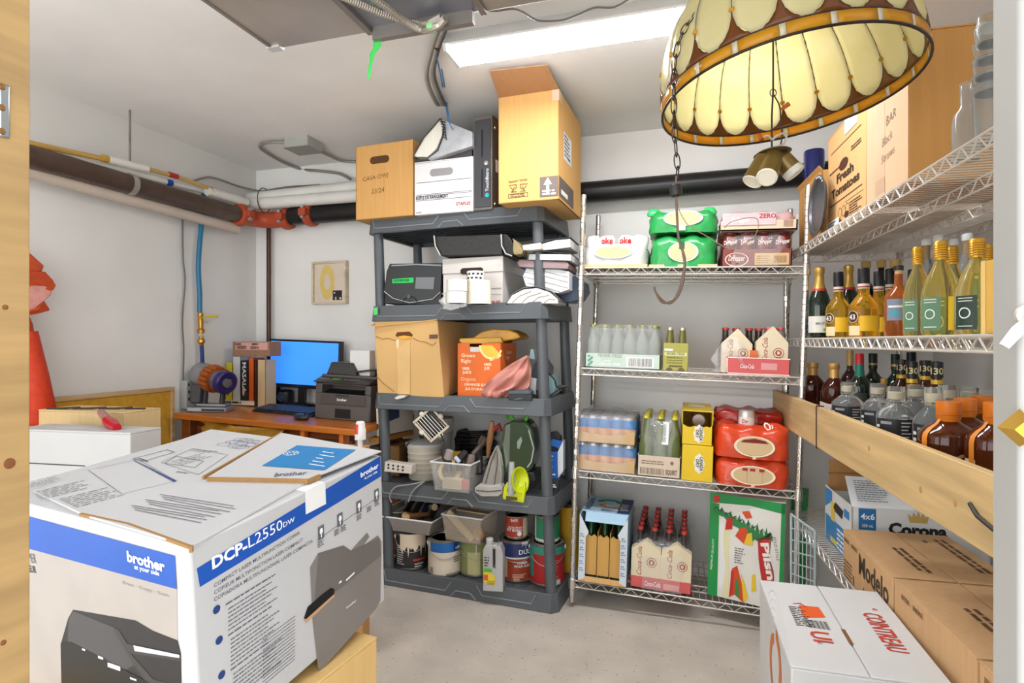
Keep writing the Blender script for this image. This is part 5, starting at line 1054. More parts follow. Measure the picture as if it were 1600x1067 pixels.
# coil of black cable + black lumps behind
q = at_base(735, 742, .12); q = V((q.x, q.y+.10, z0)); cc = thing('cable_coil', 'black cable coiled into a thick ring at the back of the fourth tier', 'cable', q); m1 = MB(); r_ = random.Random(5)
hh_ = Z(672, q.x, q.y)-z0
hp = []
for k in range(140): a_ = k*.42; hp.append((.105*math.cos(a_)+.01*math.sin(k), .07*math.sin(a_)+.008*math.cos(k*1.7), .012+hh_*k/140))
m1.tube(hp, .009, 6); obj('coil', m1, mat((26, 26, 28), .4), cc, smooth=60)
q = at_base(705, 735, .05); q = V((q.x+.0, q.y+.16, z0)); lm = thing('power_drill', 'dark blue grey power tool body behind the bucket and cables', 'tool', q); hx = Z(673, q.x, q.y)-z0
obj('motor', MB().lathe([(0, 0), (.035, 0), (.04, .02), (.042, hx*.75), (.03, hx), (0, hx)], 18), mat((66, 76, 92), .4), lm); obj('chuck', MB().tube([(0, -.03, hx*.8), (0, -.08, hx*.8)], [.024, .014], 12), mat((40, 40, 44), .4), lm)
# clear vacuum nozzle, green tank, torch
no = WY(764, 776, 2.50); no.z = z0; vn = thing('vacuum_nozzle', 'smoky clear vacuum nozzle with a grey floor head', 'nozzle', no); nozm = mat((196, 190, 182), .1, trans=.55, coat=.5)
slab('nozzle_body', vn, no, [(751, 762), (755, 745), (765, 715), (775, 696), (781, 712), (785, 740), (784, 762)], 2.515, .035, nozm, bevel=.006, seg=3); slab('floor_head', vn, no, [(742, 770), (741, 762), (748, 757), (765, 760), (780, 757), (785, 761), (785, 771), (778, 776), (752, 776)], 2.485, .05, mat((178, 174, 168), .35), bevel=.004)
m1 = MB(); pline(m1, 2.483, [(744, 766), (764, 768), (784, 766)], .0025, no); pline(m1, 2.51, [(757, 760), (768, 720), (776, 700)], .002, no); pline(m1, 2.51, [(772, 758), (777, 725), (777, 704)], .002, no); obj('seam', m1, mat((90, 86, 82), .4), vn)
go = WY(805, 745, 2.58); go.z = z0; gt = thing('carpet_cleaner', 'portable carpet cleaner with dark green tank and bright green handle', 'carpet cleaner', go); gtm = mat((74, 92, 68), .15, trans=.25, coat=.5)
slab('tank', gt, go, [(780, 744), (779, 715), (781, 690), (786, 664), (800, 657), (822, 658), (832, 672), (836, 705), (832, 730), (820, 745)], 2.57, .12, gtm, bevel=.012, seg=3); slab('base', gt, go, [(778, 752), (779, 740), (834, 738), (838, 752)], 2.56, .14, mat((40, 44, 42), .4), bevel=.004)
obj('handle', MB().tube([WY(792, 652, 2.6)-go, WY(797, 648, 2.6)-go, WY(806, 662, 2.6)-go, WY(818, 664, 2.6)-go, WY(824, 650, 2.6)-go], .010, 8), mat((84, 180, 46), .4), gt)
slab('painted_highlight', gt, go, [(786, 700), (790, 664), (797, 662), (796, 720), (790, 735)], 2.566, .01, mat((150, 160, 146), .1, trans=.4), bevel=.003); obj('trim_line', MB().tube([WY(e[0], e[1], 2.562)-go for e in ((826, 672), (834, 700), (830, 722), (824, 730))], .003, 6), mat((200, 206, 198), .4), gt); slab('mark', gt, go, [(808, 690), (814, 682), (816, 688), (811, 702), (808, 700)], 2.566, .003, mat((160, 168, 160), .4))  # pale slab on the tank: gloss highlight put into shape and colour
o = WY(766, 682, 2.60); tool('scrub_brush', 'brown wooden handled brush with red end leaning on the carpet cleaner', 'brush', [('handle', [WY(762, 715, 2.60), WY(765, 690, 2.6), WY(768, 668, 2.6), WY(769, 658, 2.6)], [.008, .016, .016, .010], (156, 108, 70)), ('red_end', [WY(772, 672, 2.6), WY(780, 664, 2.6), WY(783, 674, 2.6)], [.010, .012, .008], (150, 44, 40))])
to = WY(805, 786, 2.475); tl = thing('yellow_torch', 'neon yellow funnel shaped torch with a grey tube, hanging over the fourth tier lip', 'torch', to); neon = mat((206, 218, 24), .4)
T = dirT(WY(800, 752, 2.50)-to, WY(820, 750, 2.475)-to); obj('funnel', MB().lathe([(0, -.01), (.016, 0), (.03, .012), (.058, .042), (.062, .050), (.054, .050), (.03, .02), (0, .016)], 28, T), neon, tl)
slab('bracket', tl, to, [(785, 776), (787, 762), (792, 753), (796, 756), (792, 768), (803, 772), (815, 760), (820, 754), (821, 764), (818, 786), (786, 780)], 2.475, .02, neon, bevel=.003); slab('grip_slot', tl, to, [(790, 781), (791, 775), (808, 777), (808, 782)], 2.472, .004, mat((90, 80, 60), .5))
obj('grey_tube', MB().tube([WY(799, 772, 2.468)-to, WY(799.5, 745, 2.468)-to, WY(799.5, 728, 2.468)-to, WY(799.5, 722, 2.468)-to], [.016, .015, .013, .012], 14), mat((176, 178, 180), .4), tl)
q = WZ(864, 752, z0); a_ = 0; bo2 = V((WY(864, 750, 2.60).x, 2.62, z0)); bb2 = thing('blue_box', 'blue and white open box of black gadgets at the right end of the fourth tier', 'box', bo2)
slab('box_body', bb2, bo2, [(851, 750), (851, 706), (871, 706), (872, 748)], 2.60, .06, mat((28, 92, 176), .5), bevel=.001); slab('box_side', bb2, bo2, [(871.5, 748), (871.5, 706), (880, 688), (880, 735)], 2.601, .05, mat((214, 220, 226), .5)); slab('torn_flap', bb2, bo2, [(858, 696), (862, 686), (880, 690), (878, 704), (868, 698)], 2.605, .01, mat((30, 96, 180), .5))
slab('black_content', bb2, bo2, [(852, 706), (853, 684), (858, 676), (868, 674), (876, 682), (876, 706)], 2.625, .03, mat((30, 28, 30), .4), bevel=.003); Tq = frame(WY(853, 744, 2.5995)-bo2, (1, 0, 0), (0, 0, 1)); m1 = MB(); bars(m1, Tq, .002, .074, .03, 3, .006, .010, .2, .0014); ell(m1, Tq, .006, .095, .004, .004, .0014, 10); ell(m1, Tq, .018, .095, .004, .004, .0014, 10); ell(m1, Tq, .03, .095, .004, .004, .0014, 10); quad(m1, Tq, .006, .008, .045, .014, .0014); obj('print', m1, whp, bb2)
bo3 = V((WY(866, 765, 2.55).x, 2.56, z0)); bb3 = thing('small_black_box', 'small black box with white print in front of the blue box', 'box', bo3); slab('box_body', bb3, bo3, [(856, 770), (857, 752), (872, 751), (871, 769)], 2.545, .05, mat((38, 36, 40), .4), bevel=.001); Tq = frame(WY(858, 768, 2.544)-bo3, (1, 0, 0), (0, 0, 1)); m1 = MB(); bars(m1, Tq, .004, .03, .03, 2, .005, .004, .2, .0014); obj('print', m1, whp, bb3)
for j, pts in enumerate(([(612, 785), (609, 778), (611, 768), (620, 760), (640, 757), (664, 752)], [(638, 784), (642, 772), (650, 762), (662, 753)])):
    tag(obj('grey_cord', MB().tube(spline([WY(px, py, 2.50 if py > 756 else 2.53) for px, py in pts]), .0035, 6), mat((150, 150, 150), .4)), ['grey cord drooping over the fourth tier lip, left of two', 'grey cord drooping over the fourth tier lip, right of two'][j], 'cord')
# leaning framed picture and boards at the left of the fourth tier
fo = WY(618, 690, 2.62); fpn = thing('leaning_picture', 'white matted picture with dark blue image leaning at the left of the fourth tier', 'picture', fo)
def wq(px, py, Y): return WY(px, py, Y)-fo
def quad3(name, pts, m, th=.012):
    q_ = [wq(*e) for e in pts]; n = (q_[1]-q_[0]).cross(q_[3]-q_[0]).normalized()*th; return obj(name, MB().add(q_+[v+n for v in q_], [(0, 1, 2, 3), (7, 6, 5, 4), (0, 4, 5, 1), (1, 5, 6, 2), (2, 6, 7, 3), (3, 7, 4, 0)]), m, fpn)
A_, B_, C_, D_ = (592, 682, 2.6), (646, 670, 2.93), (646, 634, 2.93), (590, 628, 2.6)
quad3('mat_board', [A_, B_, C_, D_], mat((222, 212, 200), .6), -.01); quad3('blue_image', [(604, 660, 2.655), (624, 652, 2.78), (624, 630, 2.78), (606, 630, 2.655)], mat((40, 58, 90), .4), -.014)
for j, (dy, c, lab) in enumerate(((8, (190, 130, 62), 'thin wooden board stacked directly under the leaning picture'), (22, (70, 56, 46), 'dark board lying lower in the stack under the leaning picture'))):
    o2 = WY(600, 690+dy, 2.6); q_ = [WY(px, py+dy, Y)-o2 for px, py, Y in ((592, 684, 2.6), (646, 671, 2.93), (646, 664, 2.93), (592, 676, 2.6))]; t = thing('wooden_board', lab, 'board', o2)
    obj('board', MB().hexa([q_[0]-V((.0, 0, 0)), q_[1], q_[1]+V((-.06, 0, 0)), q_[0]+V((-.06, 0, 0)), q_[3], q_[2], q_[2]+V((-.06, 0, 0)), q_[3]+V((-.06, 0, 0))]), mat(c, .5, kind='woody'), t)
o2 = V((WY(615, 720, 2.68).x-.06, 2.78, z0)); carton('cardboard_box', 'brown cardboard box under the boards at the left of the fourth tier', o2, .2, .13, .2, .16, (150, 110, 66))
# --- bottom tier : paint
z0 = TB[0]
def paint_can(lab, px, pyb, pyt, r, base, bands, zz=None, group=None, lidc=(170, 166, 160), handle=True, drip=None):
    zz = z0 if zz is None else zz; q = at_base(px, pyb, r, zz); h = Z(pyt, q.x, q.y)-zz
    t = thing('paint_can', lab, 'paint can', q, math.atan2(q.x, -q.y)*0); mt = mat((150, 148, 144), .3, .8)
    obj('can_body', MB().lathe([(0, 0), (r*.97, 0), (r, .004), (r, .010), (r*.98, .014), (r*.98, h-.012), (r, h-.009), (r, h), (r*.94, h), (r*.93, h-.006), (0, h-.006)], 28), mt, t)
    A0 = math.atan2(-q.y, -q.x)
    for nm, f0, f1, c, a0, a1 in bands:
        obj(nm, MB().lathe([(r*.985+.0004*(1 if nm == 'label' else 2), h*f0+.0), (r*.985+.0004*(1 if nm == 'label' else 2), h*f1)], 20, a0=A0+a0, a1=A0+a1), mat(c, .35), t)
    obj('lid', MB().lathe([(r*.92, h-.007), (r*.9, h-.003), (r*.78, h-.002), (r*.76, h-.006), (0, h-.006)], 24), mat(lidc, .35, .6), t)
    if handle:
        hb_ = [(r*1.03*math.cos(A0+s), r*1.03*math.sin(A0+s), h*(.86-.35*math.sin((s+1.5)/3*PI))) for s in [-1.5+3*k/16 for k in range(17)]]
        obj('bail_handle', MB().tube(hb_, .0016, 6), mat((170, 168, 164), .3, .8), t); m1 = MB()
        for s in (-1.45, 1.45): m1.lathe([(.011, 0), (.009, .005), (0, .006)], 12, loc(r*math.cos(A0+s), r*math.sin(A0+s), h*.86) @ Matrix.Rotation(A0+s, 4, 'Z') @ rot(90, 'Y'))
        obj('handle_ear', m1, mat((205, 200, 190), .4), t)
    return t, r, h, A0
def wrap_text(t, r, h, A0, items, m, name='lettering', z=.0016):
    mb = MB()
    for s, ang, v, hh, *wd in items:
        vs, fs, w_ = glyphs(s, .02); k = hh/.72; kx = k if not wd else wd[0]/w_; mb.add([((r+z)*math.cos(A0+ang+(p_.x-w_/2)*kx/r), (r+z)*math.sin(A0+ang+(p_.x-w_/2)*kx/r), v*h+p_.y*k) for p_ in vs], fs)
    return obj(name, mb, m, t, smooth=0)
def wrap_bars(t, r, h, A0, ang, v0, n, wd, hh, gap, m, seed=1, name='fine_print', z=.0016):
    mb = MB(); rr = random.Random(seed)
    for i in range(n):
        ww = wd*(1-.3*rr.random()); vs = []
        for k in range(5): a_ = A0+ang+(k/4*ww-wd/2)/r; vs += [((r+z)*math.cos(a_), (r+z)*math.sin(a_), v0*h-i*(hh+gap)), ((r+z)*math.cos(a_), (r+z)*math.sin(a_), v0*h-i*(hh+gap)+hh)]
        mb.add(vs, [(2*k, 2*k+2, 2*k+3, 2*k+1) for k in range(4)])
    return obj(name, mb, m, t, smooth=0)
def drips(t, r, h, A0, m, a0, a1, f0, seed=1, name='paint_drip'):
    mb = MB(); rr = random.Random(seed); n = 22; vs = []; lo = []
    for k in range(n+1):
        a_ = A0+a0+(a1-a0)*k/n; v = f0+.14*rr.random() if k % 5 != 2 else f0-.22*rr.random(); vs += [((r+.0022)*math.cos(a_), (r+.0022)*math.sin(a_), h*v), ((r+.0022)*math.cos(a_), (r+.0022)*math.sin(a_), h)]
    mb.add(vs, [(2*k, 2*k+2, 2*k+3, 2*k+1) for k in range(n)]); return obj(name, mb, m, t, smooth=60)
inkd = mat((60, 56, 54), .5)
t, r, h, A0 = paint_can('black labelled paint can covered in beige drips, leftmost on the bottom tier', 643, 892, 827, .080, None, [('label', .03, .93, (44, 42, 42), -1.5, 1.5), ('red_band', .26, .31, (190, 60, 46), .1, 1.0)])
drips(t, r, h, A0, mat((218, 202, 178), .35), -.75, 1.0, .55, 4); wrap_bars(t, r, h, A0, -.75, .66, 9, .05, .004, .007, mat((190, 186, 180), .5)); wrap_bars(t, r, h, A0, .5, .16, 2, .05, .006, .006, mat((190, 186, 180), .5))
t, r, h, A0 = paint_can('beige paint can with a blue top band, second from left on the bottom tier', 695, 903, 837, .082, None, [('label', .03, .94, (214, 202, 184), -1.7, 1.7), ('blue_band', .68, .94, (36, 100, 170), -1.0, 1.7), ('navy_square', .70, .92, (40, 48, 120), .55, .85)])
wrap_text(t, r, h, A0, [('PRO', 1.0, .74, .014), ('a', .70, .76, .012)], whp); wrap_bars(t, r, h, A0, .8, .52, 3, .045, .004, .006, inkd); wrap_bars(t, r, h, A0, .5, .09, 2, .07, .003, .004, inkd); m1 = MB()
for k in range(6): a_ = A0-1.0+k*.045; m1.lathe([(r+.0012, h*.1), (r+.0012, h*.24)], 2, a0=a_, a1=a_+.02)
obj('barcode', m1, inkd, t); m1 = MB(); wrap_bars(t, r, h, A0, -.9, .25, 1, .04, .001, 0, inkd)
t, r, h, A0 = paint_can('olive green paint can behind the grey jug on the bottom tier', 744, 903, 838, .080, None, [('label', .03, .94, (136, 146, 92), -1.7, 1.7), ('pale_panel', .08, .7, (190, 186, 136), -.55, .25)]); wrap_bars(t, r, h, A0, .75, .7, 5, .03, .008, .02, whp); m1 = MB()
for k in range(9): m1.cbox((0, 0, 0), (.003, .003, .004), Matrix.Rotation(A0, 4, 'Z') @ loc(r, 0, h*(.9-.03*k)))
obj('dotted_line', m1, whp, t)
t, r, h, A0 = paint_can('rust and navy labelled paint can splashed with white, right of the grey jug', 807, 911, 838, .083, None, [('label', .03, .95, (160, 66, 40), -1.7, 1.7), ('navy_band', .62, .95, (48, 58, 110), -1.3, 1.7), ('pale_panel', .12, .58, (206, 196, 170), -1.25, -.55), ('white_arc', .58, .62, (230, 228, 222), -1.3, 1.7)])
wrap_text(t, r, h, A0, [('DULUX', .75, .70, .022), ('PRIMER', .35, .46, .011), ('POUR PLACO', .45, .38, .011)], whp); wrap_bars(t, r, h, A0, .2, .2, 3, .07, .003, .004, mat((230, 190, 170), .5)); wrap_bars(t, r, h, A0, -.9, .55, 7, .035, .003, .005, inkd, 3); drips(t, r, h, A0, mat((236, 236, 234), .35), .3, .75, .9, 9); wrap_bars(t, r, h, A0, 0, .075, 1, .03, .007, 0, mat((240, 150, 60), .5))
zq = z0+h+.001; pcq = V(t.location)
t2, r2, h2, A2 = paint_can('small red and cream tin standing on the rust and navy paint can', 805, 842, 801, .055, None, [('label', .03, .95, (206, 196, 170), -1.7, 1.7), ('red_band', .12, .95, (176, 66, 44), -1.6, .6)], zz=zq, handle=False); t2.location = (pcq.x+.0, pcq.y, zq); wrap_text(t2, r2, h2, A2, [('SAFE', -.2, .8, .012), ('BLOC POXY', -.1, .5, .009), ('KIT BOND', -.2, .37, .012)], whp); m1 = MB(); obj('warning_mark', ell(MB(), Matrix.Rotation(A2+.25, 4, 'Z') @ loc(r2, 0, h2*.28) @ rot(90, 'Z') @ rot(90, 'X'), 0, 0, .011, .012, .002), whp, t2)
t, r, h, A0 = paint_can('red paint can with a teal top band at the right end of the bottom tier', 855, 918, 843, .084, None, [('label', .03, .94, (170, 40, 40), -1.7, 1.7), ('teal_band', .76, .94, (60, 140, 122), -1.7, 1.7), ('teal_side', .2, .94, (50, 124, 108), -1.7, -.85), ('pale_label', .02, .16, (220, 216, 210), .5, .8)]); wrap_bars(t, r, h, A0, .3, .62, 10, .06, .003, .006, mat((220, 150, 140), .5)); zq = z0+h+.001; pcq = V(t.location)
t2, r2, h2, A2 = paint_can('small green tin on the red paint can behind the shelving post', 856, 848, 801, .058, None, [('label', .03, .95, (46, 134, 96), -1.7, 1.7), ('white_side', .03, .95, (226, 224, 218), -1.7, -1.1), ('white_rim', .03, .14, (226, 224, 218), -1.7, 1.7)], zz=zq, handle=False); t2.location = (pcq.x, pcq.y, zq); wrap_bars(t2, r2, h2, A2, .2, .75, 1, .03, .02, 0, whp)
q = V((pcq.x+.075, pcq.y+.16, z0)); t = thing('yellow_canister', 'tall yellow canister at the back right corner of the bottom tier', 'can', q); hy = Z(790, q.x, q.y)-z0; obj('can_body', MB().lathe([(0, 0), (.05, 0), (.05, hy-.01), (.044, hy), (0, hy)], 22), mat((206, 158, 40), .4), t); obj('cap', MB().lathe([(.03, hy), (.03, hy+.012), (0, hy+.012)], 18), mat((60, 50, 40), .4), t)
# grey jug
q = at_base(772, 924, .03); jg = thing('chemical_jug', 'grey plastic jug with handle and colourful label standing before the paint cans', 'jug', q, .15); gj = mat((176, 174, 174), .4); hj = Z(849, q.x, q.y)-z0; kx = ZC(q.x, q.y)/900; wj = 31*kx
obj('jug_body', MB().prism([(-wj/2, .0), (wj/2, .0), (wj/2, hj*.86), (wj/2-.012, hj), (wj*.12, hj*.98), (wj*.12, hj*.52), (wj*.16, hj*.52), (wj*.16, hj*.5), (-wj*.02, hj*.5), (-wj*.02, hj*.98), (-wj*.1, hj), (-wj*.38, hj), (-wj/2, hj*.9)], -.03, .03, rot(90, 'X')), gj, jg, bevel=.007, seg=3)
obj('handle_bridge', MB().box(-wj*.06, -.02, hj*.9, wj*.2, .02, hj), gj, jg, bevel=.005); obj('cap', MB().lathe([(.016, 0), (.017, .004), (.017, .02), (.014, .024), (0, .024)], 18, loc(-wj*.22, 0, hj)), mat((190, 190, 188), .4), jg)
Tq = frame((-wj/2, -.0305, 0), (1, 0, 0), (0, 0, 1)); m1 = MB(); poly(m1, Tq, [(.004, hj*.18), (wj*.6, hj*.12), (wj*.6, hj*.36), (.004, hj*.46)], .001); obj('label', m1, mat((222, 196, 50), .4), jg); m1 = MB(); quad(m1, Tq, .004, hj*.42, wj*.45, hj*.5, .0012); obj('green_band', m1, mat((90, 170, 60), .4), jg); m1 = MB(); quad(m1, Tq, .004, hj*.24, wj*.25, hj*.36, .0016); obj('red_mark', m1, mat((214, 90, 50), .4), jg); m1 = MB(); bars(m1, Tq, .006, hj*.72, wj*.25, 4, .006, .006, .2, .0012); bars(m1, Tq, .02, hj*.22, wj*.4, 4, .002, .003, .2, .0018); obj('fine_print', m1, inkd, jg)
# paint tray on the two left cans
c1 = [o for o in bpy.data.objects if o.get('label', '').startswith('black labelled paint can')][0]; zt = z0+.0
pq = V(c1.location); zt = Z(827, pq.x, pq.y)+.004; pt = thing('paint_tray', 'grey plastic paint tray full of brushes resting on the left paint cans', 'tray', (pq.x+.0, pq.y+.06, zt), math.radians(-4)); ptm = mat((150, 144, 138), .45)
openbin(pt, .34, .30, .075, ptm, taper=.82, th=.005, name='tray_wall'); obj('tray_foot', MB().box(-.15, -.12, -.0, -.11, -.1, .03).box(.10, -.12, 0, .14, -.1, .03), ptm, pt)
b0 = V(pt.location)
tool('paint_roller', 'wire paint roller lying in the paint tray', 'roller', [('wire', [b0+V((-.13, -.08, .05)), b0+V((-.10, -.1, .085)), b0+V((-.05, -.11, .09)), b0+V((-.03, -.08, .085)), b0+V((-.06, -.0, .06))], .0035, (170, 168, 164), .3), ('sleeve', [b0+V((-.13, -.06, .04)), b0+V((-.12, .10, .04))], .022, (196, 188, 176), .8)])
tool('paint_brush', 'wooden handled brush poking up from the paint tray front', 'brush', [('handle', [b0+V((.0, -.13, .085)), b0+V((.02, -.09, .075)), b0+V((.05, .04, .05))], [.018, .014, .010], (190, 128, 74)), ('end', [b0+V((.02, -.145, .085)), b0+V((.0, -.128, .085))], [.014, .019], (222, 180, 130))])
tool('paint_brush', 'pale wooden brush handle pointing right in the paint tray', 'brush', [('handle', [b0+V((.10, .0, .10)), b0+V((.06, .05, .085)), b0+V((.0, .10, .06))], [.017, .013, .010], (216, 186, 140))])
for k in range(4): tool('dark_tool', ['black gripped tool among the brushes, far left in the paint tray', 'black gripped tool beside the wire roller frame in the tray', 'dark blue gripped tool in the middle back of the paint tray', 'dark gripped tool at the right back of the paint tray'][k], 'tool', [('grip', [b0+V((-.08+.05*k, .02, .04)), b0+V((-.07+.05*k, .06, .085)), b0+V((-.06+.05*k, .09, .10))], [.014, .016, .012], (36, 36, 60 if k == 2 else 40))])
# clear bin with wedge on the middle cans
c2 = [o for o in bpy.data.objects if o.get('label', '').startswith('olive green paint can')][0]; p2 = V(c2.location); zt = Z(838, p2.x, p2.y)+.003; bn2 = thing('clear_bin', 'clear plastic bin holding pale shims, on the olive and beige paint cans', 'bin', (p2.x-.02, p2.y-.02, zt), math.radians(-6)); openbin(bn2, .215, .2, .125, mat((226, 212, 194), .25, alpha=.28), taper=.86); b2 = V(bn2.location)
t = thing('wooden_shim', 'pale plank shim lying diagonally in the lower clear bin', 'shim', b2+V((-.025, -.066, .068)), eul=(0, math.radians(42), -.05)); obj('board', MB().box(-.095, -.006, -.018, .085, .006, .018), mat((228, 208, 168), .6, kind='woodx'), t, bevel=.001)
t = thing('wooden_shim', 'second pale shim lying flat on the lower clear bin rim', 'shim', b2+V((.03, -.02, .129)), -.2); obj('board', MB().box(-.10, -.02, 0, .08, .02, .006), mat((214, 190, 150), .6, kind='woodx'), t)
t = thing('tape_roll', 'orange toned tape roll inside the lower clear bin', 'tape', b2+V((.06, -.05, .036)), eul=(PI/2-.2, 0, 0)); obj('tape', MB().lathe([(.018, -.01), (.028, -.01), (.028, .01), (.018, .01), (.018, -.01)], 24), mat((214, 160, 84), .5), t); obj('core', MB().lathe([(.016, -.01), (.018, -.01), (.018, .01), (.016, .01), (.016, -.01)], 20), mat((236, 220, 190), .6), t)
# ================================================================ soft drinks on the chrome rack
def prj(P): 
    xc = P.x*cs+P.y*sn; zc = -P.x*sn+P.y*cs; return CX+F*xc/zc, CY-F*(P.z-H)/zc
def bis(f, lo, hi, target):
    up = f(hi) > f(lo)
    for _ in range(40):
        m = (lo+hi)/2
        if (f(m) < target) == up: lo = m
        else: hi = m
    return lo
def mu_(px, v, z): return bis(lambda u: prj(MT(u, v, z))[0], -.3, 1.3, px)
def mz_(py, u, v): return bis(lambda z: prj(MT(u, v, z))[1], -.2, 2.3, py)
def mitem(name, lab, cat, px0, px1, pyt, v, tier, d, group=None, zlift=0, rz=0):
    z = MZ[tier]+.001+zlift; u0, u1 = mu_(px0, v, z), mu_(px1, v, z); h = mz_(pyt, (u0+u1)/2, v)-z
    t = thing(name, lab, cat, group=group, M4=MM @ loc((u0+u1)/2, v+d/2, z) @ rot(rz, 'Z')); return t, u1-u0, h
def wrap(wd, d, h, seed=1, amp=.004, sq=7, top=.86, n=64, dents=0):
    mb = MB(); r = random.Random(seed); ph = [r.random()*6 for _ in range(8)]
    mb.lathe([(1, 0), (1.0, h*.08), (1.0, h*.3), (1.0, h*.5), (.995, h*.7), (.97, h*top), (.90, h*.97), (.75, h), (.4, h*1.005), (0, h)], n, sx=wd/2, sy=d/2, sq=sq)
    for p in mb.v:
        a = math.atan2(p.y/d, p.x/wd); k = amp*(math.sin(a*11+ph[0]+p.z*40)*.5+math.sin(a*23+ph[1]-p.z*60)*.35+math.sin(p.z*130+a*3+ph[2])*.3)
        p.x *= 1+k/(wd*.5); p.y *= 1+k/(d*.5); p.z += (amp*1.6*math.sin(p.x*60+ph[3])*math.sin(p.y*50+ph[4]) if p.z > h*.8 else 0)
    return mb
def can_mb(r=.033, h=.122): return MB().lathe([(0, .004), (r*.72, 0), (r*.78, .002), (r, .012), (r, h-.014), (r*.84, h-.003), (r*.86, h), (r*.80, h), (r*.78, h-.004), (0, h-.004)], 20)
tanw = mat((208, 180, 138), .7, kind='paint'); cream = mat((226, 216, 190), .6); shr = mat((240, 240, 240), .08, alpha=.16, coat=.6)
def pack(t, wd, h, d, c, tag_c=None, oval=(.5, .5, .2, .2), half=False, seed=1, inner=None, rough=.32):
    obj('shrink_wrap', wrap(wd, d, h, seed, .006), mat(c, rough, kind='film', coat=.35), t, smooth=70)
    T = FACE(wd, d, h, 'f'); u, v, a, b = oval
    obj('tray_window', ell(MB(), T, wd*u, h*v, wd*a, h*b, .0062), tanw, t, smooth=0)
    obj('wrap_rim', ell(MB(), T, wd*u, h*v, wd*(a+.025), h*(b+.05), .0066, inner=.88), mat((240, 226, 196), .3), t, smooth=0)
    return T
# --- top tier
t, wd, h = mitem('soda_case', 'white wrapped soda can case with red lettering, left end of the top rack tier', 'soda case', 905, 1011, 366, .02, 3, .40)
obj('tray', MB().box(-wd/2, -.2, 0, wd/2, .2, h*.10), tanw, t); obj('shrink_wrap', wrap(wd*.985, .39, h*.74, 2, .006), mat((206, 206, 204), .22, kind='film', coat=.5), t, smooth=70); T = FACE(wd, .40, h, 'f')
obj('tray_window', ell(MB(), T, wd*.5, h*.46, wd*.26, h*.17, .006), tanw, t); obj('wrap_rim', ell(MB(), T, wd*.5, h*.46, wd*.28, h*.2, .0066, inner=.9), mat((238, 236, 230), .3), t)
for k, (x, c) in enumerate(((-.30, 0), (-.10, 1), (.17, 1), (.36, 0))):
    cb_ = MB().lathe([(.033, 0), (.036, .01), (.036, .045), (.030, .06), (0, .062)], 18, loc(x*wd, -.15, h*.58) @ rot(8*(k-1.5), 'Y')); o = obj('can', cb_, mat((228, 226, 224), .25, coat=.5), t)
    if c:
        vs, fs, w_ = glyphs('oke', .03); mb = MB(); R = .0366; kx = .058/w_
        mb.add([(x*wd+R*math.cos(-PI/2+(p.x-w_/2)*kx/R), -.155+R*math.sin(-PI/2+(p.x-w_/2)*kx/R), h*.72+.002+p.y*.040) for p in vs], fs); obj('lettering', mb, mat((196, 30, 36), .4), o, smooth=0)
t, wd, h1 = mitem('soda_case', 'green wrapped soda case directly on the rack, lower of the green stack', 'soda case', 1014, 1121, 367, .02, 3, .40)
grn = (34, 150, 74); obj('tray', MB().box(-wd/2, -.2, 0, wd/2, .2, h1*.08), tanw, t); pack(t, wd*.99, h1, .40, grn, oval=(.5, .46, .20, .26), seed=5); T = FACE(wd, .4, h1, 'f')
m1 = MB(); quad(m1, T, wd*.44, h1*.55, wd*.52, h1*.8, .0075); obj('can_behind', m1, mat((40, 96, 50), .4), t)
t, wd, h = mitem('soda_case', 'green wrapped soda case on top of another green one', 'soda case', 1013, 1122, 328, .015, 3, .40, zlift=h1+.012)
pack(t, wd, h, .40, grn, oval=(.5, .62, .26, .3), seed=9); T = FACE(wd, .4, h, 'f'); m1 = MB(); quad(m1, T, wd*.44, h*.06, wd*.54, h*.26, .008); obj('bar_tag', m1, mat((196, 216, 200), .4), t)
for x in (-.44, .38): obj('wrap_ear', MB().lathe([(.018, 0), (.02, .012), (.012, .03), (0, .034)], 12, loc(x*wd, -.12, h*.93), sx=1.6), mat((50, 190, 100), .3, coat=.4), t, smooth=70)
drp = mat((110, 34, 34), .3, coat=.3)
t, wd, h2 = mitem('soda_case', 'dark red soda cans in clear wrap under the pink wrapped soda case', 'soda case', 1127, 1237, 362, .02, 3, .38)
obj('tray', MB().box(-wd/2, -.19, 0, wd/2, -.186, h2*.5).box(-wd/2, -.19, 0, wd/2, .19, .004).box(-wd/2, -.19, 0, -wd/2+.004, .19, h2*.5).box(wd/2-.004, -.19, 0, wd/2, .19, h2*.5), mat((128, 60, 52), .5), t); T = FACE(wd, .38, h2, 'f')
m0 = can_mb(.033, h2*.97); c0 = None
for i in range(4):
    for j in range(3):
        if c0 is None: c0 = obj('can', m0, drp, t); c = c0
        else: c = c0.copy(); COL.objects.link(c)
        c.location = (-wd*.37+i*wd*.247, -.15+j*.068, .004)
whs = mat((226, 214, 206), .45)
write(t, T, whs, [('DrPepper', wd*(.03+.247*i), h2*.62, .018, dict(wid=wd*.2, shear=.3, rot90=8)) for i in range(4)], z=-.002+.0002 if False else .004)
write(t, T, whs, [('DrPepper', wd*.10, h2*.16, .024, dict(wid=wd*.24, shear=.25))]); obj('tray_label', quad(MB(), T, wd*.48, h2*.04, wd*.96, h2*.38, .001), mat((196, 168, 120), .6), t); m1 = MB(); barcode(m1, T, wd*.75, h2*.1, wd*.18, h2*.2, .0016); bars(m1, T, wd*.5, h2*.28, wd*.2, 4, .003, .006, .2, .0016); obj('barcode', m1, mat((150, 110, 80), .6), t)
m1 = MB(); ell(m1, T, wd*.22, h2*.2, wd*.17, h2*.2, .0012, inner=.92); obj('logo_ring', m1, whs, t); obj('shrink_wrap', wrap(wd*1.005, .385, h2, 3, .003), shr, t, smooth=70)
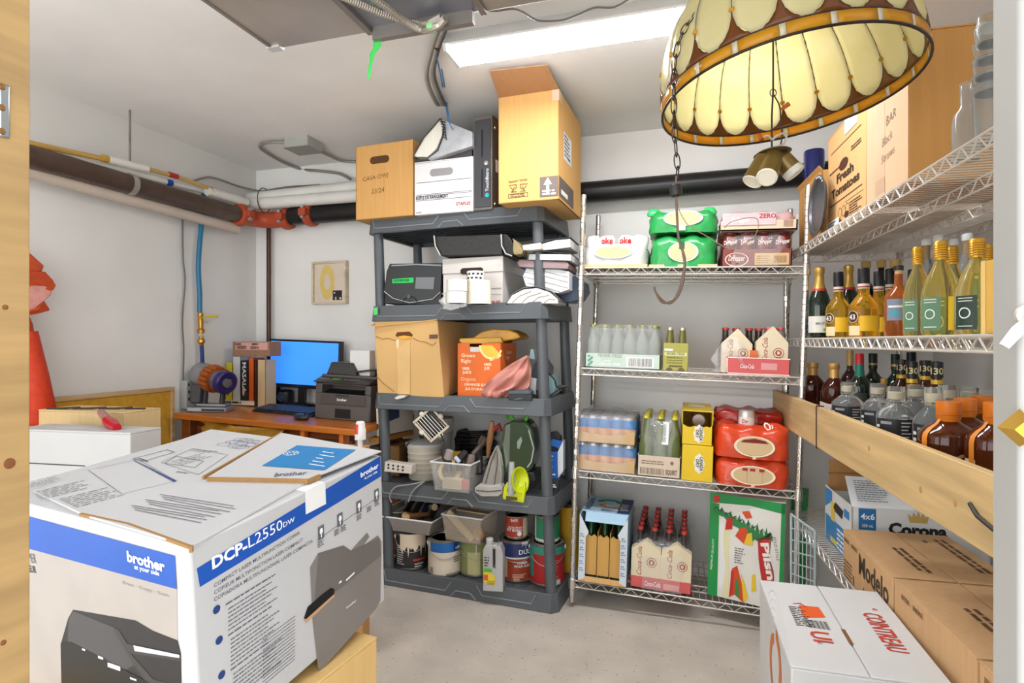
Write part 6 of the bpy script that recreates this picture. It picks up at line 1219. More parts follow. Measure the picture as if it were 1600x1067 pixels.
t, wd, h = mitem('soda_case', 'pink wrapped soda case in a pale tray, on top of the dark red soda cans', 'soda case', 1126, 1246, 322, .005, 3, .40, zlift=h2+.003)
obj('tray', MB().box(-wd/2, -.2, 0, wd/2, .2, .006).box(-wd/2, -.2, 0, wd/2, -.195, h*.42).box(wd/2-.005, -.2, 0, wd/2, .2, h*.62), mat((214, 184, 156), .6, kind='paint'), t); obj('shrink_wrap', wrap(wd*.98, .385, h*.82, 7, .005), mat((200, 160, 160), .25, kind='film', coat=.4), t, smooth=70); T = FACE(wd, .4, h, 'f')
mb = MB().grid(lambda i, j: (-wd*.45+wd*.55*i, -.16+.25*j, h*(.8+.35*math.sin(i*PI)*math.sin(j*PI*.8))), 10, 6); obj('loose_plastic', mb, mat((236, 236, 238), .1, alpha=.35, coat=.5), t, smooth=40)
obj('front_print', quad(MB(), T, wd*.02, h*.22, wd*.72, h*.72, .004), mat((204, 176, 178), .4), t); write(t, T, mat((160, 60, 66), .5), [('ZERO', wd*.50, h*.50, .018, dict(bold=.03))], z=.005); write(t, T, whp, [('DrPepper', wd*.14, h*.34, .022, dict(shear=.3, wid=wd*.24))], z=.005); m1 = MB(); barcode(m1, T, wd*.82, h*.12, wd*.12, h*.28, .002); obj('barcode', m1, mat((150, 120, 100), .6), t)
# --- third tier : bottles
clr_g = mat((222, 228, 222), .04, trans=.82, ior=1.2); grn_g = mat((74, 96, 48), .06, trans=.6, ior=1.25); cola_g = mat((40, 24, 22), .08, coat=.5)
def bottle_prof(r, h, neck=.38, sh=.58): return [(0, 0), (r*.9, 0), (r, .006), (r, h*sh), (r*.92, h*(sh+.06)), (r*.62, h*(sh+.17)), (r*neck, h*(sh+.27)), (r*neck*.92, h*.97), (r*neck*1.05, h*.98), (r*neck*1.05, h), (0, h)]
t, wd, h = mitem('tonic_case', 'shrink wrapped case of clear ginger beer bottles with pale green tray', 'drinks case', 914, 1031, 509, .015, 2, .26)
Tf_ = FACE(wd, .26, h, 'f'); tray_c = mat((184, 202, 186), .5); obj('tray', MB().box(-wd/2, -.13, 0, wd/2, .13, .004).box(-wd/2, -.13, 0, wd/2, -.127, h*.34).box(-wd/2, -.13, 0, -wd/2+.003, .13, h*.34).box(wd/2-.003, -.13, 0, wd/2, .13, h*.34).box(-wd/2, .127, 0, wd/2, .13, h*.34), tray_c, t)
bmesh_ = MB().lathe(bottle_prof(wd/12.4, h*.98), 16); capm = MB().lathe([(.014, 0), (.0145, .008), (.013, .011), (0, .012)], 14); b0 = k0 = None
for j in range(4):
    for i in range(6):
        if b0 is None: b0 = obj('bottle', bmesh_, clr_g, t); b = b0; k0 = obj('cap', capm, mat((150, 150, 70), .35, .5), b); kk_ = k0
        else: b = b0.copy(); COL.objects.link(b); kk_ = k0.copy(); COL.objects.link(kk_); kk_.parent = b
        b.location = (-wd/2+wd*(i+.5)/6, -.13+.034+j*.064, .004); kk_.location = (0, 0, h*.945)
write(t, Tf_, mat((96, 112, 100), .5), [('FEVER-TREE', wd*.18, h*.25, .016, dict(wid=wd*.32, bold=0))]); write(t, Tf_, whp, [('GINGER BEER', wd*.2, h*.06, .013, dict(wid=wd*.28, bold=0)), ('premium', wd*.26, h*.16, .006)]); obj('white_patch', quad(MB(), Tf_, wd*.56, h*.045, wd*.92, h*.28, .001), mat((236, 234, 230), .5), t)
m1 = MB(); barcode(m1, Tf_, wd*.59, h*.065, wd*.3, h*.19, .0016, 4); obj('barcode', m1, inkd, t); m1 = MB()
for k in range(7): ell(m1, Tf_, wd*(.05+.02*(k % 3)), h*(.06+.035*k), .006, .005, .0012, 8)
obj('leaf_print', m1, mat((90, 150, 130), .5), t); obj('shrink_wrap', wrap(wd*1.01, .27, h*1.02, 4, .003), shr, t, smooth=70)
def carrier(t, wd, h, d, m, n=2, neck=.0): pass
t, wd, h = mitem('tonic_carton', 'olive carton of four tonic bottles beside the ginger beer case', 'drinks carton', 1035.5, 1074.5, 536, .02, 2, .11); om2 = mat((164, 158, 76), .5)
obj('carton', MB().box(-wd/2, -.055, 0, wd/2, .055, h), om2, t, bevel=.002); T = FACE(wd, .11, h, 'f'); bb_ = MB().lathe([(.016, 0), (.0155, .02), (.0125, .045), (.0125, .058), (.013, .058)], 16); cpm = MB().lathe([(.014, 0), (.0145, .006), (.0125, .011), (0, .012)], 14)
for j in range(2):
    for i in range(2): b = obj('bottle_neck', bb_, mat((128, 122, 52), .12, trans=.4), t); b.location = ((-.25+.5*i)*wd, -.028+.056*j, h); c = obj('cap', cpm, mat((206, 200, 190), .3, .8), b); c.location = (0, 0, .056)
write(t, T, mat((74, 76, 36), .5), [('FEVER-TREE', wd*.14, h*.57, .010, dict(wid=wd*.72))], z=.0016); obj('pale_band', quad(MB(), T, wd*.05, h*.54, wd*.95, h*.66, .001), mat((206, 206, 150), .5), t); m1 = MB(); bars(m1, T, wd*.15, h*.46, wd*.7, 3, .003, .008, .2); obj('fine_print', m1, mat((90, 94, 40), .5), t); m1 = MB()
for x in (.12, .6): arc(m1, T, wd*(x+.14), 0, 0, wd*.14, 0, PI, .001); 
quad(m1, T, wd*.24, h*.14, wd*.78, h*.2); obj('dark_print', m1, mat((92, 88, 48), .5), t); obj('white_tag', quad(MB(), T, wd*.05, h*.72, wd*.38, h*.79), whp, t)
crm = mat((222, 208, 176), .55); rdk = mat((150, 34, 40), .5)
def cola_carrier(t, x0, x1, y, h, pk, m=crm, d=.06, v0=.42):
    w_ = x1-x0; o = obj('carrier', MB().prism([(x0, 0), (x1, 0), (x1, h), (x0+w_*.52, h*pk), (x0, h)], -d/2, d/2, Matrix.Translation((0, y, 0)) @ rot(90, 'X')), m, t, bevel=.001); T = frame((x0, y-d/2, 0), (1, 0, 0), (0, 0, 1))
    write(o, T, rdk, [('Coca-Cola', w_*.36, h*v0, w_*.18, dict(rot90=90, wid=h*.72, shear=.35, bold=-.005))]); m1 = MB(); ell(m1, T, w_*.70, h*.68, w_*.10, w_*.10, .0012); ell(m1, T, w_*.70, h*.68, w_*.17, w_*.17, .0012, inner=.88); obj('round_emblem', m1, mat((160, 60, 50), .5), o); m1 = MB(); ell(m1, T, w_*.70, h*.68, w_*.045, w_*.06, .0018); obj('emblem_center', m1, crm, o)
    return o
def cola_bottles(t, xs, ys, z, h, capc=(170, 60, 54), g=None, r=.029):
    b0 = None; bm_ = MB().lathe(bottle_prof(r, h, .42, .5), 14); cm_ = MB().lathe([(.0135, 0), (.014, .007), (.0125, .011), (0, .012)], 12)
    for y in ys:
        for x in xs:
            if b0 is None: b0 = obj('bottle', bm_, g or cola_g, t); b = b0; k0 = obj('cap', cm_, mat(capc, .35, .3), b); k = k0
            else: b = b0.copy(); COL.objects.link(b); k = k0.copy(); COL.objects.link(k); k.parent = b
            b.location = (x, y, z); k.location = (0, 0, h-.006)
t, wd, h = mitem('cola_tray', 'opened red tray of cola bottles in cream carriers, right end of the third rack tier', 'drinks tray', 1135, 1234, 559, .01, 2, .26); rt_ = mat((206, 92, 92), .5)
obj('tray', MB().box(-wd/2, -.13, 0, wd/2, .13, .004).box(-wd/2, -.13, 0, wd/2, -.127, h).box(-wd/2, .127, 0, wd/2, .13, h).box(-wd/2, -.13, 0, -wd/2+.003, .13, h).box(wd/2-.003, -.13, 0, wd/2, .13, h), rt_, t); T = FACE(wd, .26, h, 'f'); obj('tray_edge', MB().box(-wd/2-.001, -.1312, 0, wd/2, -.1302, .004).box(-wd/2-.001, -.1312, h-.004, wd/2, -.1302, h).box(-wd/2-.001, -.1312, 0, -wd/2+.004, -.1302, h), mat((236, 220, 206), .5), t)
write(t, T, whp, [('Coca-Cola', wd*.22, h*.35, .018, dict(shear=.3, wid=wd*.22))]); obj('pale_patch', quad(MB(), T, wd*.55, h*.3, wd*.8, h*.7), mat((214, 150, 150), .5), t)
hc = .125; cola_carrier(t, -wd*.58, -wd*.08, -.06, hc, 1.52); cola_carrier(t, -wd*.02, wd*.49, -.06, hc+.01, 1.5); cola_bottles(t, [-wd*.5, -wd*.32, -wd*.1, wd*.06], [.0, .06], .005, .185); cola_bottles(t, [wd*.22, wd*.42], [.0, .06], .005, .19, (210, 90, 90), mat((196, 190, 190), .05, trans=.7, ior=1.2))
obj('orange_card', MB().box(-wd*.12, -.10, .005, -wd*.0, -.097, .10), mat((214, 110, 60), .5), t); obj('loose_plastic', MB().grid(lambda i, j: (-wd*.72+wd*.5*i+.01*math.sin(j*8), -.125-.02*math.sin(i*6+j*4), .005+.15*j*(.6+.4*math.sin(i*3))), 10, 8), mat((238, 236, 234), .1, alpha=.28, coat=.5), t, smooth=30)
# --- second tier
z2 = MZ[1]
silver = mat((190, 190, 194), .25, .8)
def can_case(lab, px0, px1, pyt, v, tier, zl, seed):
    t, wd, h = mitem('soda_case', lab, 'soda case', px0, px1, pyt, v, tier, .36, zlift=zl); T = FACE(wd, .36, h, 'f')
    n = 10; front = [(-wd/2, 0), (wd/2, 0), (wd/2, h*.5)]+[(wd*(.5-k/n), h*(.30+.2*abs(2*k/n-1)**3)) for k in range(1, n)]+[(-wd/2, h*.5)]
    obj('tray', MB().prism(front, .176, .18, rot(90, 'X')).box(-wd/2, -.176, 0, wd/2, .18, .004).box(-wd/2, -.176, 0, -wd/2+.004, .18, h*.5).box(wd/2-.004, -.176, 0, wd/2, .18, h*.5), card((198, 164, 116)), t)
    bm_ = MB().lathe([(0, .004), (.024, 0), (.031, .012), (.031, h*.84)], 18); tm_ = MB().lathe([(.031, 0), (.027, h*.1), (.028, h*.12), (.025, h*.12), (0, h*.10)], 18); om_ = MB().lathe([(.0314, h*.25), (.0314, h*.5)], 12, a0=-PI*.95, a1=-PI*.1); b0 = None
    for j in range(4):
        for i in range(5):
            if b0 is None: b0 = obj('can', bm_, mat((72, 132, 196), .3, coat=.3), t); b = b0; k0 = obj('can_top', tm_, silver, b); k = k0; e0 = obj('fruit_print', om_, mat((214, 160, 120), .4), b); e = e0
            else:
                b = b0.copy(); COL.objects.link(b); k = k0.copy(); COL.objects.link(k); k.parent = b
                if j == 0: e = e0.copy(); COL.objects.link(e); e.parent = b
            b.location = (-wd/2+wd*(i+.5)/5, -.14+j*.064, .004); k.location = (0, 0, h*.84)
    obj('shrink_wrap', wrap(wd*1.01, .37, h*1.02, seed, .004), shr, t, smooth=70); return h
hA = can_case('tray of blue soda cans directly on the rack, lower of two stacked trays', 898, 991, 693, .02, 1, 0, 2)
can_case('tray of blue soda cans with silver tops, stacked on an identical tray', 896, 991, 650, .015, 1, hA+.004, 3)
t, wd, h = mitem('bottle_tray', 'tall wrapped tray of green soda bottles with yellow caps between blue cans and yellow cartons', 'drinks tray', 995, 1063, 713, .0, 1, .38); T = FACE(wd, .38, h, 'f'); kt = mat((208, 190, 168), .65, kind='paint')
obj('tray', MB().box(-wd/2, -.19, 0, wd/2, -.186, h).box(-wd/2, -.19, 0, wd/2, .19, .004).box(-wd/2, -.19, 0, -wd/2+.004, .19, h).box(wd/2-.004, -.19, 0, wd/2, .19, h), kt, t); bh_2 = mz_(650, mu_(1030, .1, z2), .1)-z2-.004
cola_bottles(t, [-wd*.33, 0, wd*.33], [-.15, -.085, -.02, .045, .11], .004, bh_2, (206, 190, 60), mat((120, 132, 84), .08, trans=.45, ior=1.2), r=wd/6.3)
write(t, T, mat((96, 80, 66), .6), [('SQUIRT', wd*.66, h*.18, .020, dict(wid=wd*.26, bold=.03))]); m1 = MB(); barcode(m1, T, wd*.07, h*.12, wd*.55, h*.3, .001, 6); bars(m1, T, wd*.1, h*.72, wd*.55, 2, .004, .006, .1); ell(m1, T, wd*.8, h*.72, .008, .008, .001, 6); obj('print', m1, mat((120, 104, 92), .6), t)
Tq = frame((-wd*.22, -.196, h), (1, 0, -.05), (0, .42, 1)); hh_ = bh_2-h; obj('wrap_label', quad(MB(), Tq, wd*.20, hh_*.36, wd*.42, hh_*1.0, .002), whp, t); m1 = MB(); barcode(m1, Tq, wd*.24, hh_*.42, hh_*.5, wd*.12, .003, 4, vert=True); obj('barcode', m1, inkd, t); write(t, Tq, mat((40, 44, 36), .5), [('CAFE ZO', wd*.06, hh_*1.05, .026, dict(rot90=-90, wid=hh_*.8))], z=.002)
obj('shrink_wrap', wrap(wd*1.0, .37, bh_2*1.0, 12, .005, sq=4, top=.75), mat((240, 244, 236), .06, alpha=.2, coat=.7), t, smooth=70)
yel = mat((226, 190, 22), .45)
def dry_box(lab, pyt, zl, opened):
    t, wd, h = mitem('drinks_carton', lab, 'drinks carton', 1064.5, 1113, pyt, -.005, 1, .36, zlift=zl); T = FACE(wd, .36, h, 'f'); v1 = .52 if opened else 1; th = .003
    if not opened: obj('carton', MB().box(-wd/2, -.18, 0, wd/2, .18, h), yel, t, bevel=.002)
    else:
        n = 8; fr_ = [(-wd/2, 0), (wd/2, 0), (wd/2, h*.62)]+[(wd*(.40-.8*k/n), h*(.54+.03*math.sin(k*1.7))) for k in range(n+1)]+[(-wd/2, h*.62)]
        obj('carton', MB().prism(fr_, .177, .18, rot(90, 'X')).box(-wd/2, -.177, 0, wd/2, .18, th).box(-wd/2, -.18, 0, -wd/2+th, .18, h).box(wd/2-th, -.18, 0, wd/2, .18, h).box(-wd/2, -.16, h-th, wd/2, .18, h).box(-wd/2, .177, 0, wd/2, .18, h), yel, t)
        obj('can', MB().lathe([(0, 0), (.026, .0), (.033, .01), (.033, .12)], 18, loc(wd*.06, -.05, h*.62) @ rot(-90, 'X') @ rot(0, 'Z')), mat((176, 160, 150), .3, .5), t); obj('top_emblem', ell(MB(), FACE(wd, .36, h, 't'), wd*.5, .22, wd*.3, .06, .001), mat((230, 222, 200), .5), t)
    ev = h*(.33 if opened else .5); m1 = MB(); n = 32; poly(m1, T, [(wd*.56+wd*(.17+.014*math.cos(8*a))*math.cos(a), ev+h*(.27+.02*math.cos(8*a))*math.sin(a)) for a in [2*PI*k/n for k in range(n)]], .001); obj('emblem', m1, mat((232, 226, 214), .5), t)
    write(t, T, mat((70, 74, 50), .5), [('CANADA', wd*.58, ev+h*.2, wd*.11, dict(rot90=-90, wid=h*.4, bold=.03)), ('DRY', wd*.46, ev+h*.12, wd*.10, dict(rot90=-90, wid=h*.24, bold=.03))], z=.0016); return h
hB = dry_box('closed yellow soda carton, lower of two stacked yellow cartons', 696, 0, False); dry_box('yellow soda carton torn open with a can showing, on the closed yellow carton', 643, hB+.003, True)
redw = (214, 68, 30)
t, wd, h1 = mitem('soda_case', 'red wrapped soda case with oval window, lower of the red stack', 'soda case', 1117, 1236, 718, -.005, 1, .40); pack(t, wd, h1, .40, redw, oval=(.5, .42, .27, .3), seed=14); T = FACE(wd, .4, h1, 'f'); m1 = MB(); quad(m1, T, wd*.48, h1*.0, wd*.53, h1*.12, .007); obj('wrap_slit', m1, mat((236, 206, 170), .3), t)
m1 = MB()
for x in (.36, .46, .58): quad(m1, T, wd*x, h1*.58, wd*(x+.07), h1*.68, .0072)
obj('can_top', m1, mat((170, 50, 50), .3), t); m1 = MB(); quad(m1, T, wd*.42, h1*.14, wd*.425, h1*.6, .0072); quad(m1, T, wd*.62, h1*.14, wd*.625, h1*.6, .0072); obj('tray_fold', m1, mat((176, 146, 100), .7), t)
t, wd, h = mitem('soda_case', 'red wrapped soda case torn open at the top, upper of the red stack', 'soda case', 1116, 1237, 668, -.01, 1, .40, zlift=h1+.003); pack(t, wd, h, .40, redw, oval=(.52, .40, .24, .28), seed=17); T = FACE(wd, .4, h, 'f'); m1 = MB(); quad(m1, T, wd*.5, 0, wd*.545, h*.12, .007); obj('wrap_slit', m1, mat((236, 206, 170), .3), t)
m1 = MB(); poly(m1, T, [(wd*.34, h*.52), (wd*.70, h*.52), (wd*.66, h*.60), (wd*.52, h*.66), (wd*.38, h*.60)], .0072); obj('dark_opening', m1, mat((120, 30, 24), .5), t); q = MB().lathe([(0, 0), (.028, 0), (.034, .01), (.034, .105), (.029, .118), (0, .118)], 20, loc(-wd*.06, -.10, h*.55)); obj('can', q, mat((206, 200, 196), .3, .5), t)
o = obj('can_print', MB().lathe([(.0345, 0), (.0345, .07)], 12, loc(-wd*.06, -.10, h*.55+.02), a0=-PI*.85, a1=-PI*.15), mat((222, 214, 206), .4), t); write(t, frame((-wd*.06-.024, -.1352, h*.55+.03), (1, 0, 0), (0, 0, 1)), mat((150, 60, 50), .5), [('Dr', .004, .036, .016), ('Pep', .0, .012, .016)])
obj('torn_wrap', MB().grid(lambda i, j: (wd*(.12+.34*i), -.14-.03*j+.006*math.sin(i*9+j*5), h*(.98+.16*math.sin(i*PI)*(1-j)-.38*j*(.3+i*.5))), 10, 6), mat(redw, .3, coat=.35), t, solid=.001, smooth=60); write(t, frame((wd*.14, -.176, h*.98), (1, 0, -.5), (0, .3, 1)), whp, [('OKE', 0, 0, .03, dict(bold=.02))], z=.004)
obj('back_bulge', wrap(wd*.94, .2, .05, 30, .006), mat((176, 36, 22), .3, coat=.35), t, smooth=70).location = (0, .06, h*.98)
# --- bottom tier
t, wd, h = mitem('water_carton', 'pale blue carton of green sparkling water bottles opened at the front, bottom rack tier', 'drinks carton', 903, 978, 806, -.012, 0, .30); lb = mat((168, 200, 222), .5); T = FACE(wd, .30, h, 'f'); th = .003
obj('carton', MB().box(-wd/2, -.15, 0, wd/2, .15, th).box(-wd/2, .147, 0, wd/2, .15, h).box(-wd/2, -.15, 0, -wd/2+th, .15, h).box(wd/2-th, -.15, 0, wd/2, .15, h).box(-wd/2, -.11, h*1.0, wd/2, .15, h+th), lb, t)
obj('front_strip', MB().box(-wd/2, -.15, 0, wd/2, -.147, h*.09), card((214, 170, 110)), t)
def side_flap(x0, x1, s): return obj('front_flap', MB().prism([(x0, h*.02), (x1, h*.06), (x1, h*.66), (x1-s*wd*.06, h*.74), (x1, h*.82), (x0, h*1.0)], .1495, .1525, rot(90, 'X')), mat((206, 214, 222), .5), t)
side_flap(-wd/2, -wd*.36, -1); side_flap(wd/2, wd*.36, 1); obj('top_flap', MB().hexa([(-wd*.38, -.155, h*.90), (wd*.44, -.155, h*.90), (wd*.48, -.11, h*1.0), (-wd*.40, -.11, h*1.0), (-wd*.38, -.152, h*.905), (wd*.44, -.152, h*.905), (wd*.48, -.107, h*1.005), (-wd*.40, -.107, h*1.005)]), lb, t)
bm_ = MB().lathe(bottle_prof(.034, h*.86, .36, .5), 16); gg = mat((30, 84, 44), .08, trans=.3, coat=.5); cm_ = MB().lathe([(.013, 0), (.0135, .012), (.012, .014), (0, .014)], 14)
for j in range(3):
    for i in range(3): b = obj('bottle', bm_.__class__() if False else bm_, gg, t); b.location = (-wd*.3+wd*.3*i, -.085+.075*j, .004); c = obj('cap', cm_, mat((206, 206, 206), .35, .5), b); c.location = (0, 0, h*.86)
kd = card((200, 154, 84))
for x in (-.26, .0, .27): obj('divider', MB().prism([(wd*(x-.12), h*.10), (wd*(x+.12), h*.10), (wd*(x+.12), h*.66), (wd*(x+.07), h*.70), (wd*x, h*.66), (wd*(x-.07), h*.70), (wd*(x-.12), h*.66)], .128, .131, rot(90, 'X')), kd, t)
for x in (-.12, .14): obj('divider_wall', MB().box(wd*x-.0015, -.128, h*.05, wd*x+.0015, .1, h*.74), kd, t)
Tq = frame((-wd/2, -.11, h+th), (1, 0, 0), (0, 1, 0)); m1 = MB(); quad(m1, Tq, wd*.74, .01, wd, .25); obj('navy_panel', m1, mat((40, 62, 100), .5), t); write(t, Tq, mat((50, 66, 90), .5), [('S.PELLEGRINO', wd*.16, .02, .024, dict(rot90=90, wid=.2, bold=.02))], z=.0016); m1 = MB(); arc(m1, Tq, wd*.5, .16, .035, .06, 0, PI, .0016); obj('green_ring', m1, mat((40, 140, 80), .5), t); m1 = MB(); arc(m1, Tq, wd*.56, .13, .04, .058, PI, 1.9*PI, .0016); poly(m1, Tq, [(wd*.36, .13), (wd*.40, .16), (wd*.44, .12)], .0016); obj('orange_peel', m1, mat((222, 130, 50), .5), t); m1 = MB(); bars(m1, Tq, wd*.4, .05, wd*.3, 4, .004, .006, .3, .0016); obj('fine_print', m1, mat((60, 76, 110), .5), t); m1 = MB(); bars(m1, Tq, wd*.78, .15, wd*.18, 8, .005, .008, .3, .0016); obj('panel_print', m1, whp, t)
m1 = MB(); Tr2 = T
for x0 in (.02, .88):
    for k in range(6): bars(m1, T, wd*x0, h*(.2+.1*k), wd*.09, 2, .004, .006, .3, .0045)
obj('flap_print', m1, mat((90, 120, 160), .5), t)
t, wd, h = mitem('cola_case', 'wrapped case of cola bottles with red caps in cream carriers, bottom rack tier', 'drinks case', 984, 1080, 862, .015, 0, .40); T = FACE(wd, .40, h, 'f')
obj('tray', MB().box(-wd/2, -.2, 0, wd/2, .2, .004).box(-wd/2, -.2, 0, wd/2, -.197, h*.30).box(-wd/2, -.2, 0, -wd/2+.003, .2, h*.30).box(wd/2-.003, -.2, 0, wd/2, .2, h*.30).box(-wd/2, .197, 0, wd/2, .2, h*.3), rt_, t); write(t, T, whp, [('Coca-Cola', wd*.24, h*.09, .022, dict(shear=.3, wid=wd*.26))]); obj('pale_patch', quad(MB(), T, wd*.55, h*.05, wd*.8, h*.2), mat((222, 150, 146), .5), t)
obj('carrier_base', MB().box(-wd/2+.004, -.196, .004, wd/2-.004, -.193, h*.9), crm, t); cola_carrier(t, -wd*.49, -.002, -.173, h*1.0, 1.22, d=.048, v0=.34); cola_carrier(t, .002, wd*.49, -.173, h*1.0, 1.22, d=.048, v0=.34)
bhh = mz_(830, mu_(1030, .05, MZ[0]), .06)-MZ[0]; cola_bottles(t, [-wd*.36, -wd*.12, wd*.12, wd*.36], [-.155+.066*k for k in range(6)], .005, bhh, (190, 62, 56), mat((62, 52, 54), .08, coat=.6, trans=.15), r=wd/8.6); obj('shrink_wrap', wrap(wd*1.01, .41, bhh*.84, 21, .004, sq=5, top=.7), shr, t, smooth=70)
# standing beer case
z = MZ[0]+.001; u0, u1 = mu_(1105, .06, z), mu_(1222, -.01, z); wd = math.hypot(u1-u0, .07); aa = math.degrees(math.atan2(-.07, u1-u0)); h = mz_(778, (u0+u1)/2, .02)-z; d = .27
t = thing('beer_case', 'white and green beer case stood on its end showing a forest picture, bottom rack tier', 'beer case', M4=MM @ loc((u0+u1)/2, .025, z) @ rot(aa, 'Z') @ loc(0, d/2, 0)); T = FACE(wd, d, h, 'f'); wht = mat((222, 218, 210), .5); gr1 = mat((22, 140, 66), .45)
obj('carton', MB().box(-wd/2, -d/2, 0, wd/2, d/2, h), wht, t, bevel=.002); P = lambda *a: [(wd*x, h*y) for x, y in a]
def art(nm, c, z, *pl_):
    for p in pl_: obj(nm, poly(MB(), T, P(*p), z), mat(c, .45), t, smooth=0)
art('green_field', (22, 140, 66), .0008, [(0, .9), (0, 1), (1, 1), (1, .9), (.55, .93)], [(0, 0), (.14, 0), (.13, .9), (0, .9)], [(.95, 0), (1, 0), (1, 1), (.95, 1)])
art('cream_stripe', (222, 214, 170), .001, [(.20, .02), (.30, .02), (.28, .45), (.30, .78), (.22, .80), (.20, .5)])
art('white_stripe', (226, 226, 224), .0013, [(.15, .1), (.21, .06), (.24, .3), (.2, .55), (.22, .78), (.15, .76), (.16, .4)])
m1 = MB(); pts = []
for k in range(14): pts += [(.05+.06*k, .90-.012*k-.03*(k % 2)), (.08+.06*k, .86-.018*k)]
low = [(.84, .64), (.74, .66), (.70, .60), (.62, .62), (.56, .56), (.46, .60), (.40, .70), (.28, .72), (.2, .78), (.06, .8)]
poly(m1, T, P(*pts, *low), .0016); obj('forest_art', m1, mat((36, 124, 62), .45), t); m1 = MB()
for k in range(9): stroke(m1, T, P((.06+.09*k, .84-.02*k), (.09+.09*k, .87-.02*k), (.13+.09*k, .83-.02*k), (.17+.09*k, .85-.022*k)), .0012, .002)
obj('ink_line', m1, mat((20, 40, 26), .5), t)
art('orange_art', (206, 70, 26), .0022, [(.36, .62), (.48, .56), (.54, .66), (.50, .72), (.42, .70)], [(.30, .02), (.38, .06), (.50, .0), (.54, .1), (.46, .2), (.40, .34), (.33, .30)], [(.44, .86), (.54, .88), (.58, .82), (.50, .80)])
art('yellow_art', (226, 190, 40), .0026, [(.48, .56), (.60, .56), (.58, .68), (.52, .66)], [(.50, .0), (.56, .06), (.50, .2), (.45, .28), (.48, .12)], [(.60, .12), (.66, .14), (.64, .3), (.60, .28)]); art('red_patch', (190, 36, 30), .0026, [(.22, .66), (.32, .68), (.32, .78), (.24, .78)], [(.06, .9), (.14, .92), (.13, .98), (.05, .97)], [(.31, .04), (.35, .06), (.36, .28), (.32, .28)])
art('green_art', (40, 130, 60), .003, [(.38, .06), (.44, .04), (.42, .22), (.38, .2)])
art('red_banner', (186, 36, 40), .0016, [(.66, .62), (.82, .66), (.80, .48), (.86, .36), (.88, .16), (.96, .0), (.80, .0), (.72, .28), (.68, .44)]); m1 = MB(); stroke(m1, T, P((.65, .63), (.83, .67), (.81, .48), (.87, .36), (.89, .16)), .0016, .0018); obj('banner_edge', m1, mat((120, 30, 30), .5), t)
write(t, T, mat((236, 230, 220), .5), [('Pilsner', wd*.70, h*.60, wd*.10, dict(rot90=-78, wid=h*.52, bold=.04))], z=.0024); write(t, T, mat((70, 70, 70), .5), [('OLD STYLE', wd*.86, h*.66, wd*.035, dict(rot90=-80, wid=h*.2, bold=0))]); m1 = MB(); bars(m1, T, wd*.36, h*.5, wd*.14, 7, .004, .006, .4, .0016); stroke(m1, T, P((.5, .60), (.82, .68)), .0012, .0016); obj('fine_print', m1, mat((90, 90, 90), .5), t); write(t, T, whp, [('PREMIUM QUALITY', wd*.06, h*.25, wd*.03, dict(rot90=88, wid=h*.3, bold=0))]) 
Ql = FACE(wd, d, h, 'l'); m1 = MB(); quad(m1, Ql, d*.1, h*.9, d*.7, h*.96, .0012); obj('red_mark', m1, mat((180, 40, 44), .5), t)
M_ = t.matrix_basis
t2 = thing('beer_case', 'second narrower green and white beer case standing behind the forest picture case', 'beer case', M4=M_ @ loc(.06, d*.5+.07, 0)); obj('carton', MB().box(-wd/2+.02, -.06, 0, wd/2, .06, h*.97), gr1, t2, bevel=.002); Tx = FACE(wd, .12, h, 'r'); m1 = MB()
for k in range(5): poly(m1, Tx, [(.02+.02*k, h*.2*k), (.05+.012*k, h*(.1+.2*k)), (.03, h*(.14+.18*k))], .001)
obj('yellow_print', m1, mat((214, 180, 40), .5), t2)
# ================================================================ right rack
def ru_(px, v, z): return bis(lambda u: prj(RT(u, v, z))[0], -.3, 1.75, px)
def rz_(py, u, v): return bis(lambda z: prj(RT(u, v, z))[1], -.2, 2.3, py)
def ritem(name, lab, cat, px0, px1, pyt, v, tier, d, h=None, group=None, zl=0):
    z = RZ[tier]+.001+zl; u0, u1 = ru_(px0, v, z), ru_(px1, v, z)
    if h is None: h = rz_(pyt, u0, v)-z
    t = thing(name, lab, cat, group=group, M4=RM @ loc((u0+u1)/2, v+d/2, z)); return t, u1-u0, h
amber = mat((206, 116, 22), .05, trans=.65, ior=1.3); gold_l = mat((236, 186, 60), .05, trans=.85, ior=1.25); pale_y = mat((244, 228, 150), .04, trans=.92, ior=1.25); dkgreen = mat((22, 38, 28), .08, coat=.6); dkbrown = mat((74, 30, 18), .06, trans=.35, coat=.5, ior=1.3); clearg = mat((226, 230, 230), .03, trans=.88, ior=1.2); rose = mat((196, 110, 50), .05, trans=.65, ior=1.3); navyg = mat((24, 36, 110), .06, trans=.3, coat=.6); wineg = mat((60, 20, 24), .08, coat=.6); ambd = mat((96, 40, 14), .06, trans=.45, coat=.5, ior=1.3)
def lath(parent, nm, prof, m, a0=0, a1=2*PI, n=20, **k): return obj(nm, MB().lathe(prof, n, a0=a0, a1=a1, **k), m, parent, smooth=50)
def bprof(r, h, sh, sl, nr, neck_top=.98, base=.004): return [(0, .0), (r*.88, 0), (r, base+.004), (r, h*sh), (r*.97, h*(sh+sl*.2)), (r*.80, h*(sh+sl*.5)), (nr*1.35, h*(sh+sl*.85)), (nr, h*(sh+sl)), (nr, h*neck_top), (0, h*neck_top)]
def label_arc(t, nm, r, z0, z1, c, a, w_, off=.0006): return lath(t, nm, [(r+off, z0), (r+off, z1)], mat(c, .5), a-w_/2, a+w_/2, 14)
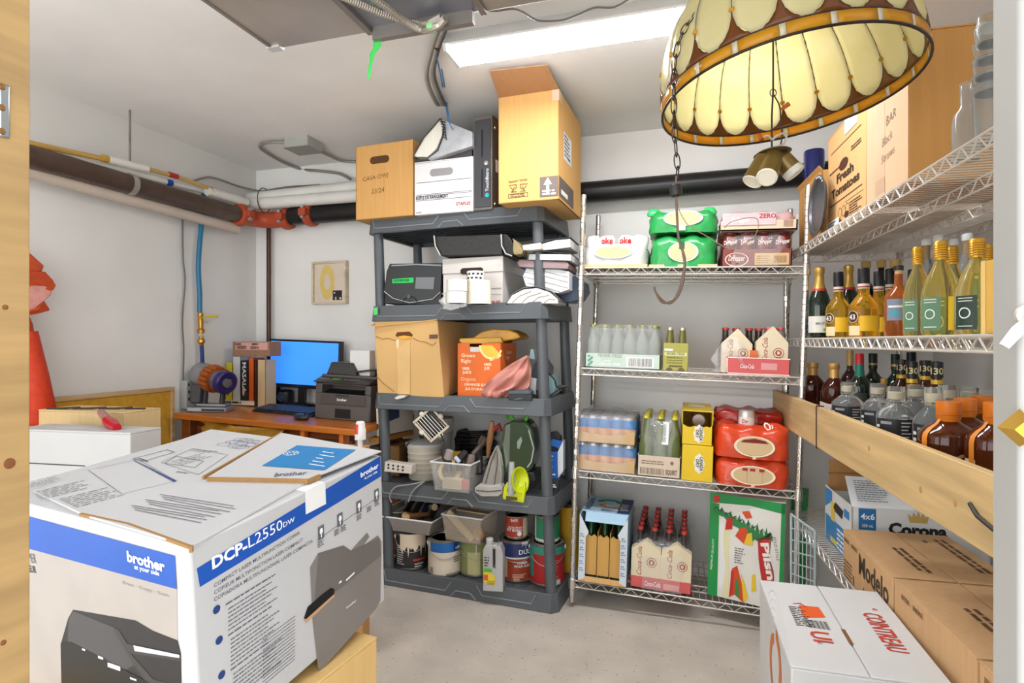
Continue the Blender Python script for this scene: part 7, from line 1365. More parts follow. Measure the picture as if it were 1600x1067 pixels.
def ltext(t, s, r, z, hh, a, c, wid=None, nm='lettering', off=.0012):
    vs, fs, w_ = glyphs(s, .02); k = hh/.72; kx = k if wid is None else wid/w_; R = r+off
    return obj(nm, MB().add([(R*math.cos(a+(p.x-w_/2)*kx/R), R*math.sin(a+(p.x-w_/2)*kx/R), z+p.y*k) for p in vs], fs), mat(c, .5), t, smooth=0)
def bot(kind, lab, px, pyt, v, wpx, tier, group=None, cat='bottle', hfix=None):
    z = RZ[tier]+.001; u = ru_(px, v, z+.1); P = RT(u, v, z); h = hfix or rz_(pyt, u, v)-z; h = max(.16, min(.40, h)); r = wpx/2*ZC(P.x, P.y)/900
    t = thing('bottle', lab, cat, P, group=group); A = math.atan2(-P.y, -P.x)   # label side looks into the aisle
    if kind == 'champagne':
        lath(t, 'glass', bprof(r, h, .42, .34, r*.38, .9), dkgreen); lath(t, 'foil', [(r*.62, h*.66), (r*.43, h*.76), (r*.40, h*.9), (r*.46, h*.91), (r*.46, h*.985), (r*.3, h), (0, h)], mat((206, 168, 88), .35, .6)); lath(t, 'neck_band', [(r*.66, h*.645), (r*.58, h*.69)], mat((190, 50, 44), .4)); label_arc(t, 'label', r, h*.07, h*.30, (214, 210, 200), A, 2.2); ltext(t, 'BRUT', r, h*.18, h*.035, A+.1, (80, 80, 74)); label_arc(t, 'green_mark', r, h*.09, h*.13, (140, 170, 50), A+.5, .35, .001)
    elif kind == '43':
        lath(t, 'glass', [(0, 0), (r*.85, 0), (r*.9, .004), (r*.88, h*.06), (r*1.0, h*.12), (r*1.0, h*.40), (r*.96, h*.46), (r*.62, h*.56), (r*.40, h*.62), (r*.36, h*.70), (r*.36, h*.9), (0, h*.9)], gold_l); lath(t, 'cap', [(r*.40, h*.76), (r*.40, h*.98), (r*.36, h), (0, h)], mat((22, 22, 26), .35)); lath(t, 'neck_band', [(r*.405, h*.70), (r*.405, h*.77)], mat((214, 196, 176), .4)); lath(t, 'red_band', [(r*.41, h*.715), (r*.41, h*.735)], mat((140, 40, 40), .4))
        label_arc(t, 'label', r, h*.08, h*.30, (232, 180, 34), A+.5, 1.5); label_arc(t, 'pale_label', r, h*.02, h*.16, (226, 204, 160), A-.7, .9, .001)
        m1 = MB(); nn = 20; m1.add([((r+.0018)*math.cos(A-.75+r*.42*math.cos(2*PI*k/nn)/r), (r+.0018)*math.sin(A-.75+r*.42*math.cos(2*PI*k/nn)/r), h*.29+r*.46*math.sin(2*PI*k/nn)) for k in range(nn)], [tuple(range(nn))]); obj('round_label', m1, mat((214, 190, 150), .4), t, smooth=0)
        m1 = MB(); m1.add([((r+.0026)*math.cos(A-.75+.36*math.cos(2*PI*k/nn)), (r+.0026)*math.sin(A-.75+.36*math.cos(2*PI*k/nn)), h*.29+r*.40*math.sin(2*PI*k/nn)) for k in range(nn)], [tuple(range(nn))]); obj('round_print', m1, mat((60, 40, 34), .4), t, smooth=0); ltext(t, '43', r, h*.25, h*.075, A-.75, (236, 226, 210), off=.0036)
    elif kind == 'cream':   # tall pale bottle with wide shoulders and gold foil
        lath(t, 'glass', bprof(r, h, .38, .42, r*.30, .8), pale_y); lath(t, 'foil', [(r*.36, h*.80), (r*.37, h*.985), (r*.3, h), (0, h)], mat((204, 152, 44), .35, .6)); ring = MB()
        for k in range(6): ring.lathe([(r*.365, h*(.82+.025*k)), (r*.385, h*(.826+.025*k)), (r*.365, h*(.832+.025*k))], 18)
        obj('foil_ring', ring, mat((180, 128, 36), .35, .6), t); c = (92, 130, 100) if group != 'dark' else (40, 60, 50); label_arc(t, 'label', r, h*.05, h*.40, c, A-.55, 1.1); label_arc(t, 'back_label', r, h*.05, h*.40, (226, 190, 30), A+.75, .8); m1 = MB(); nn = 20
        vs = []
        for q in (1, .8): vs += [((r+.0018)*math.cos(A-.55+.28*q*math.cos(2*PI*k/nn)), (r+.0018)*math.sin(A-.55+.28*q*math.cos(2*PI*k/nn)), h*.22+r*.30*q*math.sin(2*PI*k/nn)) for k in range(nn)]
        obj('ring_print', m1.add(vs, [(k, (k+1) % nn, nn+(k+1) % nn, nn+k) for k in range(nn)]), whp, t, smooth=0)
        for zz in (.34, .37, .08): label_arc(t, 'rule_print', r, h*zz, h*(zz+.008), (226, 230, 222), A-.55, .7, .0015)
        if 'group' in t: del t['group']
    elif kind == 'whisky':
        lath(t, 'glass', bprof(r, h, .52, .2, r*.30, .88), rose); lath(t, 'cork', [(r*.27, h*.86), (r*.27, h*.94)], mat((206, 172, 120), .7)); lath(t, 'cap', [(r*.36, h*.93), (r*.36, h*.995), (r*.3, h), (0, h)], mat((30, 28, 28), .4)); label_arc(t, 'label', r, h*.22, h*.52, (120, 130, 150), A, 1.8); label_arc(t, 'label_stripe', r, h*.40, h*.43, (226, 222, 214), A, 1.5, .001); label_arc(t, 'label_mark', r, h*.28, h*.36, (64, 150, 170), A-.3, .6, .001)
    elif kind == 'cork':
        lath(t, 'glass', bprof(r, h, .55, .2, r*.34, .92), dkgreen); lath(t, 'cork', [(r*.5, h*.9), (r*.52, h*.98), (r*.46, h), (0, h)], mat((214, 176, 110), .6))
    elif kind == 'clear':
        lath(t, 'glass', bprof(r, h, .62, .18, r*.42, .95), clearg); lath(t, 'cork', [(r*.36, h*.80), (r*.36, h*.93)], mat((206, 160, 90), .7)); lath(t, 'stopper', [(r*.5, h*.93), (r*.52, h*.99), (r*.4, h), (0, h)], mat((226, 230, 230), .2))
    elif kind == 'brown':
        lath(t, 'glass', bprof(r, h, .58, .2, r*.36, .9), dkbrown); lath(t, 'cap', [(r*.42, h*.74), (r*.40, h*.90), (r*.47, h*.91), (r*.47, h*.99), (0, h)], mat((204, 160, 90), .4, .4)); label_arc(t, 'red_tag', r, h*.20, h*.26, (190, 40, 40), A+.4, .6); m1 = MB()
        for k in range(6): m1.lathe([(r+.001, h*(.3+.035*k)), (r+.001, h*(.32+.035*k))], 2, a0=A+.6, a1=A+.72)
        obj('embossing', m1, mat((150, 100, 80), .3), t)
    elif kind in ('wine', 'redtop', 'green', 'black'):
        g = {'wine': wineg, 'redtop': dkgreen, 'green': dkgreen, 'black': mat((20, 20, 22), .1, coat=.5)}[kind]; fc = {'wine': (196, 158, 96), 'redtop': (186, 36, 50), 'green': (24, 40, 30), 'black': (18, 18, 20)}[kind]
        lath(t, 'glass', bprof(r, h, .55, .18, r*.34, .96), g); lath(t, 'foil', [(r*.38, h*.78), (r*.38, h*.985), (r*.34, h), (0, h)], mat(fc, .35, .2))
        if kind == 'redtop': lath(t, 'neck_sleeve', [(r*.46, h*.70), (r*.385, h*.79), (r*.385, h*.86)], mat((30, 120, 104), .4)); label_arc(t, 'label', r, h*.2, h*.5, (60, 64, 60), A, 1.4)
        if kind == 'green': lath(t, 'neck_band', [(r*.385, h*.83), (r*.385, h*.86)], mat((180, 150, 90), .4, .4))
    elif kind == '130':
        lath(t, 'glass', bprof(r, h, .52, .24, r*.36, .9), dkbrown); lath(t, 'cap', [(r*.46, h*.82), (r*.46, h*.99), (0, h)], mat((22, 22, 26), .35)); lath(t, 'yellow_band', [(r*.45, h*.755), (r*.45, h*.80)], mat((206, 170, 60), .35, .3)); ltext(t, '130', r*.46, h*.86, h*.07, A, (214, 200, 150)); label_arc(t, 'label', r, h*.15, h*.45, (40, 34, 30), A, 1.6)
    elif kind == 'spirit':   # clear bottle, sharp shoulders, black label
        lath(t, 'glass', [(0, 0), (r*.9, 0), (r, .006), (r, h*.62), (r*.97, h*.65), (r*.60, h*.74), (r*.42, h*.78), (r*.40, h*.80), (r*.46, h*.81), (r*.46, h*.97), (r*.42, h), (0, h)], clearg); lath(t, 'cork', [(r*.34, h*.84), (r*.34, h*.93)], mat((222, 206, 170), .7)); label_arc(t, 'label', r, h*.06, h*.60, (38, 38, 42), A, 2.3); m1 = MB()
        for k in range(7): m1.lathe([(r+.0014, h*(.55-.045*k)), (r+.0014, h*(.565-.045*k))], 4, a0=A+.25, a1=A+.25+.5*(1-.3*((k*7) % 3)/2))
        for k in range(9): m1.lathe([(r+.0014, h*.1), (r+.0014, h*.17)], 1, a0=A+.3+.05*k, a1=A+.325+.05*k)
        obj('label_print', m1, mat((206, 206, 208), .5), t); label_arc(t, 'pale_bar', r, h*.53, h*.565, (150, 154, 160), A-.5, .6, .0012)
        for zz in (.48, .41, .34): label_arc(t, 'white_mark', r, h*zz, h*(zz+.035), (226, 226, 226), A-1.0, .25, .0012)
    elif kind == 'orange':
        lath(t, 'glass', bprof(r, h, .60, .18, r*.34, .84), ambd); lath(t, 'cap', [(r*.36, h*.76), (r*.37, h*.80), (r*.40, h*.81), (r*.40, h*.99), (0, h)], mat((214, 116, 26), .4)); lath(t, 'cap_ring', [(r*.405, h*.84), (r*.415, h*.845), (r*.405, h*.85)], mat((170, 90, 20), .4))
        m1 = MB(); hw = .16; vs = []
        for k in range(9):
            f = k/8; zz = h*(.80-.42*f); pr = bprof(r, h, .60, .18, r*.34, .84); rr = r*.36
            for (ra, za), (rb2, zb) in zip(pr, pr[1:]):
                if za <= zz <= zb and zb > za: rr = ra+(rb2-ra)*(zz-za)/(zb-za)
            for s_ in (-1, 1): a_ = A-.8+s_*hw*(.5+.5*r*.4/max(rr, .01)); vs.append(((rr+.0014)*math.cos(a_), (rr+.0014)*math.sin(a_), zz))
        obj('ribbon_label', m1.add(vs, [(2*k, 2*k+1, 2*k+3, 2*k+2) for k in range(8)]), mat((214, 130, 40), .4), t); label_arc(t, 'label', r, h*.22, h*.42, (206, 190, 170), A-.9, .5, .001); m1 = MB()
        for q in (1, .85): m1.add([((r+.0012)*math.cos(A+.5+.5*q*math.cos(PI*k/12)), (r+.0012)*math.sin(A+.5+.5*q*math.cos(PI*k/12)), h*.22+r*.8*q*math.sin(PI*k/12)) for k in range(13)], [])
        m1.f = [(k, k+1, 14+k, 13+k) for k in range(12)]; obj('arch_print', m1, mat((190, 150, 110), .4), t, smooth=0)
    elif kind == 'blue': lath(t, 'glass', bprof(r, h, .55, .18, r*.36, .98), navyg); lath(t, 'cap', [(r*.4, h*.94), (r*.4, h), (0, h)], mat((20, 24, 60), .3))
    return t
for a in (('clear', 'clear bottle with pale cap behind the champagne, leftmost on the second right tier', 1257, 466, .14, 17), ('champagne', 'gold foiled champagne bottle, front left of the second right tier', 1280, 417, .05, 33), ('champagne', 'champagne bottle with red neck band behind the amber bottle with a plain yellow label', 1326, 414, .19, 30),
          ('43', 'amber liqueur bottle with black cap next to the front champagne bottle', 1310, 425, .06, 36), ('43', 'amber liqueur bottle with large round emblem facing out, middle of the front row', 1349.5, 419, .055, 42), ('43', 'amber liqueur bottle half hidden behind the slate label whisky', 1373, 424, .17, 36), ('43', 'amber liqueur bottle behind the whisky cork stopper', 1391, 420, .25, 34),
          ('cork', 'dark bottle with tan cork, farthest left of the back row', 1322, 409, .34, 28), ('cork', 'dark bottle with cork between the two rows, behind the liqueur with the large round emblem', 1353, 407, .35, 27), ('cork', 'dark cork topped bottle at the back, second from right', 1377, 406, .39, 25), ('cork', 'dark cork topped bottle at the back behind the whisky bottle', 1398, 406, .385, 27),
          ('whisky', 'rosy whisky bottle with slate blue label and black stopper', 1404, 415, .075, 38), ('black', 'black topped bottle between the whisky and the pale gold wines', 1424, 421, .24, 26),
          ('cream', 'pale gold wine with green label, leftmost of the three tall gold foil bottles', 1434, 386, .07, 40), ('cream', 'pale gold wine with green label, middle of the tall gold foil bottles', 1470, 377, .06, 52), ('cream', 'pale gold wine with dark label, right of the tall gold foil bottles', 1527, 373, .055, 58),
          ('cream', 'pale gold wine standing behind the middle tall gold foil bottle', 1488, 385, .17, 44), ('cream', 'pale gold wine at the far right behind the yellow board', 1543, 382, .22, 36),
          ('clear', 'clear stoppered bottle at the back behind the leftmost pale gold wine', 1447, 373, .30, 26), ('clear', 'clear stoppered bottle at the back, tallest left of centre', 1466, 367, .33, 28), ('clear', 'clear stoppered bottle at the back, third of the four', 1490, 373, .37, 26), ('clear', 'clear stoppered bottle at the back right with cork showing', 1511, 365, .31, 30)):
    bot(*a[:6], 2, 'dark' if 'dark label' in a[1] else None)
t, wd, h = ritem('yellow_board', 'tan yellow cardboard sleeve standing at the near end of the second right tier', 'cardboard', 1534, 1556, 409, .03, 2, .10)
obj('sleeve', MB().box(-wd/2, -.05, 0, wd/2, .05, h), card((208, 164, 78)), t, bevel=.002); obj('lit_edge', MB().box(-wd/2-.001, -.0512, 0, -wd/2+.014, .05, h+.0005), mat((226, 190, 116), .6), t)  # paler strip along the board's edge: light put into the colour
for a in (('blue', 'dark blue bottle at the far left of the plank shelf', 1249, 554, .20, 13), ('brown', 'brown bottle with gold cap, left of two', 1270, 566, .10, 34), ('brown', 'brown bottle with gold cap, right of two', 1303, 567, .10, 34), ('wine', 'wine bottle with gold foil behind the right gold capped brown bottle', 1328, 547, .22, 26), ('redtop', 'dark bottle with red top and green neck sleeve', 1343, 552, .16, 32),
          ('green', 'dark green bottle with black foil, left of two at the back of the plank shelf', 1364, 552, .30, 32), ('green', 'dark green bottle with black foil, right of two at the back of the plank shelf', 1399, 553, .33, 32), ('black', 'tall black topped bottle at the back behind the 130 bottles', 1424, 550, .37, 34),
          ('130', 'dark rum with black 130 cap, leftmost of four', 1409, 561, .26, 32), ('130', 'dark rum with black 130 cap, second of four', 1425, 564, .18, 34), ('130', 'dark rum with black 130 cap, third of four', 1446, 562, .30, 34), ('130', 'dark rum with black 130 cap, rightmost of four', 1464, 564, .22, 36), ('brown', 'small brown bottle with pinkish top between the clear bottles', 1381, 591, .22, 20),
          ('spirit', 'clear black label spirit bottle, leftmost in the front behind the plank', 1325, 597, .05, 46), ('spirit', 'clear black label spirit bottle, second from left behind the plank', 1371, 599, .085, 46), ('spirit', 'clear black label spirit bottle with barcode, third from left behind the plank', 1400, 604, .05, 54), ('spirit', 'clear black label spirit bottle behind the third and fifth', 1430, 601, .14, 50), ('spirit', 'clear black label spirit bottle left of the orange capped bottles', 1459, 605, .07, 56), ('spirit', 'clear black label spirit bottle at the back behind the orange caps', 1480, 601, .17, 54),
          ('orange', 'amber bottle with orange cap, nearest in front', 1482, 626, .05, 82), ('orange', 'amber bottle with orange cap right behind the nearest one', 1508, 621, .13, 74), ('orange', 'amber bottle with orange cap, third along at the right', 1535, 617, .20, 72), ('orange', 'amber bottle with orange cap cut off by the white door', 1556, 627, .10, 80), ('spirit', 'clear bottle with black stopper at the back right, beyond the orange caps', 1515, 605, .31, 54), ('spirit', 'clear bottle with black stopper nearest the white door', 1545, 610, .34, 56)):
    bot(*a[:6], 1)
t, wd, h = ritem('white_card', 'small white carton standing behind the plank under the brown bottles', 'carton', 1281, 1296, 631, .03, 1, .05); obj('carton', MB().box(-wd/2, -.025, 0, wd/2, .025, h), mat((226, 222, 214), .6), t, bevel=.001); obj('card_flap', MB().box(-wd/2, -.025, h, wd/2, -.022, h+.01), mat((226, 222, 214), .6), t)
# --- top tier
t, wd, h = ritem('tomato_box', 'tan box with bold printing for tomatoes on the top right rack', 'box', 1294, 1353, 218, .038, 3, .30); mt_ = card((204, 158, 104)); h2 = h
obj('box_body', MB().box(-wd/2, -.15, 0, wd/2, .15, h-.004), mt_, t, bevel=.003); obj('flap', MB().box(-wd/2, -.15, h-.004, wd/2, -.002, h), mt_, t); obj('flap', MB().box(-wd/2, .002, h-.004, wd/2, .15, h), mt_, t); T = FACE(wd, .30, h, 'f'); bi_ = mat((66, 44, 28), .6)
write(t, T, bi_, [('Fresh', wd*.27, h*.46, h*.085, dict(wid=wd*.45, bold=.04)), ('Tomatoes', wd*.12, h*.34, h*.085, dict(wid=wd*.74, bold=.04))])
m1 = MB(); quad(m1, T, wd*.06, h*.27, wd*.92, h*.28); quad(m1, T, wd*.1, h*.8, wd*.9, h*.808); quad(m1, T, wd*.5, h*.22, wd*.95, h*.224)
for k in range(3): arc(m1, T, wd*(.36+.1*k), h*.15, wd*.045, wd*.05, 0, 2*PI, .001)
bars(m1, T, wd*.66, h*.68, wd*.26, 2, h*.014, h*.012, .1); bars(m1, T, wd*.06, h*.60, wd*.3, 1, h*.014, 0, 0); bars(m1, T, wd*.62, h*.18, wd*.3, 7, h*.012, h*.012, .4); obj('print', m1, bi_, t)
for e in ((.46, .60, .12, .055), (.36, .06, .05, .03), (.54, .1, .06, .03)): obj('hand_hole', ell(MB(), T, wd*e[0], h*e[1], wd*e[2], h*e[3], .0012), mat((70, 32, 18), .9), t)
obj('white_label', quad(MB(), T, -wd*.02, h*.0, wd*.34, h*.12, .002), whp, t); m1 = MB(); bars(m1, T, .01, h*.09, wd*.25, 3, h*.012, h*.014, .3, .003); obj('label_print', m1, inkd, t); obj('paper_tab', MB().box(.0, -.152, h-.05, wd*.30, -.1505, h+.012, rot(0, 'X')), mat((226, 226, 226), .5), t)
t, wd, h = ritem('straw_box', 'tall cardboard box with handwriting on its pale side, behind the hanging lamp', 'box', 1354.5, 1420, 108, .015, 3, .38, h=.375); T = FACE(wd, .38, h, 'f'); ms_ = card((214, 178, 142)); 
obj('box_body', MB().box(-wd/2, -.19, 0, wd/2, .19, h-.004), card((188, 136, 74)), t, bevel=.003); obj('flap', MB().box(-wd/2, -.19, h-.004, wd/2, -.002, h), card((188, 136, 74)), t); obj('flap', MB().box(-wd/2, .002, h-.004, wd/2, .19, h), card((188, 136, 74)), t); obj('side_panel', quad(MB(), T, .002, .002, wd-.002, h-.006, .0006), mat((200, 164, 130), .8, kind='paint'), t); obj('packing_tape', quad(MB(), T, wd*.2, .002, wd*.48, h-.006, .001), mat((206, 172, 140), .35), t)
write(t, T, mat((110, 92, 84), .7), [('BAR', wd*.52, h*.50, .026, dict(rot90=4, bold=-.012, shear=.15)), ('Black', wd*.42, h*.37, .024, dict(rot90=4, bold=-.012, shear=.2)), ('Straws', wd*.40, h*.25, .024, dict(rot90=4, bold=-.012, shear=.2))], z=.0016); obj('tape_patch', quad(MB(), T, wd*.25, h*.04, wd*.48, h*.15, .0014), mat((190, 156, 128), .4), t)
# round pan lid
z = RZ[3]+.001; u = ru_(1281, .01, z+.1); P = RT(u, .004, z); rr = .112; ld = thing('pan_lid', 'round dark grey metal lid leaning between the tomato box and the USDA box', 'lid', P, rA); T = loc(0, .006, rr) @ rot(88, 'X')
obj('disc', MB().lathe([(0, .0), (rr*.86, 0), (rr*.9, .008), (rr, .010), (rr, .014), (rr*.88, .012), (rr*.84, .004), (0, .004)], 36, T), mat((92, 92, 96), .35, .6), ld); m1 = MB()
for k in range(5): a = .8+k*.2; m1.cbox((rr*.93*math.cos(a), rr*.93*math.sin(a), .0145), (.012, .008, .001), T)
obj('rim_mark', m1, mat((190, 190, 192), .4), ld)
t, wd, h = ritem('bottle_box', 'open tan box stamped USDA holding blue bottles at the far end of the top tier', 'box', 1249, 1284, 300, .042, 3, .26); T = FACE(wd, .26, h, 'f'); th = .004; mu2 = card((200, 150, 84))
obj('box_body', MB().box(-wd/2, -.13, 0, wd/2, .13, th).box(-wd/2, -.13, 0, wd/2, -.126, h).box(-wd/2, .126, 0, wd/2, .13, h).box(-wd/2, -.13, 0, -wd/2+th, .13, h).box(wd/2-th, -.13, 0, wd/2, .13, h), mu2, t); obj('flap', MB().hexa([(-wd/2, -.13, h), (wd/2, -.13, h), (wd/2, -.142, h+.016), (-wd/2, -.142, h+.016), (-wd/2, -.126, h), (wd/2, -.126, h), (wd/2, -.138, h+.017), (-wd/2, -.138, h+.017)]), mu2, t)
write(t, T, bi_, [('USDA', wd*.42, h*.52, h*.14, dict(wid=wd*.55)), ('EA', wd*.32, h*.05, h*.15, dict(bold=.04))]); m1 = MB()
for k in range(9): quad(m1, T, wd*.16, h*(.06+.1*k), wd*.18, h*(.12+.1*k))
obj('perforation', m1, mat((160, 112, 54), .8), t)
P0 = V(t.matrix_basis.translation)
bm0 = None
for k, (px, pyt, w_, v, lab) in enumerate(((1272, 235, 30, .10, 'upturned cobalt blue bottle, largest in the USDA box'), (1255, 245, 20, .19, 'upturned cobalt blue bottle behind the largest one'), (1246, 258, 14, .12, 'slim upturned cobalt blue bottle at the left of the USDA box'))):
    z = RZ[3]+.008; u = ru_(px, v, z+.25); P = RT(u, v, z); h_ = rz_(pyt, u, v)-z; r = w_/2*ZC(P.x, P.y)/900; b = thing('blue_bottle', lab, 'bottle', P)
    lath(b, 'glass', [(0, .0), (r*.36, 0), (r*.4, .02), (r*.4, h_*.3), (r*.9, h_*.45), (r, h_*.5), (r, h_-.008), (r*.94, h_-.002), (r*.8, h_-.003), (0, h_-.012)], navyg); lath(b, 'collar', [(r*.46, .004), (r*.46, .018)], navyg)
# a blue bottle standing behind the rack post on the drinks rack side
P = RT(-.02, .12, RZ[3]); 
for k, (px, pyt, pyb, r, hh_, lab) in enumerate(((1509, 130, 238, 18, .16, 'clear glass jar with narrow neck on the near end of the top tier'),)):
    z = RZ[3]+.001; u = ru_(px, .06, z); P = RT(u, .06, z); k_ = ZC(P.x, P.y)/900; h_ = rz_(pyt, u, .06)-z; r = r*k_; j = thing('glass_jar', lab, 'jar', P); lath(j, 'glass', [(0, 0), (r*.95, 0), (r, .006), (r, h_*.5), (r*.85, h_*.60), (r*.5, h_*.66), (r*.42, h_*.7), (r*.42, h_*.96), (r*.48, h_), (r*.44, h_), (r*.38, h_*.72), (r*.94, h_*.5), (r*.94, .008), (0, .008)], clearg, n=28); lath(j, 'base_ring', [(r*.8, .001), (r*.84, .004), (r*.8, .007)], clearg)
z = RZ[3]+.001; u = ru_(1549, .05, z); P = RT(u, .05, z); k_ = ZC(P.x, P.y)/900; h_ = rz_(26, u, .05)-z; r = 26*k_; cs_ = thing('tumbler_stack', 'tall stack of clear plastic tumblers beside the white door', 'tumblers', P); 
lath(cs_, 'tumbler', [(0, 0), (r*.8, 0), (r*.98, h_*.42), (r*1.02, h_*.43), (r*1.02, h_*.46), (r*.95, h_*.46), (r*.78, .006), (0, .006)], clearg, n=26)
for k in range(4): z0 = h_*(.40+.13*k); lath(cs_, 'tumbler', [(r*(.86-.03*k), z0), (r*(.92-.03*k), z0+h_*.11), (r*(.97-.03*k), z0+h_*.12), (r*(.97-.03*k), z0+h_*.135), (r*(.88-.03*k), z0+h_*.135), (r*(.82-.03*k), z0)], clearg, n=26)
lath(cs_, 'tumbler', [(r*.74, h_*.9), (r*.70, h_), (0, h_)], clearg, n=26)
# --- bottom tier boxes
t, wd, h = ritem('beer_box', 'white and blue beer box with crown logo and torn open flaps, bottom right tier', 'beer box', 1289, 1331, 757, .05, 0, .40); T = FACE(wd, .40, h, 'f'); Tr = FACE(wd, .40, h, 'r'); wbm = mat((216, 216, 216), .5); th = .004
obj('box_body', MB().box(-wd/2, -.2, 0, wd/2, .2, th).box(-wd/2, -.2, 0, wd/2, -.196, h).box(-wd/2, .196, 0, wd/2, .2, h).box(-wd/2, -.2, 0, -wd/2+th, .2, h).box(wd/2-th, -.2, 0, wd/2, .2, h), wbm, t)
obj('kraft_flap', MB().hexa([(-wd/2, -.19, h*.9), (-wd/2+.003, .0, h*.9), (-wd/2+.02, .0, h+.10), (-wd/2+.02, -.19, h+.10), (-wd/2+.004, -.19, h*.9), (-wd/2+.007, .0, h*.9), (-wd/2+.024, .0, h+.10), (-wd/2+.024, -.19, h+.10)]), card((176, 128, 76)), t); obj('flap_fold', MB().tube([(-wd/2+.018, -.192, h+.05), (-wd/2+.018, -.0, h+.055)], .003, 5), card((150, 106, 60)), t)
obj('white_flap', MB().hexa([(wd/2-.004, -.2, h), (wd/2-.004, .2, h), (wd/2-.07, .2, h+.085), (wd/2-.07, -.2, h+.085), (wd/2, -.2, h), (wd/2, .2, h), (wd/2-.066, .2, h+.087), (wd/2-.066, -.2, h+.087)]), mat((214, 216, 218), .5), t); Tw = frame((wd/2+.001, -.19, h+.004), (0, 1, 0), (-.068, 0, .086)); m1 = MB(); bars(m1, Tw, .01, .088, .10, 10, .003, .005, .3, .002); obj('flap_print', m1, mat((110, 116, 126), .6), t)
cbl_ = mat((50, 130, 190), .5); m1 = MB(); quad(m1, T, wd*.04, 0, wd*.96, h*.48); poly(m1, T, [(wd*.02, h*.6), (wd*.3, h*.8), (wd*.3, h*.98), (wd*.02, h*.98)]); quad(m1, T, wd*.74, h*.72, wd*.92, h*.86); obj('blue_print', m1, cbl_, t); m1 = MB(); quad(m1, T, wd*.26, h*.45, wd*.40, h*.8, .0014); quad(m1, T, wd*.24, h*.05, wd*.5, h*.14, .0014); obj('yellow_print', m1, mat((226, 196, 60), .5), t)
m1 = MB(); poly(m1, T, [(wd*.36, h*.72), (wd*.44, h*.84), (wd*.72, h*.80), (wd*.68, h*.64), (wd*.44, h*.66)], .0016); obj('hand_hole', m1, mat((50, 40, 34), .9), t); m1 = MB(); bars(m1, T, wd*.5, h*.36, wd*.4, 5, .008, .008, .3, .0016); obj('white_print', m1, whp, t)
obj('blue_label', quad(MB(), Tr, .02, h*.62, .072, h*.98), mat((36, 106, 166), .5), t); write(t, Tr, whp, [('4x6', .026, h*.80, h*.1, dict(wid=.042)), ('330 mL', .03, h*.67, h*.05, dict(wid=.034))], z=.0016); a = puv(t, Tr, 1388, 834); b = puv(t, Tr, 1480, 838); c_ = puv(t, Tr, 1388, 816); write(t, Tr, mat((26, 26, 30), .5), [('Corona', a[0], a[1], c_[1]-a[1], dict(wid=b[0]-a[0], bold=.05))]); m1 = MB(); cx0 = puv(t, Tr, 1418, 812); cx1 = puv(t, Tr, 1452, 812); cw = cx1[0]-cx0[0]; cb0 = c_[1]+.004
poly(m1, Tr, [(cx0[0]+cw*x, cb0+y) for x, y in ((.1, 0), (.9, 0), (1, .028), (.8, .018), (.72, .034), (.6, .02), (.5, .038), (.4, .02), (.28, .034), (.2, .018), (0, .028))], .001); obj('crown_print', m1, mat((190, 160, 84), .5), t)
mdl = (196, 156, 112)
def flat(lab, px0, px1, pyt, txt, k):
    t, wd, h = ritem('beer_flat', lab, 'beer box', px0, px1, pyt, .0, 0, .29, h=.145); wd -= .003; m = card(mdl); T = FACE(wd, .29, h, 'f'); Tt = FACE(wd, .29, h, 't'); ink = mat((96, 66, 40), .6)
    obj('box_body', MB().box(-wd/2, -.145, 0, wd/2, .145, h-.004), m, t, bevel=.003); obj('flap', MB().box(-wd/2, -.145, h-.004, wd/2, -.0015, h), m, t, bevel=.001); obj('flap', MB().box(-wd/2, .0015, h-.004, wd/2, .145, h), m, t, bevel=.001)
    if txt: write(t, T, mat((60, 44, 34), .6), [(txt, wd*.38, h*.42, .060, dict(wid=wd*.56, bold=.02))]); 
    write(t, T, ink, [('BEER · BIERE', wd*.12 if not txt else wd*.04, h*.78, .012, dict(wid=wd*.3))]); m1 = MB(); bars(m1, T, .01, h*.35, wd*.24, 5, .005, .007, .3); obj('print', m1, ink, t)
    m1 = MB(); bars(m1, Tt, .05, .25, wd*.7, 2, .010, .008, .15, .001, seed=k); bars(m1, Tt, wd*.4, .10, wd*.5, 2, .010, .008, .1, .001, seed=k+5); ell(m1, Tt, wd*.2, .20, .012, .006, .001); obj('top_print', m1, ink, t); m1 = MB()
    for q in range(3): quad(m1, T, wd*(.25+.22*q), h*.02, wd*(.25+.22*q)+.006, h*.22, .0012)
    obj('slot', m1, mat((70, 48, 30), .8), t)
flat('flat tan beer box with large dark lettering, farthest of three along the bottom right tier', 1317, 1395, 832, 'Modelo', 1); flat('flat tan beer box in the middle of three along the bottom right tier', 1397, 1526, 910, None, 2); flat('flat tan beer box nearest the white door, last of three', 1529, 1640, 1030, None, 3)
# liqueur carton on the floor
a_, b_, c_ = W(1187, 907, 1.656), W(1259, 1044, 1.211), W(1374, 930, 1.558); zt = .515; rz = math.atan2((c_-a_).y, (c_-a_).x); wd = (c_-a_).length; d = (a_-b_).length; ctr = a_+V((math.cos(rz)*wd/2+math.sin(rz)*d/2, math.sin(rz)*wd/2-math.cos(rz)*d/2, 0))
rz2 = math.atan2((a_-b_).y, (a_-b_).x)-PI/2; rz = (rz+rz2)/2
ctr = a_+V((math.cos(rz)*wd/2+math.sin(rz)*d/2, math.sin(rz)*wd/2-math.cos(rz)*d/2, 0))
t = thing('liqueur_carton', 'white carton with red lettering and orange emblem on the floor, front right', 'box', (ctr.x, ctr.y, 0), rz); wm = mat((206, 206, 206), .55, kind='paint'); obj('box_body', MB().box(-wd/2, -d/2, 0, wd/2, d/2, zt-.005), wm, t, bevel=.004)
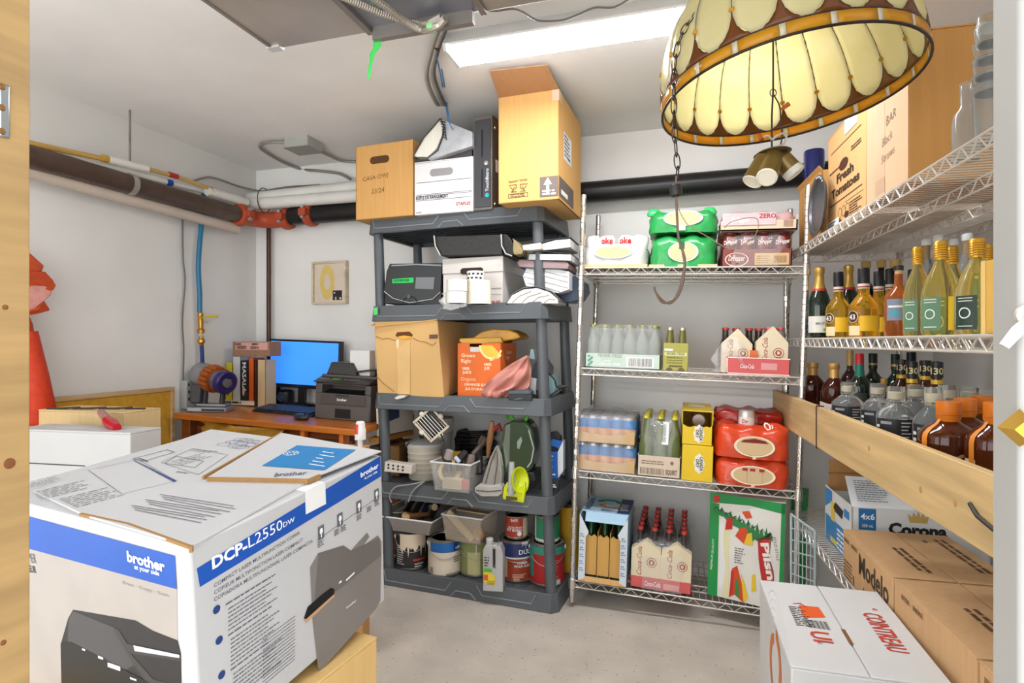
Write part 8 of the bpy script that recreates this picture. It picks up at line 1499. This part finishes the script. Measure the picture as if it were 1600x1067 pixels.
obj('flap', MB().box(-wd/2, -d/2, zt-.005, -.0015, d/2, zt), wm, t, bevel=.0015); obj('flap', MB().box(.0015, -d/2, zt-.005, wd/2, d/2, zt), wm, t, bevel=.0015); Tt, Tl, Tf = FACE(wd, d, zt, 't'), FACE(wd, d, zt, 'l'), FACE(wd, d, zt, 'f')
obj('torn_gap', quad(MB(), Tt, wd*.485, d*.28, wd*.515, d*.44, .0008), mat((120, 84, 50), .8), t); rdm = mat((196, 66, 48), .5)
def tp_(px, py): return puv(t, Tt, px, py)
a = tp_(1355, 958); b = tp_(1424, 1022); write(t, Tt, rdm, [('COINTREAU', a[0]-.012, a[1], .042, dict(rot90=-90, wid=a[1]-b[1], bold=.02)), ('®', a[0]+.018, a[1]+.02, .012)]); a = tp_(1268, 986); write(t, Tt, rdm, [('UI', a[0]-.005, a[1], .042, dict(rot90=-90, wid=.05, bold=.02)), ('®', a[0]+.0, a[1]-.06, .01)])
pts = [tp_(*p) for p in ((1248, 946), (1279, 949), (1290, 965), (1256, 965))]; obj('orange_label', poly(MB(), Tt, pts, .001), mat((222, 92, 40), .5), t); m1 = MB(); a = tp_(1257, 968); b = tp_(1300, 985)
for k in range(16): x = a[0]+(b[0]-a[0])*k/16; quad(m1, Tt, x, b[1], x+(b[0]-a[0])/16*(.3+.4*((k*5) % 3)/2), a[1], .001)
a = tp_(1232, 948); bars(m1, Tt, a[0], a[1], .04, 5, .004, .006, .4, .001); a = tp_(1238, 962); bars(m1, Tt, a[0], a[1], .05, 6, .004, .006, .4, .001, seed=4); obj('barcode', m1, inkd, t); m1 = MB(); stroke(m1, Tt, [tp_(*p) for p in ((1240, 943), (1250, 943), (1258, 948))], .002, .001); obj('red_line', m1, rdm, t)
orm = mat((206, 110, 50), .5); m1 = MB(); cx, cy = puv(t, Tl, 1212, 1030); arc(m1, Tl, cx, cy, .05, .078, -.6, 1.5, .001); arc(m1, Tl, cx-.0, cy-.03, .06, .085, 1.9, 4.0, .001); arc(m1, Tl, cx+.03, cy-.06, .03, .05, 3.5, 5.6, .001); obj('ribbon_emblem', m1, orm, t); m1 = MB()
for k in range(5): arc(m1, Tl, cx+.02, cy-.02, .10+.02*k, .1012+.02*k, 0, PI, .0009)
obj('line_art', m1, mat((176, 176, 180), .5), t); write(t, Tf, rdm, [('COINTREAU', wd*.2, zt*.5, .04, dict(wid=wd*.6))])
# wire panel leaning by the rack
p0, p1 = V((.368, 2.36, 0)), V((.412, 2.17, 0)); gp = thing('wire_basket_panel', 'pale grey wire grid panel standing on the floor against the right rack', 'grid', p0, math.atan2((p1-p0).y, (p1-p0).x)); L_ = (p1-p0).length; hz = .555; gm_ = mat((176, 190, 196), .4, .3); m1 = MB()
for x in (0, L_): m1.tube([(x, 0, 0), (x, 0, hz)], .005, 6)
for z in (.006, hz, .30): m1.tube([(0, 0, z), (L_, 0, z)], .005, 6)
obj('frame', m1, gm_, gp); m1 = MB()
for k in range(12): z = .04+k*.042; m1.tube([(0, 0, min(z, hz)), (L_, 0, min(hz, z+.05)-.0)], .0028, 5)
for k in range(5): m1.tube([(L_*(k+1)/6, 0, .006), (L_*(k+1)/6, 0, hz)], .0022, 5)
obj('grid_wire', m1, gm_, gp)

# ================================================================ leaded glass lamp
def glassmat(c, tr=.55):
    m = bpy.data.materials.new('leaded_glass_%d_%d_%d' % c); m.use_nodes = True; nt = m.node_tree; b = nt.nodes['Principled BSDF']; col = (*lin(c), 1); b.inputs['Base Color'].default_value = col; b.inputs['Roughness'].default_value = .25
    tl = nt.nodes.new('ShaderNodeBsdfTranslucent'); tl.inputs[0].default_value = col; mx = nt.nodes.new('ShaderNodeMixShader'); mx.inputs[0].default_value = tr
    tcn = nt.nodes.new('ShaderNodeTexCoord'); nz = nt.nodes.new('ShaderNodeTexNoise'); nz.inputs['Scale'].default_value = 14; nz.inputs['Detail'].default_value = 3; cr = nt.nodes.new('ShaderNodeMix'); cr.data_type = 'RGBA'; cr.inputs[6].default_value = col; cr.inputs[7].default_value = (*lin(tuple(int(v*.92) for v in c[:2])+(int(c[2]*.80),)), 1)
    L = nt.links.new; L(tcn.outputs['Object'], nz.inputs[0]); L(nz.outputs['Fac'], cr.inputs[0]); L(cr.outputs[2], b.inputs['Base Color']); L(cr.outputs[2], tl.inputs[0]); L(b.outputs[0], mx.inputs[1]); L(tl.outputs[0], mx.inputs[2]); L(mx.outputs[0], nt.nodes['Material Output'].inputs[0]); return m
LM = loc(.194, 1.317, 1.712) @ rot(-2.2, 'X') @ rot(-5.7, 'Y'); lp = thing('pendant_lamp', 'leaded amber glass dome lampshade with scalloped petals hanging at the top right', 'lamp', M4=LM)
SP = .17; NP = 20; RL = .25; BH = .024
def dome(th, s, dr=0): f = s*math.radians(80); r = (RL+.0)*max(.0, math.cos(f))**.72+dr; return (r*math.cos(th), r*math.sin(th), BH+.245*math.sin(f))
def dlt(s): q = min(1, s/SP); return (PI/NP)*(math.sqrt(max(0, 1-(1-q)**2)))*.985
gcream, gamber, gbrown, gwhite, lead = glassmat((249, 243, 218), .68), glassmat((232, 172, 44), .5), glassmat((120, 66, 26), .35), glassmat((236, 226, 214), .4), mat((46, 32, 28), .4, .5)
pm = MB().grid(lambda u, v: dome((u*2-1)*dlt(.005+v*.95), .005+v*.95), 6, 14); sm_ = MB().grid(lambda u, v: dome(PI/NP+(u*2-1)*(PI/NP-dlt(v*SP)), v*SP), 4, 7)
at_ = MB().grid(lambda u, v: (RL*math.cos((-.86+u*1.72)*PI/NP), RL*math.sin((-.86+u*1.72)*PI/NP), v*BH), 5, 1); wt_ = MB().grid(lambda u, v: (RL*math.cos(PI/NP*(.87+.26*u)), RL*math.sin(PI/NP*(.87+.26*u)), v*BH), 2, 1); bd_ = MB().lathe([(0, -.006), (.005, -.003), (.006, 0), (.005, .003), (0, .006)], 10)
first = {}
for k in range(NP):
    for nm, mb, m, kw in (('glass_petal', pm, gcream, dict(solid=.003)), ('brown_spandrel', sm_, gbrown, dict(solid=.003)), ('amber_tile', at_, gamber, dict(solid=.003)), ('white_tile', wt_, gwhite, dict(solid=.003)), ('glass_bead', None, gamber, {})):
        if nm not in first:
            if mb is None: mb = MB().lathe([(0, -.006), (.005, -.003), (.0062, 0), (.005, .003), (0, .006)], 10, loc(*dome(PI/NP, SP+.01)))
            first[nm] = o = obj(nm, mb, m, lp, smooth=60, **kw)
        else: o = first[nm].copy(); COL.objects.link(o)
        o.rotation_euler = (0, 0, 2*PI*k/NP)
lm = MB()
for k in range(NP):
    a = 2*PI*k/NP; lm.tube([dome(a+PI/NP, SP+(.98-SP)*j/10) for j in range(11)], .0018, 5); lm.tube([dome(a+s_*dlt(SP*q), SP*q) for s_, q in [(-1, 1-j/7) for j in range(7)]+[(1, j/7) for j in range(8)]], .0016, 5)
    for f in (.87, 1.13): lm.tube([(RL*math.cos(a+PI/NP*f), RL*math.sin(a+PI/NP*f), z) for z in (0, BH)], .0015, 5)
for z, r in ((0, .0028), (BH, .0022)): lm.tube([(RL*math.cos(t_), RL*math.sin(t_), z) for t_ in [2*PI*k/60 for k in range(60)]], r, 6, closed=True)
obj('leading', lm, lead, lp, smooth=60)
br_ = mat((96, 76, 46), .35, .7); ta = dome(0, 1)[2]; obj('top_cap', MB().lathe([(.085, ta-.02), (.07, ta+.006), (.03, ta+.02), (.012, ta+.05), (0, ta+.05)], 24), br_, lp)
IL = LM.inverted(); tz = IL @ V((.194+.02, 1.317, ZT-.002)); obj('hanging_rod', MB().tube([(0, 0, ta+.03), tz], .004, 8), br_, lp)
# sockets
def lw(px, py, zc=1.2): return IL @ W(px, py, zc)
sp0 = lw(1207, 240, 1.17); cluster = obj('socket_plate', MB().lathe([(0, .012), (.012, .010), (.030, .004), (.036, 0), (.030, -.004), (0, -.004)], 24, loc(*sp0)), br_, lp)
for (a, b) in (((1197, 246), (1175, 284)), ((1208, 244), (1198, 277)), ((1219, 246), (1243, 272))):
    p, q = lw(*a, 1.16), lw(*b, 1.11 if a[0] == 1208 else 1.15); T = dirT(p, q); L_ = (q-p).length; s_ = obj('lamp_socket', MB().lathe([(0, 0), (.014, .0), (.019, .006), (.020, L_), (.0165, L_), (.015, L_-.02), (0, L_-.02)], 18, T), mat((120, 98, 52), .35, .5), lp); obj('socket_liner', MB().lathe([(.0195, L_), (.0165, L_+.0015), (.012, L_-.008), (.004, L_-.012), (0, L_-.006)], 18, T), mat((216, 208, 190), .4), s_)
lab_ = MB(); p, q = lw(1219, 246, 1.16), lw(1243, 272, 1.15); T = dirT(p, q); L_ = (q-p).length; obj('paper_tag', MB().lathe([(.0206, L_*.72), (.0206, L_)], 10, T, a0=PI*.6, a1=PI*1.9), mat((206, 200, 190), .5), lp)
wm_ = mat((52, 40, 34), .5); obj('wire', MB().tube([lw(1208, 60, 1.22), lw(1208, 142, 1.2), lw(1206, 180, 1.18), lw(1206, 236, 1.17)], .0018, 6), wm_, lp); obj('wire', MB().tube(spline([lw(1209, 148, 1.19), lw(1218, 166, 1.18), lw(1220, 190, 1.17), lw(1222, 214, 1.17), lw(1216, 238, 1.17)]), .0014, 6), wm_, lp)
obj('wire_ring', MB().tube([lw(1208+5*math.cos(t_), 145+6*math.sin(t_), 1.19) for t_ in [2*PI*k/12 for k in range(12)]], .001, 5, closed=True), wm_, lp); 
for a, b in (((1221, 171), (1233, 162)), ((1186, 210), (1190, 219))): obj('wire_nut', MB().tube([lw(*a, 1.17), lw(*b, 1.165)], [.0035, .005], 8), mat((170, 84, 30), .5), lp)
obj('crumpled_wire', MB().tube(spline([lw(1190, 216, 1.17), lw(1200, 212, 1.165), lw(1207, 218, 1.17), lw(1214, 212, 1.165), lw(1228, 208, 1.17), lw(1226, 222, 1.17), lw(1215, 230, 1.17)]), .0022, 6), mat((190, 180, 166), .5), lp)
# chain hanging down the left of the shade, with cord
cp = [(1112, 4), (1098, 14), (1084, 26), (1074, 38), (1066, 52), (1060, 68), (1056, 88), (1054, 110), (1053, 132), (1053, 154), (1053, 176), (1054, 198), (1055, 220), (1057, 242), (1059, 262), (1058, 280)]
chm = mat((60, 48, 44), .3, .8); zs = [1.13 if i > 6 else 1.10+.005*i for i in range(len(cp))]
l0 = None
for i in range(len(cp)-1):
    p, q = lw(*cp[i], zs[i]), lw(*cp[i+1], zs[i+1]); d_ = (q-p); c = (p+q)/2; Lk = d_.length*.66; ax = d_.normalized(); sd = ax.cross(V((0, 1, 0)) if i % 2 else V((1, .4, 0))).normalized()
    obj('chain_link', MB().tube([c+ax*Lk*math.cos(t_)+sd*.0055*math.sin(t_) for t_ in [2*PI*k/14 for k in range(14)]], .0013, 5, closed=True), chm, lp)
q = lw(1056, 298, 1.13); obj('cord_knob', MB().lathe([(.004, -.012), (.011, -.010), (.012, 0), (.011, .010), (.004, .013), (0, .013)], 14, loc(*q)), mat((34, 30, 28), .4), lp)
cm2 = mat((104, 84, 70), .45)
for nm, pp in (('cord', [(1057, 275), (1056, 300), (1058, 340), (1060, 370), (1066, 390), (1070, 406), (1068, 425), (1062, 450), (1052, 468), (1036, 473), (1027, 462), (1022, 450)]), ('cord', [(1067, 395), (1070, 415), (1066, 445), (1058, 464), (1046, 474), (1034, 468), (1024, 456), (1022, 448)]), ('fine_wire', [(1057, 305), (1062, 330), (1074, 350), (1088, 360), (1106, 370), (1122, 380), (1140, 388), (1165, 380), (1182, 364), (1184, 344), (1172, 340), (1144, 346), (1132, 356)])):
    obj(nm, MB().tube(spline([lw(*p, 1.13) for p in pp], 5), .0024 if nm == 'cord' else .0009, 6), cm2 if nm == 'cord' else mat((150, 126, 104), .4), lp)
